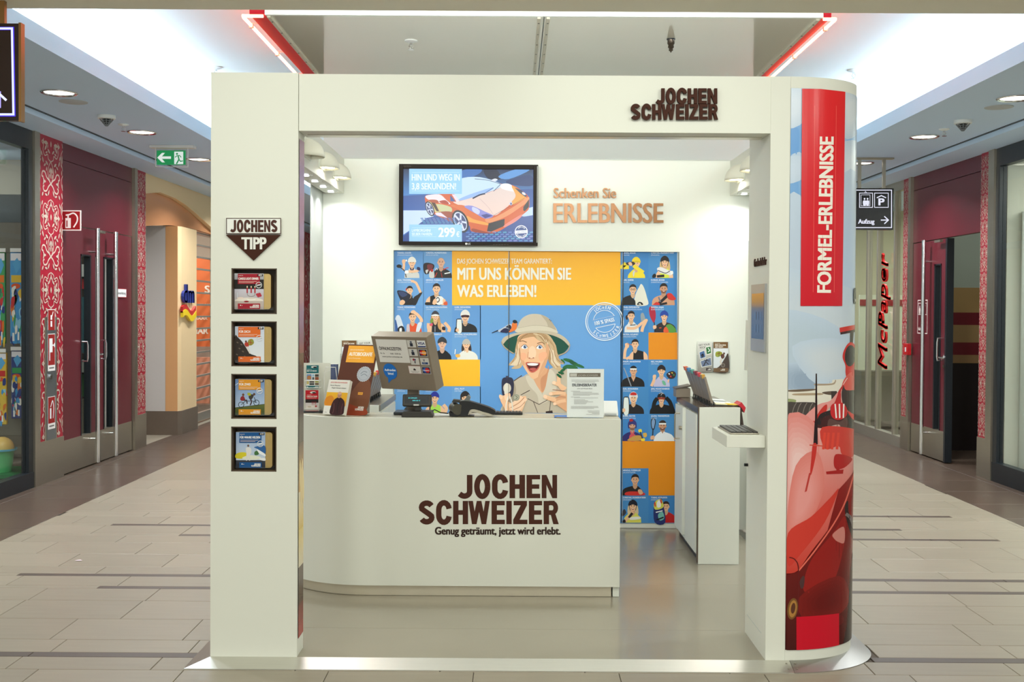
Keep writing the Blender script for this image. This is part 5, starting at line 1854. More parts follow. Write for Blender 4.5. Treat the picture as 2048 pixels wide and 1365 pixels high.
    for a, w_ in (([(880, 1000), (840, 960), (826, 900), (828, 830)], 38), ([(900, 990), (840, 950), (776, 924)], 38), ([(900, 1040), (820, 1030), (742, 1040)], 38), ([(900, 1110), (840, 1120), (784, 1144)], 34), ([(800, 1100), (740, 1090), (684, 1070)], 44)):
        A.line(a, w_, F, True)
        A.ell(a[-1][0], a[-1][1], w_ * .5, w_ * .5, F3, 0, 12)
    for a in ([(880, 1010), (812, 1000), (760, 996)], [(900, 1076), (840, 1070), (790, 1086)]):
        A.line(a, 5, (176, 112, 84), True)
    for x, y, r in ((850, 820, 10), (870, 790, -30), (830, 850, 40)):
        A.ell(x, y, 34, 14, (24, 92, 56), r, 10)


# the three sliding panels: (photo px left, right)
PANELS = [(786, 1017, 'blue sliding picture panel at the left of the recess, with small portraits', 'left'),
          (1017, 1244.5, 'blue sliding picture panel in the middle, with the laughing woman and round seal', 'mid'),
          (1244.5, 1356.5, 'narrow blue and orange sliding picture panel beside the cabinet', 'right')]
ART = {}
for x0, x1, lab, key in PANELS:
    a, b = PY(x0, 760, YB).x + (.002 if key == 'left' else .0012), PY(x1, 760, YB).x - (.002 if key == 'right' else .0012)
    t = thing('picture_panel', lab, 'panel', ((a + b) / 2, MY, MZ0 + .002), 'picture panels in the recess')
    MB().box(a, b, MY, MY + (.02 if key != 'mid' else .018), MZ0 + .002, MZ1 + .03).build('board', BW2, t)
    ART[key] = (t, Art(plane_y(MY), step=.00008))
    ART[key][1].x0, ART[key][1].x1 = PY(x0, 760, MY).x, PY(x1, 760, MY).x


def clip_build(A, key, x0, x1):
    """keep the part of the picture that lies on this panel"""
    P = []
    for q, cs, lay in A.P:
        u0, u1 = min(p[0] for p in q), max(p[0] for p in q)
        if u1 <= x0 or u0 >= x1:
            continue
        if u0 >= x0 and u1 <= x1:
            P.append((q, cs, lay))
        else:
            for r in slice_poly(q, cs, lay, [x0, x1]):
                m = sum(p[0] for p in r[0]) / len(r[0])
                if x0 < m < x1:
                    P.append(r)
    B = Art(plane_y(MY), step=.00008)
    B.P = P
    return B.build('print', ART[key][0], PRINT)


A = Art(plane_y(MY), step=.00008)
y0 = 500.5
A.rect(788.5, y0, 1354.5, 1047, BLUE2, (84, 146, 206))
A.L = 1
A.rect(960, 611, 1243, 840, (110, 166, 224), (92, 150, 212))
# faint tile tones; right tiles darker, the dimmer light there put into the ink
for (T_, cols, W_) in ((LT, LC, LW), (RT, RC, RWD)):
    for ci, r, c1, c2, d in T_:
        x, y = cols[ci], 502.0 + r * ROW
        A.frame()
        A.L = 1
        A.rect(x, y, x + W_, y + ROW, (100 + (ci + r) % 2 * 6, 154 + (ci + r) % 2 * 5, 214) if T_ is LT else (62 + (ci + r) % 2 * 8, 130 + (ci + r) % 2 * 6, 196))
A.frame()
A.L = 3
A.rect(904, y0, 1241, 611, (246, 176, 32), (250, 192, 46))  # darker orange at the top: shade of the recess edge put into the print
A.L = 3
A.rect(846.5, 719.6, 960, 773, YEL)
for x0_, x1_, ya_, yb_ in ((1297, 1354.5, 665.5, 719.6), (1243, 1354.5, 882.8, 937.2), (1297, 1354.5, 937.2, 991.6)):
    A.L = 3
    A.rect(x0_, ya_, x1_, yb_, ORA_DIM)
for (T_, cols, W_) in ((LT, LC, LW), (RT, RC, RWD)):
    for ci, r, c1, c2, d in T_:
        x, y = cols[ci], 502.0 + r * ROW
        A.L = 4
        n0 = len(A.P)
        person(A, x, y, W_, ROW, d)
        A.P[n0:] = [(q, cs, l + 3) for q, cs, l in A.P[n0:]]
        n0 = len(A.P)
        caption(A, x, y, W_, c1, c2)
        A.P[n0:] = [(q, cs, l + 20) for q, cs, l in A.P[n0:]]
woman(A)
A.frame()
A.L = 60
A.text('DAS JOCHEN SCHWEIZER TEAM GARANTIERT:', 914.5, 527.5, 9.6, (244, 236, 214), w=189, bold=.02)
A.text('MIT UNS KÖNNEN SIE', 915.5, 559.5, 23, (244, 240, 226), w=226, bold=.035)
A.text('WAS ERLEBEN!', 915, 594, 23, (244, 240, 226), w=157, bold=.035)
A.L = 64
A.stamp(1209, 643.5, 37.5, (226, 236, 246), -12, .055)
# clip to the visible sheet
for x0, x1, lab, key in PANELS:
    clip_build(A, key, x0 + .35, x1 - .35)
# dark joints between the panels
jm = MB()
for x in (1017, 1244.5):
    p = PY(x, 760, MY)
    jm.box(p.x - .0022, p.x + .0022, MY - .0075, MY + .012, MZ0, MZ1)
jm.build('panel_joint', BLACK, bwl)
MB().box(MX0, MX1, MY + .03, 7.555, MZ0, MZ1 + .03).build('recess_back', BW2, bwl)

# ------------------------------------------------------------------ flat screen with the sports car
tv = thing('flat_screen', 'black framed wall screen showing an orange sports car', 'screen', (-.32, YB, 1.93))
TY = YB - .075
tl, br = PY(798, 328, TY), PY(1075.5, 491.5, TY)
sl_, sb = PY(806.5, 337.5, TY), PY(1066, 484.5, TY)
fr = MB()
fr.box(tl.x, sl_.x, TY, TY + .06, br.z, tl.z).box(sb.x, br.x, TY, TY + .06, br.z, tl.z)
fr.box(sl_.x, sb.x, TY, TY + .06, sl_.z, tl.z).box(sl_.x, sb.x, TY, TY + .06, br.z, sb.z)
fr.build('bezel', mat('screen_bezel', (36, 28, 24), 0.5, spec=0.15), tv, bevel=.002)
MB().box(tl.x + .02, br.x - .02, TY + .06, YB - .001, br.z + .02, tl.z - .02).build('housing', BLACK, tv)
A = Art(plane_y(TY + .012), base=.0005, step=.00008)
k_ = 1 / 7.186


def TV(pts, c, n=4, c2=None, sharp=False):
    A.poly(pts if sharp else cat(pts, n), c, c2)


A.rect(806, 337, 1066.5, 485, (40, 66, 130), (60, 110, 190))
A.frame(795, 325, k_, k_)
TV([(85, 90), (1945, 90), (1945, 380), (85, 480)], (26, 40, 76), 3, (70, 130, 196), True)
for pts, c in (([(940, 110), (1200, 95), (1160, 170), (940, 240)], (60, 110, 180)), ([(1240, 95), (1420, 100), (1480, 240), (1300, 230)], (14, 24, 56)), ([(1450, 200), (1700, 100), (1900, 110), (1600, 240)], (90, 150, 214)), ([(1560, 270), (1900, 180), (1945, 330), (1700, 330)], (30, 56, 110)), ([(85, 470), (420, 460), (420, 560), (85, 560)], (16, 28, 60)), ([(85, 540), (420, 530), (430, 690), (85, 690)], (56, 104, 176))):
    TV(pts, c)
TV([(85, 690), (450, 690), (520, 780), (200, 960), (85, 1040)], (196, 218, 250), 3, None, True)
TV([(85, 1060), (420, 800), (600, 760), (1945, 760), (1945, 1145), (85, 1145)], (40, 76, 150), 3, (36, 70, 140), True)
for i in range(13):
    for j in range(5):
        x = 980 + i * 76 + (j % 2) * 38
        y = 1000 + j * 30
        if x < 1900:
            TV([(x, y), (x + 50, y - 6), (x + 60, y + 14), (x + 8, y + 18)], (70 + (i * 7 + j * 13) % 40, 116 + (i * 5 + j * 11) % 40, 190), 3, None, True)
for i in range(9):
    for j in range(4):
        x = 330 + i * 56 + j * 12
        y = 800 + j * 22
        TV([(x, y), (x + 40, y), (x + 44, y + 14), (x + 6, y + 14)], (64 + (i * 9) % 30, 110 + (j * 9) % 30, 180), 3, None, True)
A.L = 12
TV([(1580, 740), (1945, 640), (1945, 760), (1820, 780)], (190, 214, 250), 3, None, True)
OR1, OR2, OR3, SIL_, PK = (206, 92, 44), (180, 66, 36), (232, 160, 70), (222, 206, 200), (236, 222, 226)
# car body
TV([(395, 540), (420, 470), (600, 450), (930, 250), (1180, 212), (1500, 310), (1660, 330), (1830, 440), (1890, 520), (1890, 650), (1840, 720), (1560, 930), (1380, 1010), (1080, 1000), (1020, 900), (800, 860), (520, 740), (430, 640)], OR1, 5)
TV([(880, 250), (1180, 212), (1490, 312), (1440, 380), (1240, 450), (900, 550), (820, 470)], (196, 222, 246), 4)
TV([(900, 520), (1100, 440), (1380, 360), (1240, 460), (900, 552)], (150, 184, 232), 4)
TV([(800, 570), (900, 556), (1240, 455), (1450, 380), (1500, 310), (1640, 330), (1700, 440), (1660, 560), (1500, 700), (1380, 765), (1150, 700), (950, 630), (870, 610)], SIL_, 4, (236, 208, 196))
TV([(1500, 312), (1620, 316), (1700, 420), (1500, 380)], (238, 240, 236), 4)
TV([(1640, 340), (1760, 400), (1850, 500), (1800, 540), (1660, 610), (1640, 570), (1700, 480)], OR3, 4)
TV([(760, 620), (870, 610), (1000, 640), (1250, 810), (1300, 870), (1020, 860), (960, 760), (880, 680)], (214, 108, 56), 4)
TV([(560, 600), (760, 640), (770, 715), (620, 710)], (196, 200, 150), 4)
TV([(440, 560), (560, 600), (640, 740), (520, 700)], (206, 190, 130), 4)
TV([(480, 570), (540, 580), (600, 706), (560, 700)], (60, 26, 24), 3, None, True)
TV([(600, 715), (790, 720), (840, 880), (620, 780)], (150, 60, 40), 4)
TV([(540, 730), (620, 720), (720, 800), (560, 760)], (226, 214, 230), 3, None, True)
TV([(410, 480), (600, 460), (700, 540), (760, 600), (640, 590), (450, 540)], PK, 4)
TV([(450, 540), (560, 540), (590, 580), (480, 575)], (170, 74, 44), 4)
TV([(600, 560), (690, 545), (740, 600), (640, 590)], (170, 60, 40), 4)
TV([(760, 470), (830, 560), (760, 560)], (60, 90, 150), 3, None, True)
TV([(780, 460), (820, 460), (890, 556), (850, 572)], (226, 214, 226), 3, None, True)
# head lamps
TV([(960, 634), (1070, 624), (1240, 700), (1380, 770), (1260, 810), (1130, 740), (1040, 690)], (140, 140, 210), 3)
TV([(1080, 640), (1180, 690), (1160, 750), (1080, 700)], (200, 206, 240), 3)
TV([(1200, 760), (1280, 740), (1370, 768), (1262, 806)], (70, 70, 140), 3, None, True)
TV([(1680, 362), (1780, 400), (1860, 480), (1840, 500), (1760, 440)], (50, 54, 80), 3, None, True)
TV([(1790, 430), (1830, 440), (1840, 470), (1800, 460)], (226, 236, 250), 3)
# front edge, lower lip and grilles
TV([(1260, 815), (1400, 790), (1650, 650), (1840, 520), (1890, 500), (1880, 560), (1760, 650), (1560, 780), (1320, 870)], (226, 146, 96), 4)
TV([(1000, 770), (1100, 820), (1290, 870), (1300, 905), (1140, 880), (1000, 840)], OR3, 4)
TV([(1310, 878), (1540, 812), (1536, 914), (1350, 996), (1286, 990)], (40, 36, 46), 3, None, True)
TV([(1810, 640), (1890, 530), (1888, 640), (1830, 704), (1806, 690)], (40, 36, 46), 3, None, True)
TV([(1540, 900), (1760, 760), (1790, 770), (1700, 850), (1550, 930)], (226, 130, 116), 4)
TV([(1080, 950), (1280, 1000), (1400, 1010), (1360, 1024), (1100, 1004)], (150, 56, 34), 4)
A.line([(1180, 520), (1300, 640), (1380, 756)], 4, (190, 160, 160), True)
A.line([(1380, 764), (1640, 620), (1830, 510)], 4, (90, 50, 50), True)
A.ell(1630, 594, 20, 24, (190, 196, 226))
A.ell(1632, 596, 10, 14, (60, 60, 100))
TV([(1340, 262), (1400, 234), (1440, 250), (1400, 274)], (214, 222, 236), 4)
A.line([(1110, 238), (1300, 258), (1480, 312)], 7, (40, 60, 100), True)
A.line([(1080, 520), (1180, 470), (1260, 450)], 20, (36, 44, 80), True)
A.line([(1260, 440), (1380, 364)], 7, (50, 70, 130))
A.line([(1380, 416), (1480, 318)], 8, (40, 54, 100))
# wheels
for cx, cy, rx, ry, rot in ((905, 850, 108, 172, -24), (466, 668, 56, 112, -22)):
    A.ell(cx, cy, rx, ry, (22, 24, 40), rot, 26)
    A.ell(cx - rx * .02, cy, rx * .78, ry * .84, (206, 214, 240), rot, 24)
    ca, sa = math.cos(math.radians(rot)), math.sin(math.radians(rot))
    A.ell(cx, cy, rx * .68, ry * .74, (50, 60, 110), rot, 24)
    for s in range(5):
        a = 2 * PI * s / 5 + .4
        px_, py_ = rx * .7 * math.cos(a), ry * .78 * math.sin(a)
        A.line([(cx, cy), (cx + px_ * ca - py_ * sa, cy + px_ * sa + py_ * ca)], rx * .24, (206, 214, 240))
    A.ell(cx, cy, rx * .16, ry * .16, (90, 100, 150), rot, 12)
A.frame()
A.L = 90
A.rect(818.5, 337.5, 924, 388.5, (150, 204, 250))
for y in (345.5, 382.5):
    A.rect(824, y - .4, 919, y + .4, (190, 226, 252))
A.text('HIN UND WEG IN', 824, 361.5, 12.6, (226, 242, 255), w=95.5, bold=.03)
A.text('3,8 SEKUNDEN!', 824, 379.3, 12.4, (226, 242, 255), w=88, bold=.03)
A.L = 90
A.rect(818.5, 449.5, 924, 485, (150, 204, 250))
A.rect(824, 455.4, 873, 456, (190, 226, 252)).rect(824, 473.6, 873, 474.2, (190, 226, 252))
A.text('LAMBORGHINI', 824, 464, 5.6, (226, 242, 255), w=37, bold=.02)
A.text('SELBER FAHREN', 824, 471.6, 5.6, (226, 242, 255), w=40, bold=.02)
A.text('299', 877.5, 474.2, 18, (230, 244, 255), w=32, bold=.04)
A.text('€', 913, 474.2, 10, (230, 244, 255), w=6, bold=.03)
A.L = 90
A.ell(1042.5, 464, 13, 13, (240, 246, 255), 0, 36)
A.ell(1042.5, 464, 11.6, 11.6, (44, 70, 130), 0, 32)
A.ring_text('JOCHEN', 1042.5, 464, 8.4, 2.4, (240, 246, 255), 90, 80)
A.ring_text('SCHWEIZER', 1042.5, 464, 8.4, 2.4, (240, 246, 255), 270, 110, True)
A.poly([(1030, 462), (1055, 460.5), (1055, 466.5), (1030, 468)], (240, 246, 255))
A.text('100% SPASS', 1033, 466.6, 3, (44, 70, 130), w=19, rot=-3)
A.P = [(q, cs, l) for q, cs, l in A.P if min(p[0] for p in q) >= 805]
A.build('picture', tv, SCREEN)
A = Art(plane_y(TY), base=.0008)
A.ell(932.5, 488, 2.3, 2.3, (226, 226, 226), 0, 14)
A.text('LG', 935.8, 489.8, 3.8, (226, 226, 226), w=5, bold=.04)
A.text('FLATRON', 807, 333.6, 2, (110, 100, 92), w=15)
for k in range(6):
    A.rect(986 + k * 5.5, 489.2, 989.5 + k * 5.5, 490, (90, 82, 76))
A.build('bezel_marks', tv, GLOSS)
MB().box(br.x - .0075, br.x - .0035, TY - .0015, TY + .0005, br.z + .02, tl.z - .01).build('edge_strip', mat('edge_highlight_grey', (190, 190, 186), .5), tv)  # pale strip laid on as the highlight along the bezel's right edge
# ------------------------------------------------------------------ rounded poster of a red racing car on the right pillar
_cs = [(1.1505, YF)]
_c = curve_front()
for i in range(len(_c) - 1):
    for k in range(6):
        a, b = _c[i], _c[i + 1]
        _cs.append((a[0] + (b[0] - a[0]) * k / 6, a[1] + (b[1] - a[1]) * k / 6))
_cs = [p for p in _cs if p[0] >= 1.1505]
_sl = [p[0] / p[1] for p in _cs]
_imax = max(range(len(_sl)), key=lambda i: _sl[i])
PZ0, PZ1 = FZ + .0455, TOPZ - .0525


def fp(u, v, d):
    """photo pixel -> point of the curved poster sheet"""
    r = ray(u, v)
    t = r.x / r.y
    t = min(max(t, _sl[0]), _sl[_imax])
    lo, hi = 0, _imax
    while hi - lo > 1:
        m = (lo + hi) // 2
        if _sl[m] <= t:
            lo = m
        else:
            hi = m
    f = (t - _sl[lo]) / max(1e-9, _sl[hi] - _sl[lo])
    x = _cs[lo][0] + (_cs[hi][0] - _cs[lo][0]) * f
    y = _cs[lo][1] + (_cs[hi][1] - _cs[lo][1]) * f
    dx, dy = _cs[hi][0] - _cs[lo][0], _cs[hi][1] - _cs[lo][1]
    l = math.hypot(dx, dy)
    z = EYE.z + r.z / r.y * y
    return (x + dy / l * d, y - dx / l * d, min(max(z, PZ0), PZ1))


# ground sheet all the way round
def fs_(u, v, d):
    i = min(int(u), len(_cs) - 2)
    f = u - i
    x = _cs[i][0] + (_cs[i + 1][0] - _cs[i][0]) * f
    y = _cs[i][1] + (_cs[i + 1][1] - _cs[i][1]) * f
    dx, dy = _cs[i + 1][0] - _cs[i][0], _cs[i + 1][1] - _cs[i][1]
    l = math.hypot(dx, dy) or 1
    return (x + dy / l * d, y - dx / l * d, v)


A = Art(fs_, base=.0006)
for i in range(0, len(_cs) - 1):
    for z0, z1, c0, c1 in ((1.95, PZ1, (178, 200, 228), (214, 222, 230)), (1.2, 1.95, (196, 208, 222), (178, 200, 228)), (1.05, 1.2, (214, 206, 190), (200, 204, 206)), (.62, 1.05, (206, 60, 46), (206, 74, 60)), (PZ0, .62, (70, 18, 16), (140, 26, 22))):
        A.poly([(i, z0), (i + 1, z0), (i + 1, z1), (i, z1)], c0, c1, lay=0)
A.build('poster_sheet', rp, GLOSS)

A = Art(fp, base=.0011, step=.00002)
A.cut = [1570 + 3 * k for k in range(30)] + [1660 + 2 * k for k in range(28)]
# sky with clouds
A.rect(1560, 160, 1730, 760, (184, 204, 230), (196, 208, 220))
for pts, c in (([(1570, 240), (1604, 230), (1606, 300), (1600, 330), (1570, 325)], (92, 152, 214)), ([(1570, 350), (1603, 330), (1604, 420), (1598, 450), (1570, 440)], (112, 164, 218)), ([(1570, 190), (1605, 185), (1604, 235), (1570, 245)], (206, 216, 230)),
               ([(1570, 325), (1600, 320), (1602, 352), (1570, 360)], (196, 210, 228)), ([(1688, 270), (1708, 262), (1712, 300), (1690, 310)], (150, 186, 226)), ([(1684, 370), (1706, 360), (1716, 380), (1700, 400), (1686, 395)], (132, 176, 222)), ([(1686, 190), (1718, 190), (1716, 250), (1690, 262)], (222, 228, 234)),
               ([(1686, 300), (1720, 300), (1716, 360), (1690, 366)], (214, 222, 232)), ([(1570, 440), (1604, 440), (1602, 620), (1570, 620)], (190, 204, 222)), ([(1684, 400), (1716, 400), (1712, 600), (1684, 600)], (184, 202, 226)), ([(1560, 560), (1716, 610), (1712, 690), (1560, 690)], (200, 210, 220)),
               ([(1560, 640), (1640, 650), (1690, 700), (1620, 740), (1560, 720)], (184, 200, 214)), ([(1566, 740), (1640, 735), (1690, 760), (1640, 790), (1566, 785)], (150, 168, 190)), ([(1600, 700), (1680, 690), (1700, 740), (1640, 760)], (204, 212, 220))):
    A.soft(pts, c, (190, 206, 224), 8)
A.L = 110
A.frame(1560, 640, 1 / 5.247, 1 / 5.25)
# stands behind
A.poly([(60, 735), (360, 725), (360, 700), (540, 660), (545, 630), (660, 620), (640, 900), (60, 900)], (226, 220, 206))
A.blob([(60, 740), (340, 725), (360, 740), (200, 756), (60, 752)], (110, 92, 74), 4)
A.blob([(360, 672), (540, 668), (575, 630), (580, 650), (545, 684), (380, 690)], (170, 150, 128), 4)
A.blob([(440, 760), (580, 750), (585, 790), (480, 784)], (96, 80, 66), 4)
A.blob([(150, 775), (420, 770), (420, 790), (160, 794)], (170, 148, 120), 4)
A.poly([(530, 750), (590, 748), (590, 850), (536, 860)], (60, 48, 42))
A.blob([(60, 830), (160, 840), (150, 870), (60, 876)], (150, 160, 110), 4)
# rear wheel
A.blob([(60, 880), (180, 866), (300, 866), (370, 880), (360, 1000), (200, 1070), (60, 1080)], (74, 66, 62), 4)
for x in (140, 190, 250, 310, 350):
    A.line([(x + 30, 872), (x, 930), (x - 30, 1060)], 8, (130, 120, 112), True)
A.blob([(60, 1060), (120, 1040), (170, 1066), (100, 1110), (60, 1110)], (206, 120, 110), 4)
# roll hoop, camera wing, air box
A.poly([(728, 110), (768, 106), (756, 260), (724, 260)], (56, 40, 40))
A.poly([(618, 84), (810, 46), (812, 122), (628, 156)], (60, 30, 30))
A.poly([(618, 84), (840, 40), (840, 90), (622, 132)], (206, 48, 40))
A.blob([(660, 330), (700, 256), (742, 236), (786, 280), (796, 380), (782, 500), (800, 560), (700, 600), (680, 560), (678, 480), (650, 400)], (204, 40, 36), 4)
A.ell(728, 378, 56, 112, (48, 38, 38), 4, 24)
# engine cover and cockpit sides
A.blob([(640, 700), (690, 590), (760, 540), (810, 560), (850, 700), (850, 1000), (640, 900)], (216, 84, 74), 4)
A.blob([(636, 760), (660, 690), (690, 740), (850, 760), (850, 1010), (760, 990), (660, 900)], (58, 44, 42), 4)
A.line([(640, 870), (634, 780), (652, 690), (700, 610)], 7, (240, 200, 190), True)
A.blob([(560, 880), (600, 760), (660, 680), (634, 780), (632, 880), (560, 960), (520, 960)], (190, 38, 34), 4)
A.blob([(70, 1120), (200, 1060), (340, 930), (420, 880), (520, 850), (600, 760), (560, 880), (500, 940), (420, 1100), (200, 1150)], (226, 150, 144), 4)
A.blob([(380, 1010), (440, 920), (486, 890), (480, 960), (420, 1060), (340, 1130)], (196, 48, 40), 4)
A.blob([(180, 1140), (280, 1120), (350, 1060), (350, 1160), (190, 1160)], (200, 60, 50), 4)
A.blob([(180, 1010), (240, 994), (230, 1030), (180, 1064)], (200, 44, 40), 4)
# cockpit, steering wheel and helmeted driver
A.blob([(400, 1170), (400, 1060), (520, 960), (690, 960), (790, 1060), (850, 1080), (850, 1180), (500, 1190)], (70, 34, 32), 4)
A.line([(396, 1100), (430, 1010), (530, 970)], 46, (44, 34, 34), True)
A.line([(680, 990), (724, 1060), (740, 1130)], 34, (44, 34, 34), True)
A.blob([(510, 1040), (620, 1070), (690, 1020), (690, 1130), (600, 1170), (500, 1160)], (96, 66, 60), 4)
A.blob([(500, 1130), (610, 1100), (620, 1160), (520, 1176)], (196, 160, 150), 4)
A.blob([(526, 990), (530, 900), (590, 868), (650, 876), (692, 930), (688, 1010), (620, 1050), (560, 1040)], (200, 34, 36), 4)
for x in (570, 614, 660):
    A.poly([(x - 6, 884), (x + 8, 882), (x + 12 - (x - 614) * .2, 1030), (x - 2 - (x - 614) * .2, 1034)], (246, 240, 236))
A.blob([(700, 960), (760, 990), (850, 1010), (850, 1060), (760, 1050)], (214, 52, 44), 4)
A.frame(1540, 600, 1 / 1.845, 1 / 1.845)
# long bonnet
A.poly(cat([(60, 490), (76, 478), (140, 470), (230, 478), (330, 480)], 4, False) + cat([(330, 500), (318, 580), (290, 690), (230, 820), (150, 930), (100, 1000), (60, 1010)], 4, False), (230, 168, 162), (204, 62, 50))
A.soft([(62, 500), (150, 500), (160, 640), (110, 800), (62, 840)], (236, 196, 192), (222, 130, 122), 9)
A.soft([(100, 640), (160, 600), (180, 700), (130, 820), (80, 860), (76, 780)], (230, 152, 146), (220, 124, 114), 9)
A.blob([(66, 860), (150, 800), (220, 730), (250, 700), (200, 820), (110, 940), (66, 980)], (206, 60, 48), 5)
# windscreen reflection of wing mirror and driver
A.blob([(190, 470), (318, 480), (330, 520), (300, 580), (262, 570), (250, 540), (200, 550)], (206, 62, 50), 4)
for x in (200, 214, 232, 250):
    A.line([(x, 490), (x - 4, 530), (x - 6, 552)], 9, (222, 70, 52), True)
A.blob([(240, 570), (280, 575), (300, 590), (270, 620), (240, 624), (232, 600)], (178, 34, 32), 4)
A.poly([(204, 634), (268, 626), (266, 642), (206, 644)], (170, 34, 32))
A.poly([(238, 616), (250, 616), (256, 634), (244, 634)], (170, 34, 32))
A.blob([(308, 480), (330, 500), (330, 560), (310, 560)], (236, 150, 140), 4)
# aerial
A.poly([(167, 272), (171, 272), (173, 450), (164, 450)], (44, 26, 26))
A.poly([(163, 448), (173, 448), (174, 534), (158, 534)], (40, 26, 28))
A.blob([(156, 534), (170, 534), (166, 580), (152, 640), (146, 640), (150, 590)], (196, 50, 44), 4)
A.poly([(142, 640), (150, 636), (134, 706), (126, 710)], (186, 60, 54))
A.line([(144, 536), (200, 540)], 4, (206, 80, 60))
# flank
A.poly(cat([(250, 700), (300, 640), (330, 560)], 5, False) + [(340, 700), (340, 1260), (330, 1310), (60, 1310), (60, 1015), (100, 1004), (150, 935), (210, 850)], (158, 34, 30), (70, 14, 12))
A.blob([(150, 960), (230, 860), (272, 800), (270, 900), (230, 1040), (150, 1080), (120, 1060)], (150, 30, 26), 5)
A.soft([(130, 1100), (240, 1040), (270, 1100), (240, 1150), (150, 1170)], (104, 18, 16), (128, 26, 22))
A.line([(104, 1000), (160, 930), (230, 830), (276, 740), (312, 620)], 5, (232, 110, 92), True)
A.line([(70, 950), (92, 960), (104, 1000), (102, 1160)], 4, (100, 26, 26), True)
A.blob([(228, 865), (262, 838), (272, 850), (270, 896), (250, 894), (236, 884)], (206, 130, 120), 4)
A.blob([(272, 770), (284, 742), (290, 800), (340, 900), (340, 960), (310, 900), (286, 840)], (52, 36, 36), 4)
A.line([(276, 790), (296, 810), (312, 870), (322, 960)], 12, (120, 110, 108), True)
A.blob([(300, 940), (340, 900), (340, 1300), (262, 1310), (280, 1200)], (44, 22, 22), 4)
A.blob([(108, 1040), (118, 1020), (126, 1024), (122, 1060), (112, 1064)], (80, 50, 50), 4)
A.ell(82, 1140, 19, 40, (120, 80, 40), 8, 20)
A.ell(83, 1140, 14, 32, (176, 124, 60), 8, 20)
A.ell(84, 1138, 8, 20, (90, 50, 34), 8, 18)
A.blob([(110, 1180), (250, 1160), (255, 1200), (110, 1210)], (96, 18, 18), 4)
# red price field, banner and lettering
A.frame()
A.L = 220
A.poly([(1592, 1234)] + [(1592 + k * 7, 1234 - .25 * k - .028 * k * k) for k in range(1, 13)] + [(1676, 1227), (1676, 1300), (1592, 1310)], (206, 14, 40))
A.poly([(1603.5, 178), (1640, 178.5), (1688.5, 184), (1682.5, 612.5), (1600, 612.5)], (226, 40, 44), (206, 20, 38))
for xa, xb in ((1628, 1624.5), (1670.5, 1666)):
    A.poly([(xa, 212), (xa + .8, 212), (xb + .8, 585), (xb, 585)], (236, 100, 90))
A.text('FORMEL-ERLEBNISSE', 1659.5, 585, 26, (246, 238, 226), w=310, bold=.05, rot=-89)
A.L = 240
A.blob([(1705, 579), (1709, 576.5), (1716, 577), (1716, 608), (1709, 608), (1705, 606)], (30, 24, 26), 3)
A.text('ab', 1707, 603, 7, (240, 236, 230), w=5.5, bold=.03)
A.text('1', 1713, 598, 9, (240, 236, 230), w=2, bold=.03)
A.build('poster_print', rp, GLOSS)

# ------------------------------------------------------------------ gift boxes in the niches of the left pillar
GOLD = mat('gold_tin', (196, 166, 106), 0.35, 0.55, vary=.04, scale=40)
GBY = YF + .030


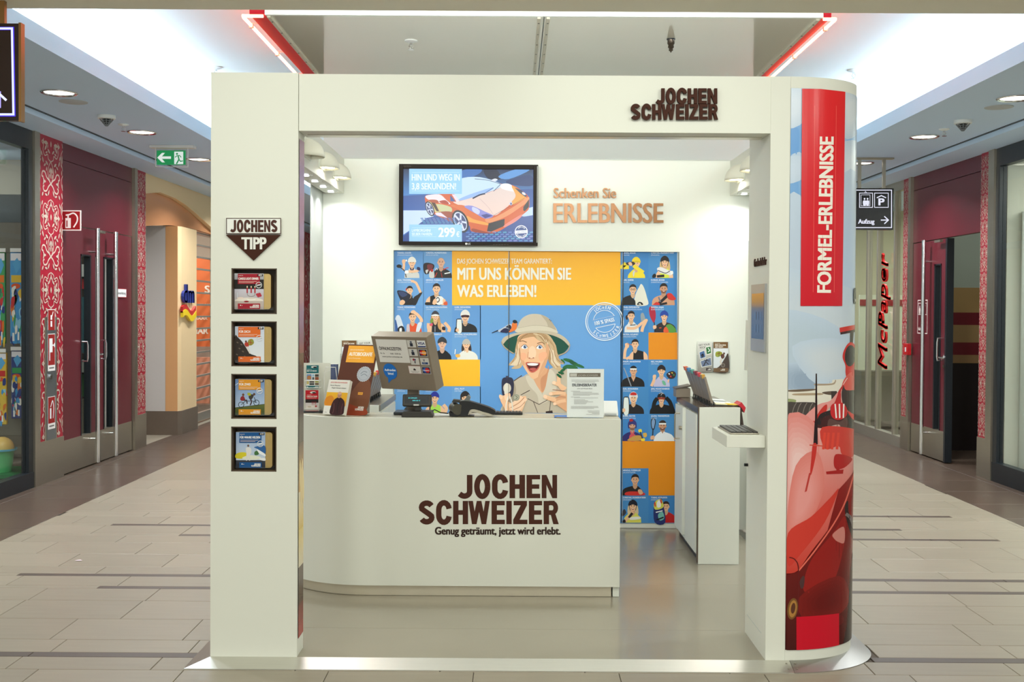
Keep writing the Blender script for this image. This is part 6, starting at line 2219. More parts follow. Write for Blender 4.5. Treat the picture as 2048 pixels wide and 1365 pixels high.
def gift_box(k, px0, py0, label, hdr, title, price, paint):
    """px0, py0: top-left of the printed sleeve in the photo; box about 71 x 72 px"""
    p0, p1 = PY(px0, py0 + 71.5, GBY), PY(px0 + 72.5, py0, GBY)
    t = thing('gift_box', label, 'gift box', ((p0.x + p1.x) / 2, GBY + .02, p0.z), 'gift boxes in the pillar niches')
    x0, x1, z0, z1 = p0.x, p1.x, p0.z, p1.z
    r = .012
    o = [(x0 + .004, z0 + .001), (x1 - r, z0 + .001)] + [(x1 - r + r * math.cos(math.radians(a)), z0 + .001 + r + r * math.sin(math.radians(a))) for a in range(-70, 1, 20)]
    o += [(x1 - r + r * math.cos(math.radians(a)), z1 - .001 - r + r * math.sin(math.radians(a))) for a in range(10, 91, 20)] + [(x0 + .004, z1 - .001)]
    MB().prism(o, GBY + .003, GBY + .040, 'y', 0, True).build('tin', GOLD, t)
    xs = PY(px0 + 58.5, py0, GBY).x
    MB().box(x0, xs, GBY, GBY + .043, z0, z1).build('sleeve', mat('sleeve_white', (230, 228, 222), .5), t)
    A = Art(plane_y(GBY), base=.0005, step=.00006)
    A.frame(px0, py0, 1, 1)
    paint(A)
    A.L = 40
    A.rect(7, .5, 51, 21, hdr)
    A.rect(7, 60, 51.5, 71, hdr)
    A.rect(46, 1.5, 57, 5.5, (40, 26, 24))
    A.text(price, 48.5, 4.8, 3, (236, 232, 226), w=6.5, bold=.04)
    A.text('ERLEBNIS FÜR', 8.6, 4.9, 1.6, (240, 226, 214), w=9)
    A.text(title, 8.4, 12.4, 4.4, (246, 242, 236), w=min(40, 4.2 * len(title) * .66), bold=.04)
    for yy in (15.5, 18):
        A.rect(9, yy, 45 if yy < 17 else 39, yy + .7, (236, 206, 190))
    A.L = 48
    A.line(arc(49, 23, 6, 6, 0, 345, 22), .7, (236, 236, 236), closed=True)
    A.line(arc(49, 23, 5, 5, 0, 345, 20), .35, (236, 236, 236), closed=True)
    A.poly([(45, 22.6), (53, 21.2), (53.2, 23.4), (45.2, 24.8)], (236, 236, 236))
    A.logo(31, 62.3, 18.5, 6.4, (246, 242, 236))
    A.rect(11.5, 62.5, 13.5, 64.5, (246, 242, 236)).rect(15, 63.5, 16.5, 64.5, (230, 214, 206))
    A.build('cover_print', t, PAPER)
    A = Art(plane_y(GBY + .003), base=.0003)
    A.frame(px0, py0, 1, 1)
    for i in range(5):
        A.line([(61.5 + i * .9, 4.5 + i * 2.4), (66 + (i % 2), 4 + i * 2.4)], .8, (226, 198, 140))
    A.build('embossing', t, mat('gold_emboss', (214, 186, 124), .3, .6))
    # clear holder
    h0, h1 = PY(px0 - 1.6, py0 + 60, YF + .026), PY(px0 + 77.5, py0 + 73.2, YF + .026)
    hb = MB()
    hb.box(h0.x, h1.x, YF + .026, YF + .084, h1.z, h1.z + .003)
    hb.box(h0.x, h0.x + .002, YF + .026, YF + .084, h1.z, h0.z).box(h1.x - .002, h1.x, YF + .026, YF + .084, h1.z, h0.z)
    hb.box(h0.x, h1.x, YF + .025, YF + .027, h1.z, h1.z + .012)
    hb.build('holder', ACRYL, lp)
    return t


def paint_dinner(A):
    A.rect(0, 0, 58.5, 32, (200, 200, 206), (60, 54, 40))
    A.rect(0, 12, 58.5, 32, (36, 32, 28))
    A.rect(0, 31, 58.5, 71.5, (206, 202, 214), (186, 170, 160))
    A.ell(29, 54, 28.5, 6, (236, 226, 214))
    A.rect(2, 55, 56, 66, (196, 180, 170))
    for x in (25.5, 33.5, 41):
        A.rect(x - 1.3, 28, x + 1.3, 39, (176, 30, 44))
        A.ell(x, 26.6, 1, 2, (250, 236, 200))
    A.line([(25.5, 39), (27, 44), (33.5, 46), (40, 44), (41, 39)], 1.2, (150, 140, 130), True)
    for x, y in ((46, 42), (50, 41), (48, 45), (51.5, 44)):
        A.ell(x, y, 3, 2.6, (184, 50, 66))
    A.ell(34, 52, 9, 2, (246, 240, 230)).ell(12, 49, 7, 1.8, (240, 220, 204)).ell(24, 56, 5, 1.6, (150, 30, 40)).ell(34, 49.5, 7, 1.8, (226, 214, 200))
    A.rect(5, 38, 6.5, 48, (214, 220, 228))


def paint_climb(A):
    A.rect(0, 0, 58.5, 71.5, (206, 214, 232), (232, 234, 234))
    A.blob([(0, 20), (6, 22), (14, 30), (22, 42), (30, 54), (44, 60), (50, 71), (0, 71.5)], (54, 44, 38), 4)
    for x, y in ((5, 32), (9, 44), (16, 50), (4, 56), (20, 60), (13, 36), (28, 62)):
        A.ell(x, y, 2.4, 1.4, (106, 90, 78), 30, 8)
    A.blob([(27, 27), (35, 25), (38, 33), (32, 38), (26, 36)], (150, 150, 60), 3)
    A.line([(26, 31), (36, 33)], 1, (170, 40, 40)).line([(31, 26), (32, 37)], 1, (170, 40, 40))
    A.blob([(21, 32), (26, 32), (28, 38), (24, 42), (19, 36)], (184, 60, 44), 3)
    A.ell(22, 30, 2, 2.2, (96, 60, 44)).line([(24, 40), (28, 48), (30, 54)], 2.6, (226, 216, 206))


def paint_bike(A):
    A.rect(0, 0, 58.5, 71.5, (106, 140, 190), (190, 206, 226))
    A.poly([(0, 57), (58.5, 50), (58.5, 71.5), (0, 71.5)], (96, 106, 50), (66, 76, 36))
    A.line([(0, 57), (58.5, 50)], 1, (60, 66, 34))
    A.line([(0, 12), (7, 7)], 1, (230, 236, 240))
    for cx, cy in ((12, 51), (42.5, 47)):
        A.line(arc(cx, cy, 5.4, 5.4, 0, 345, 20), 1.1, (28, 30, 34), closed=True)
    A.line([(12, 51), (20, 44), (34, 43), (42.5, 47)], 1.1, (30, 34, 40)).line([(22, 50), (30, 50), (34, 43)], 1.1, (210, 216, 226)).line([(38, 36), (42, 47)], 1.1, (30, 30, 34))
    A.blob([(12, 35), (17, 34), (20, 42), (13, 43), (10, 40)], (140, 40, 44), 3)
    A.ell(16, 31, 2.4, 2.6, (110, 70, 50)).line([(17, 42), (23, 42), (24, 49)], 2.2, (60, 44, 48))
    A.blob([(27, 34), (33, 30), (37, 33), (33, 40), (29, 40)], (60, 54, 48), 3)
    A.ell(28, 30, 4, 3, (170, 170, 50), 20).ell(38, 30, 2.4, 2.4, (90, 60, 44)).line([(31, 40), (33, 45), (30, 52)], 2.4, (70, 50, 56))


def paint_heroes(A):
    A.rect(0, 0, 58.5, 71.5, (150, 176, 214), (206, 214, 222))
    A.rect(0, 56, 58.5, 71.5, (60, 64, 72), (30, 34, 50))
    A.blob([(0, 44), (10, 40), (22, 42), (18, 52), (0, 52)], (214, 198, 44), 3)
    A.blob([(14, 50), (30, 46), (50, 50), (40, 55), (16, 54)], (226, 226, 206), 3)
    A.blob([(36, 30), (50, 27), (58.5, 28), (58.5, 44), (50, 40), (44, 34)], (44, 96, 156), 3)
    A.blob([(42, 34), (50, 38), (58.5, 44), (58.5, 48), (46, 42)], (236, 238, 240), 3)
    A.blob([(37, 40), (42, 37), (46, 44), (38, 46)], (66, 110, 60), 3)
    A.blob([(46, 52), (58.5, 52), (58.5, 57), (50, 56)], (232, 232, 232), 3)
    A.ell(24.5, 27, 2, 2.4, (110, 84, 70))
    A.blob([(20, 31), (29, 31), (31, 40), (28, 46), (28.5, 56), (26, 56), (24.5, 48), (22.5, 56), (20, 56), (21, 44)], (222, 218, 214), 3)


gift_box(0, 469, 547.5, 'gift box with burgundy sleeve and three red candles, in the top pillar niche', (166, 22, 42), 'CANDLE-LIGHT-DINNER', '80', paint_dinner)
gift_box(1, 470, 653.5, 'gift box with orange sleeve and a climber hauling a parcel, second pillar niche', (226, 106, 34), 'FÜR DICH', '59', paint_climb)
gift_box(2, 470.5, 759, 'gift box with amber sleeve and two cyclists on a tandem, third pillar niche', (222, 148, 34), 'FÜR ZWEI', '149', paint_bike)
gift_box(3, 472, 865, 'gift box with blue sleeve and a man in white overalls, in the bottom pillar niche', (20, 82, 140), 'FÜR WAHRE HELDEN', '219', paint_heroes)
# ------------------------------------------------------------------ things on the counter
CT = 0.945


def tilted(px, py, Y, yaw, lean):
    """frame with origin at a photo point at depth Y; local x to the right, z up the slope, -y out of the face.
    yaw > 0 turns the face to the left, lean > 0 tips the top away"""
    o = PY(px, py, Y)
    a, b = math.radians(yaw), math.radians(lean)
    xh = Vector((math.cos(a), -math.sin(a), 0))
    back = Vector((math.sin(a), math.cos(a), 0))
    zh = back * math.sin(b) + Vector((0, 0, math.cos(b)))
    yh = zh.cross(xh)
    M = Matrix((xh, yh, zh)).transposed().to_4x4()
    M.translation = o
    return M


# book display stand
M = tilted(661, 836, 5.765, 22, 21)
M.translation.z = CT + .004
st = thing('display_stand', 'tall brown card display leaning back on the counter with an orange headline field', 'display', M.translation)
b = MB(M)
b.box(0, .208, 0, .004, 0, .385)
b.build('board', mat('card_brown', (86, 44, 26), .35), st)
A = Art(plane_m(M), base=.0006, step=.00008)
A.P = []
A.poly([(0, -.385), (.208, -.385), (.208, 0), (0, 0)], (88, 42, 22), (96, 54, 36))
A.blob([(.10, -.12), (.16, -.20), (.208, -.16), (.208, -.02), (.12, 0), (.08, -.03)], (120, 72, 46), 4)
A.blob([(.07, -.06), (.16, -.04), (.208, -.03), (.208, 0), (.06, 0)], (150, 62, 34), 4)
A.rect(.03, -.379, .20, -.285, (240, 168, 50))
A.text('LESEN SIE DIE SPANNENDE', .042, -.352, .007, (250, 232, 206), w=.085)
A.text('AUTOBIOGRAFIE', .042, -.322, .020, (252, 240, 222), w=.14, bold=.04)
A.text('unseres Firmengründers', .042, -.306, .006, (250, 232, 206), w=.075)
for k in range(24):
    a = 2 * PI * k / 24
    A.L = 9
    A.ell(.155 + .038 * math.cos(a), -.222 + .038 * math.sin(a), .005, .005, (186, 190, 194), 0, 8)
A.ell(.155, -.222, .038, .038, (178, 182, 188), 0, 28)
A.line(arc(.155, -.222, .033, .033, 0, 345, 24), .0012, (120, 126, 134), closed=True)
A.line([(.135, -.222), (.15, -.236), (.172, -.232)], .003, (110, 116, 124), True)
A.line([(.138, -.212), (.158, -.222), (.178, -.21)], .003, (120, 126, 134), True)
A.rect(.142, -.122, .170, -.108, (240, 170, 60))
A.text('24,90', .145, -.112, .007, (120, 60, 30), w=.02)
A.logo(.142, -.045, .05, .022, (246, 240, 232))
A.build('print', st, PAPER)
b = MB(M)
foot_ = [M.inverted() @ ((M @ Vector((x_, .13, 0))) * 1.0) for x_ in (.03, .18)]
foot_ = [M.inverted() @ Vector((q_.x, q_.y, CT + .004)) for q_ in (M @ Vector((x_, .10, .0)) for x_ in (.03, .18))]
b.add([(.02, .005, .01), (.19, .005, .01), (.19, .005, .25), (.02, .005, .25), foot_[0], foot_[1]], [(2, 3, 4, 5), (0, 3, 4), (1, 2, 5)])
b.build('prop', mat('card_grey', (150, 140, 128), .6), st)

M = tilted(650.5, 834, 5.705, 22, 20)
M.translation.z = CT + .001
bk = thing('book', 'white and yellow paperback showing a bald man, leaning on the brown display', 'book', M.translation)
b = MB(M)
b.box(0, .125, -.024, .0, 0, .185)
b.build('pages', mat('book_pages', (240, 236, 222), .7), bk)
MB(M).box(-.001, .126, -.0255, -.024, 0, .186).build('cover', mat('book_cover', (238, 234, 222), .4), bk)
A = Art(lambda u, v, d: M @ Vector((u, -.0255 - d, -v)), base=.0004, step=.00008)
M = M.copy()
A.fn = (lambda MM: (lambda u, v, d: MM @ Vector((u, -.0255 - d, -v))))(M)
A.rect(0, -.186, .125, 0, (240, 236, 226))
A.rect(0, -.118, .125, -.045, (244, 186, 40), (236, 160, 40))
A.blob([(0, -.085), (.03, -.10), (.05, -.08), (.04, -.05), (0, -.05)], (226, 140, 30), 4)
A.text('JOCHEN SCHWEIZER', .012, -.168, .0065, (206, 60, 44), w=.10, bold=.03)
A.text('Warum Menschen', .012, -.152, .006, (40, 36, 36), w=.06, bold=.02)
A.text('fliegen können müssen', .024, -.139, .006, (40, 36, 36), w=.085, bold=.02)
A.blob([(.045, 0), (.04, -.04), (.05, -.075), (.07, -.09), (.09, -.09), (.115, -.07), (.122, -.03), (.115, 0)], (60, 28, 30), 4)
A.line([(.085, -.08), (.08, -.04), (.085, -.005)], .004, (30, 16, 18), True)
A.line([(.055, -.06), (.06, -.03), (.058, -.005)], .003, (120, 70, 70), True)
A.line([(.108, -.06), (.105, -.03), (.108, -.005)], .003, (110, 60, 62), True)
A.ell(.079, -.104, .0125, .017, (206, 150, 116))
A.ell(.079, -.113, .011, .009, (226, 176, 142))
A.line([(.073, -.104), (.076, -.104)], .002, (60, 40, 36)).line([(.082, -.104), (.086, -.104)], .002, (60, 40, 36))
A.line([(.075, -.095), (.083, -.095)], .0018, (140, 70, 60))
A.blob([(.066, -.09), (.079, -.082), (.093, -.09), (.09, -.078), (.07, -.078)], (40, 24, 26), 3)
A.text('riva', .01, -.008, .006, (90, 86, 96), w=.012)
A.build('cover_print', bk, PAPER)

# till screen seen from behind
M = tilted(763.8, 778, 5.80, 28, -20)
ti = thing('till_screen', 'grey-brown till monitor seen from behind with opening hours and card stickers', 'monitor', M.translation)
TILLM = mat('till_taupe', (132, 118, 102), .4, vary=.03, scale=60)
W_, H_ = .341, .298
b = MB(M)
b.box(0, W_, 0, .075, 0, H_)
b.build('housing', TILLM, ti, bevel=.003)
A = Art(plane_m(M), base=.0012, step=.0001)


def tq(x0, y0, x1, y1):      # crop coordinates of the sheared face -> local metres
    return ((x0) / 648 * W_, -H_ + y0 / 610 * H_, x1 / 648 * W_, -H_ + y1 / 610 * H_)


x0, y0, x1, y1 = tq(48, 32, 410, 296)
A.rect(x0, y0, x1, y1, (206, 200, 192))
A.rect(x0 + .002, y0 + .002, x1 - .002, y1 - .002, (222, 218, 212))
A.text('ÖFFNUNGSZEITEN:', x0 + .012, y0 + .060, .017, (52, 40, 36), w=.138, bold=.03)
A.text('Mo - Sa', x0 + .014, y0 + .082, .0075, (60, 50, 46), w=.026, bold=.02)
A.text('10.00 - 20.00 Uhr', x0 + .076, y0 + .083, .0075, (60, 50, 46), w=.066, bold=.02)
A.text('www.jochen-schweizer.de', x0 + .022, y0 + .100, .0075, (60, 50, 46), w=.124, bold=.02)


def sticker(cx, cy, kind, w=.053, h=.041):
    A.L = 6
    A.rect(cx, cy, cx + w, cy + h, (176, 170, 162))
    A.rect(cx + .0015, cy + .0015, cx + w - .0015, cy + h - .0015, (206, 202, 196))
    if kind == 'visa':
        A.rect(cx + .003, cy + .003, cx + w - .003, cy + h - .003, (236, 236, 236))
        A.rect(cx + .003, cy + h - .010, cx + w - .003, cy + h - .003, (40, 60, 116))
        A.text('VISA', cx + .006, cy + .024, .014, (38, 52, 112), w=w - .012, bold=.05)
    elif kind in ('mc', 'maestro'):
        A.rect(cx + .003, cy + .003, cx + w - .003, cy + h - .003, (34, 40, 70))
        c1, c2 = ((206, 40, 36), (236, 150, 40)) if kind == 'mc' else ((40, 90, 180), (206, 40, 40))
        A.ell(cx + w * .38, cy + h * .5, h * .33, h * .33, c1).ell(cx + w * .62, cy + h * .5, h * .33, h * .33, c2)
        A.text('MasterCard' if kind == 'mc' else 'Maestro', cx + .008, cy + h * .58, .006, (246, 246, 246), w=w - .016, bold=.04)
    elif kind == 'v':
        A.text('V', cx + w * .34, cy + h * .52, .014, (40, 44, 70), bold=.04)
        A.rect(cx + .009, cy + h * .6, cx + w - .009, cy + h - .005, (44, 70, 120))
        A.text('PAY', cx + .015, cy + h * .6 + .0075, .005, (226, 230, 236), w=.016)
    elif kind == 'ec':
        A.ell(cx + w * .40, cy + h * .30, .007, .006, (150, 40, 50)).rect(cx + w * .5, cy + h * .2, cx + w * .64, cy + h * .42, (50, 66, 110))
        A.poly([(cx + w * .4, cy + h * .5), (cx + w * .62, cy + h * .5), (cx + w * .5, cy + h * .9)], (70, 70, 80))
    else:
        A.rect(cx + w * .3, cy + h * .42, cx + w * .64, cy + h * .85, (40, 44, 60))
        A.rect(cx + w * .36, cy + h * .14, cx + w * .58, cy + h * .40, (90, 96, 110))


for r, (ka, kb_) in enumerate((('pin', 'visa'), ('pin', 'mc'), ('ec', 'v'))):
    x0, y0, _, _ = tq(414, 34 + r * 98, 0, 0)
    sticker(x0, y0, ka)
    sticker(x0 + .060, y0, kb_)
x0, y0, _, _ = tq(414 + 118, 330, 0, 0)
sticker(x0 - .003, y0, 'maestro')
A.L = 6
A.rect(x0 - .084, y0 - .002, x0 - .008, y0 + .042, (196, 150, 150)).rect(x0 - .082, y0, x0 - .010, y0 + .040, (224, 218, 212))
A.blob([(x0 - .055, y0 + .022), (x0 - .05, y0 + .012), (x0 - .044, y0 + .014), (x0 - .038, y0 + .022)], (50, 40, 40), 3)
A.text('Zum Geben von', x0 - .072, y0 + .030, .004, (70, 60, 56), w=.05)
A.text('100% Genuss', x0 - .066, y0 + .036, .004, (70, 60, 56), w=.038)
x0, y0, _, _ = tq(110, 400, 0, 0)
A.L = 6
A.poly(arc(x0 + .02, y0, .042, .045, 0, 350, 24), (30, 110, 196))
A.poly([(x0 - .002, y0 + .03), (x0 + .034, y0 + .034), (x0 - .006, y0 + .068)], (30, 110, 196))
A.text('Aufrunden', x0 - .013, y0 - .002, .0125, (236, 242, 246), w=.068, bold=.04)
A.text('bitte!', x0 + .004, y0 + .018, .0125, (236, 242, 246), w=.034, bold=.04)
A.build('stickers', ti, PAPER)
p = M @ Vector((W_ / 2 - .01, .06, 0))
nk = MB()
nk.box(p.x - .03, p.x + .03, p.y - .01, p.y + .03, CT + .014, p.z + .04)
nk.build('neck', TILLM, ti)
MB().box(p.x - .10, p.x + .10, 5.74, 5.885, CT + .001, CT + .016).build('foot', BLACKM, ti, bevel=.004)

# customer display
DK = mat('dark_olive_plastic', (52, 48, 42), .45)
cd = thing('customer_display', 'small dark price display on a pedestal in front of the till monitor', 'display', (PY(834, 838, 5.66).x, 5.66, CT))
x0, x1 = PY(804, 830, 5.66).x, PY(867, 830, 5.66).x
xm = (x0 + x1) / 2
MB().prism([(x0, CT + .001), (x1, CT + .001), (x1 - .001, CT + .012), (x1 - .012, CT + .030), (x0 + .010, CT + .030), (x0 + .001, CT + .012)], 5.625, 5.72, 'y').build('foot', DK, cd, bevel=.003)
MB().box(xm - .016, xm + .016, 5.66, 5.69, CT + .029, CT + .075).build('stem', DK, cd, bevel=.003)
M = tilted(804.5, 813, 5.645, 2, 10)
b = MB(M)
b.box(0, .149, 0, .035, 0, .062)
b.build('head', DK, cd, bevel=.006)
A = Art(plane_m(M), base=.0008)
A.rect(.012, -.054, .134, -.014, (14, 18, 22))
A.build('panel', cd, mat_ if False else GLOSS)
A = Art(plane_m(M), base=.0012)
A.text('ZU ZAHLEN', .03, -.040, .0055, (70, 220, 226), w=.045)
A.text('000.00 €', .052, -.027, .0055, (70, 220, 226), w=.04)
A.build('digits', cd, print_mat('display_glow', .3, 1.4))
A = Art(plane_m(M), base=.0008)
A.rect(.058, -.0105, .086, -.0035, (206, 206, 200))
A.build('badge', cd, PAPER)
cbm = MB()
cbm.tube([(xm + .05, 5.70, CT + .012), (xm + .08, 5.75, CT + .03), (xm + .11, 5.77, CT + .012), (xm + .15, 5.79, CT + .006)], .003, 6)
cbm.build('cable', BLACK, cd)

# card terminal lying on its cradle
ct = thing('card_terminal', 'black card payment terminal with round paper-roll housing lying on the counter', 'card terminal', (PY(940, 836, 5.68).x, 5.68, CT))


def tpt(x, y):
    p = PY(860 + x / 10.24, 750 + y / 10.24, 5.66)
    return (p.x, p.z)


zoff = CT + .002 - tpt(0, 885)[1]


def T2(pts):
    return [(a, c + zoff) for a, c in (tpt(x, y) for x, y in pts)]


MB().prism(T2(cat([(600, 590), (760, 570), (960, 620), (1180, 690), (1320, 760), (1335, 800), (1300, 850), (1160, 800), (960, 740), (840, 740), (800, 790), (770, 860), (700, 885), (620, 860), (640, 740)], 4)), 5.66, 5.735, 'y', 0, True).build('body', BLACK, ct)
MB().prism(T2(cat([(780, 860), (800, 780), (850, 742), (940, 745), (1120, 800), (1290, 838), (1310, 858), (1230, 875), (1080, 845), (900, 800), (830, 815)], 4)), 5.664, 5.731, 'y', 0, True).build('underside', mat('terminal_grey', (190, 182, 164), .4), ct)
c0 = T2([(570, 740)])[0]
MB().cyl((c0[0], 5.655, c0[1]), (c0[0] - .024, 5.735, c0[1] + .003), .0285, .0285, 28).build('roll_housing', mat('terminal_olive', (78, 74, 62), .35, .2), ct)
MB().prism(T2([(470, 545), (620, 560), (600, 610), (440, 600)]), 5.672, 5.728, 'y').build('flap', DK, ct)
MB().prism(T2([(580, 570), (690, 560), (780, 450), (830, 500), (800, 590), (690, 600)]), 5.675, 5.725, 'y').build('screen_block', mat('terminal_silver_dark', (120, 124, 120), .35, .4), ct)
MB().prism(T2([(380, 800), (900, 870), (900, 885), (400, 885)]), 5.67, 5.73, 'y').build('cradle', mat('terminal_black_glossy', (26, 24, 24), .25), ct)

# sheet holder
sx0, sx1 = PY(1133.5, 800, 5.65).x, PY(1208, 800, 5.65).x
sz = PY(1170, 737.5, 5.66).z
sh = thing('sheet_holder', 'clear upright stand with a white notice sheet at the right end of the counter', 'notice stand', ((sx0 + sx1) / 2, 5.65, CT))
MB().box(sx0 + .001, sx1 - .001, 5.6505, 5.652, CT + .004, sz - .002).build('sheet', mat('sheet_white', (254, 254, 252), .6), sh)
MB().box(sx0, sx1, 5.6475, 5.6495, CT + .001, sz).box(sx0, sx1, 5.653, 5.6555, CT + .001, sz + .003).box(sx0, sx1, 5.6475, 5.73, CT + .001, CT + .003).build('acrylic', ACRYL, sh)
A = Art(plane_y(5.6505), base=.0004)
A.rect(1139, 746.5, 1201, 754.5, (120, 106, 88))
A.rect(1140, 747.5, 1154, 753.5, (214, 208, 198))
A.text('JOCHEN SCHWEIZER', 1156, 752.5, 3, (226, 220, 210), w=40)
A.text('ERLEBNISBERATER', 1144.5, 773.2, 5.4, (60, 60, 68), w=49, bold=.035)
A.text('m/w auf Minijob-Basis', 1154.5, 778.6, 2, (110, 110, 116), w=30, bold=.02)
for y, a, b in ((760, 1143, 1197), (762.6, 1143, 1198), (764.6, 1150, 1190), (782.5, 1142, 1160), (784.5, 1146, 1184), (786.6, 1146, 1197), (788.7, 1146, 1198), (790.6, 1146, 1180), (794, 1142, 1160), (796, 1148, 1196), (799.5, 1148, 1170), (801.6, 1148, 1176), (803.7, 1148, 1186), (805.7, 1148, 1174), (807.7, 1148, 1172), (813, 1142, 1196), (815, 1142, 1197), (817, 1142, 1188), (822, 1175, 1199), (824.4, 1177, 1199), (826.6, 1184, 1199), (829, 1172, 1199)):
    A.rect(a, y, b, y + .8, (190, 188, 184))
A.build('text_print', sh, PAPER)
fl = thing('leaflet_pile', 'few blue and yellow leaflets lying beside the notice stand', 'leaflets', (PY(1124, 834, 5.68).x, 5.68, CT))
for k, (c, r) in enumerate((((60, 110, 190), -6), ((236, 186, 60), 8), ((80, 130, 200), 3))):
    p = PY(1123, 834, 5.68)
    b = MB(Matrix.Translation((p.x, 5.70, CT + .001 + k * .0016)) @ Matrix.Rotation(math.radians(r), 4, 'Z'))
    b.box(-.035, .035, -.05, .05, 0, .0014)
    b.build('leaflet', mat('leaflet_%d' % k, c, .5), fl)
wd = thing('white_device', 'small white desk device behind the notice stand at the counter end', 'device', (PY(1222, 828, 5.8).x, 5.8, CT))
p0, p1 = PY(1206, 828, 5.8), PY(1235.5, 804, 5.8)
b = MB()
b.prism([(5.76, CT + .001), (5.86, CT + .001), (5.86, p1.z), (5.835, p1.z), (5.77, CT + .02)], p0.x, p1.x, 'x')
b.build('body', mat('device_white', (232, 232, 228), .4), wd, bevel=.003)
MB().box(p0.x + .005, p1.x - .01, 5.755, 5.762, CT + .004, CT + .014).build('slot', mat('device_grey', (186, 190, 192), .4), wd)
kt = thing('keyboard', 'flat black keyboard lying on the counter behind the card terminal', 'keyboard', (PY(1012, 828, 5.82).x, 5.82, CT))
x0, x1 = PY(978, 830, 5.82).x, PY(1045, 830, 5.82).x
MB().box(x0, x1, 5.79, 5.88, CT + .001, CT + .010).build('base', BLACK, kt, bevel=.002)
b = MB()
for i in range(10):
    for j in range(4):
        xa = x0 + .005 + i * (x1 - x0 - .01) / 10
        b.box(xa, xa + (x1 - x0 - .01) / 10 - .003, 5.796 + j * .02, 5.812 + j * .02, CT + .010, CT + .015)
ko = b.build('keys', mat('key_grey', (70, 70, 72), .5), kt)
ko['kind'] = 'stuff'
mp_ = thing('mouse', 'pale grey mouse peeking over the card terminal', 'mouse', (PY(975, 818, 5.80).x, 5.80, CT))
p = PY(975, 818, 5.80)
b = MB(Matrix.Translation((p.x, 5.81, CT + .001)))
b.add(*(lambda n, m: ([(.027 * math.cos(2 * PI * j / m) * math.cos(PI / 2 * i / n), .05 * math.sin(2 * PI * j / m) * math.cos(PI / 2 * i / n), .038 * math.sin(PI / 2 * i / n)) for i in range(n + 1) for j in range(m)],
                      [(i * m + j, i * m + (j + 1) % m, (i + 1) * m + (j + 1) % m, (i + 1) * m + j) for i in range(n) for j in range(m)]))(5, 14), 0, True)
b.build('shell', mat('mouse_grey', (206, 204, 194), .4), mp_)
pp = thing('papers', 'loose white papers between the price display and the card terminal', 'papers', (PY(885, 834, 5.74).x, 5.74, CT))
for k, r in enumerate((14, -8, 24)):
    p = PY(880 + k * 6, 832, 5.74)
    b = MB(Matrix.Translation((p.x, 5.76, CT + .001 + k * .001)) @ Matrix.Rotation(math.radians(r), 4, 'Z'))
    b.box(-.05, .05, -.06, .06, 0, .0008)
    b.build('sheet', mat('paper_sheet', (228, 226, 220), .7), pp)

# wire rack with leaflets at the left end of the counter
RY = 5.85
lr = thing('leaflet_rack', 'white wire leaflet rack at the left end of the counter, half behind the pillar', 'rack', (PY(630, 832, RY).x, RY, CT))
x0, x1 = PY(604, 780, RY).x, PY(659, 780, RY).x
MB().box(x0, x1, RY + .035, RY + .038, CT + .002, PY(630, 727, RY).z).build('back_sheet', mat('rack_white', (226, 226, 214), .5), lr)
MB().box(x0, x1, RY - .02, RY + .06, CT + .001, CT + .008).build('foot', BLACKM, lr)
w = MB()
for xa, xb, za, zb in ((610, 640, 762, 776), (610, 641, 818, 830)):
    a, b_ = PY(xa, za, RY), PY(xb, zb, RY)
    w.tube([(a.x, RY + .03, a.z), (a.x, RY - .008, a.z), (b_.x, RY - .008, a.z), (b_.x, RY + .03, a.z)], .0016, 6)
    w.tube([(a.x, RY + .03, b_.z), (a.x, RY - .008, b_.z), (b_.x, RY - .008, b_.z), (b_.x, RY + .03, b_.z)], .0016, 6)
for xx in ((651, 735), (668, 735)):
    pass
a, b_ = PY(650, 735, RY), PY(671, 735, RY)
w.tube([(a.x, RY + .0, CT + .01), (a.x - .005, RY, a.z - .05), (a.x + .004, RY, a.z), (b_.x, RY, b_.z), (b_.x + .01, RY, b_.z - .07), (b_.x + .01, RY + .02, CT + .01)], .0022, 6)
a, b_ = PY(648, 742, RY + .02), PY(640, 778, RY)
w.tube([(a.x + .03, RY + .03, a.z), (a.x, RY + .03, a.z - .01), (b_.x + .02, RY, b_.z), (b_.x + .045, RY - .005, b_.z - .07), (b_.x + .03, RY + .0, CT + .01)], .0018, 6)
w.build('wire_frame', mat('wire_white', (232, 232, 226), .4), lr)


def brochure(name, label, x0p, y0p, x1p, y1p, Y, paint, cat_='brochure', th=.006, group=None):
    a, b_ = PY(x0p, y1p, Y), PY(x1p, y0p, Y)
    t = thing(name, label, cat_, ((a.x + b_.x) / 2, Y, a.z), group)
    MB().box(a.x, b_.x, Y, Y + th, a.z, b_.z).build('paper', mat('brochure_paper', (232, 230, 224), .5), t)
    A = Art(plane_y(Y), base=.0004, step=.00006)
    A.frame(x0p, y0p, 1, 1)
    paint(A)
    A.build('print', t, PAPER)
    return t


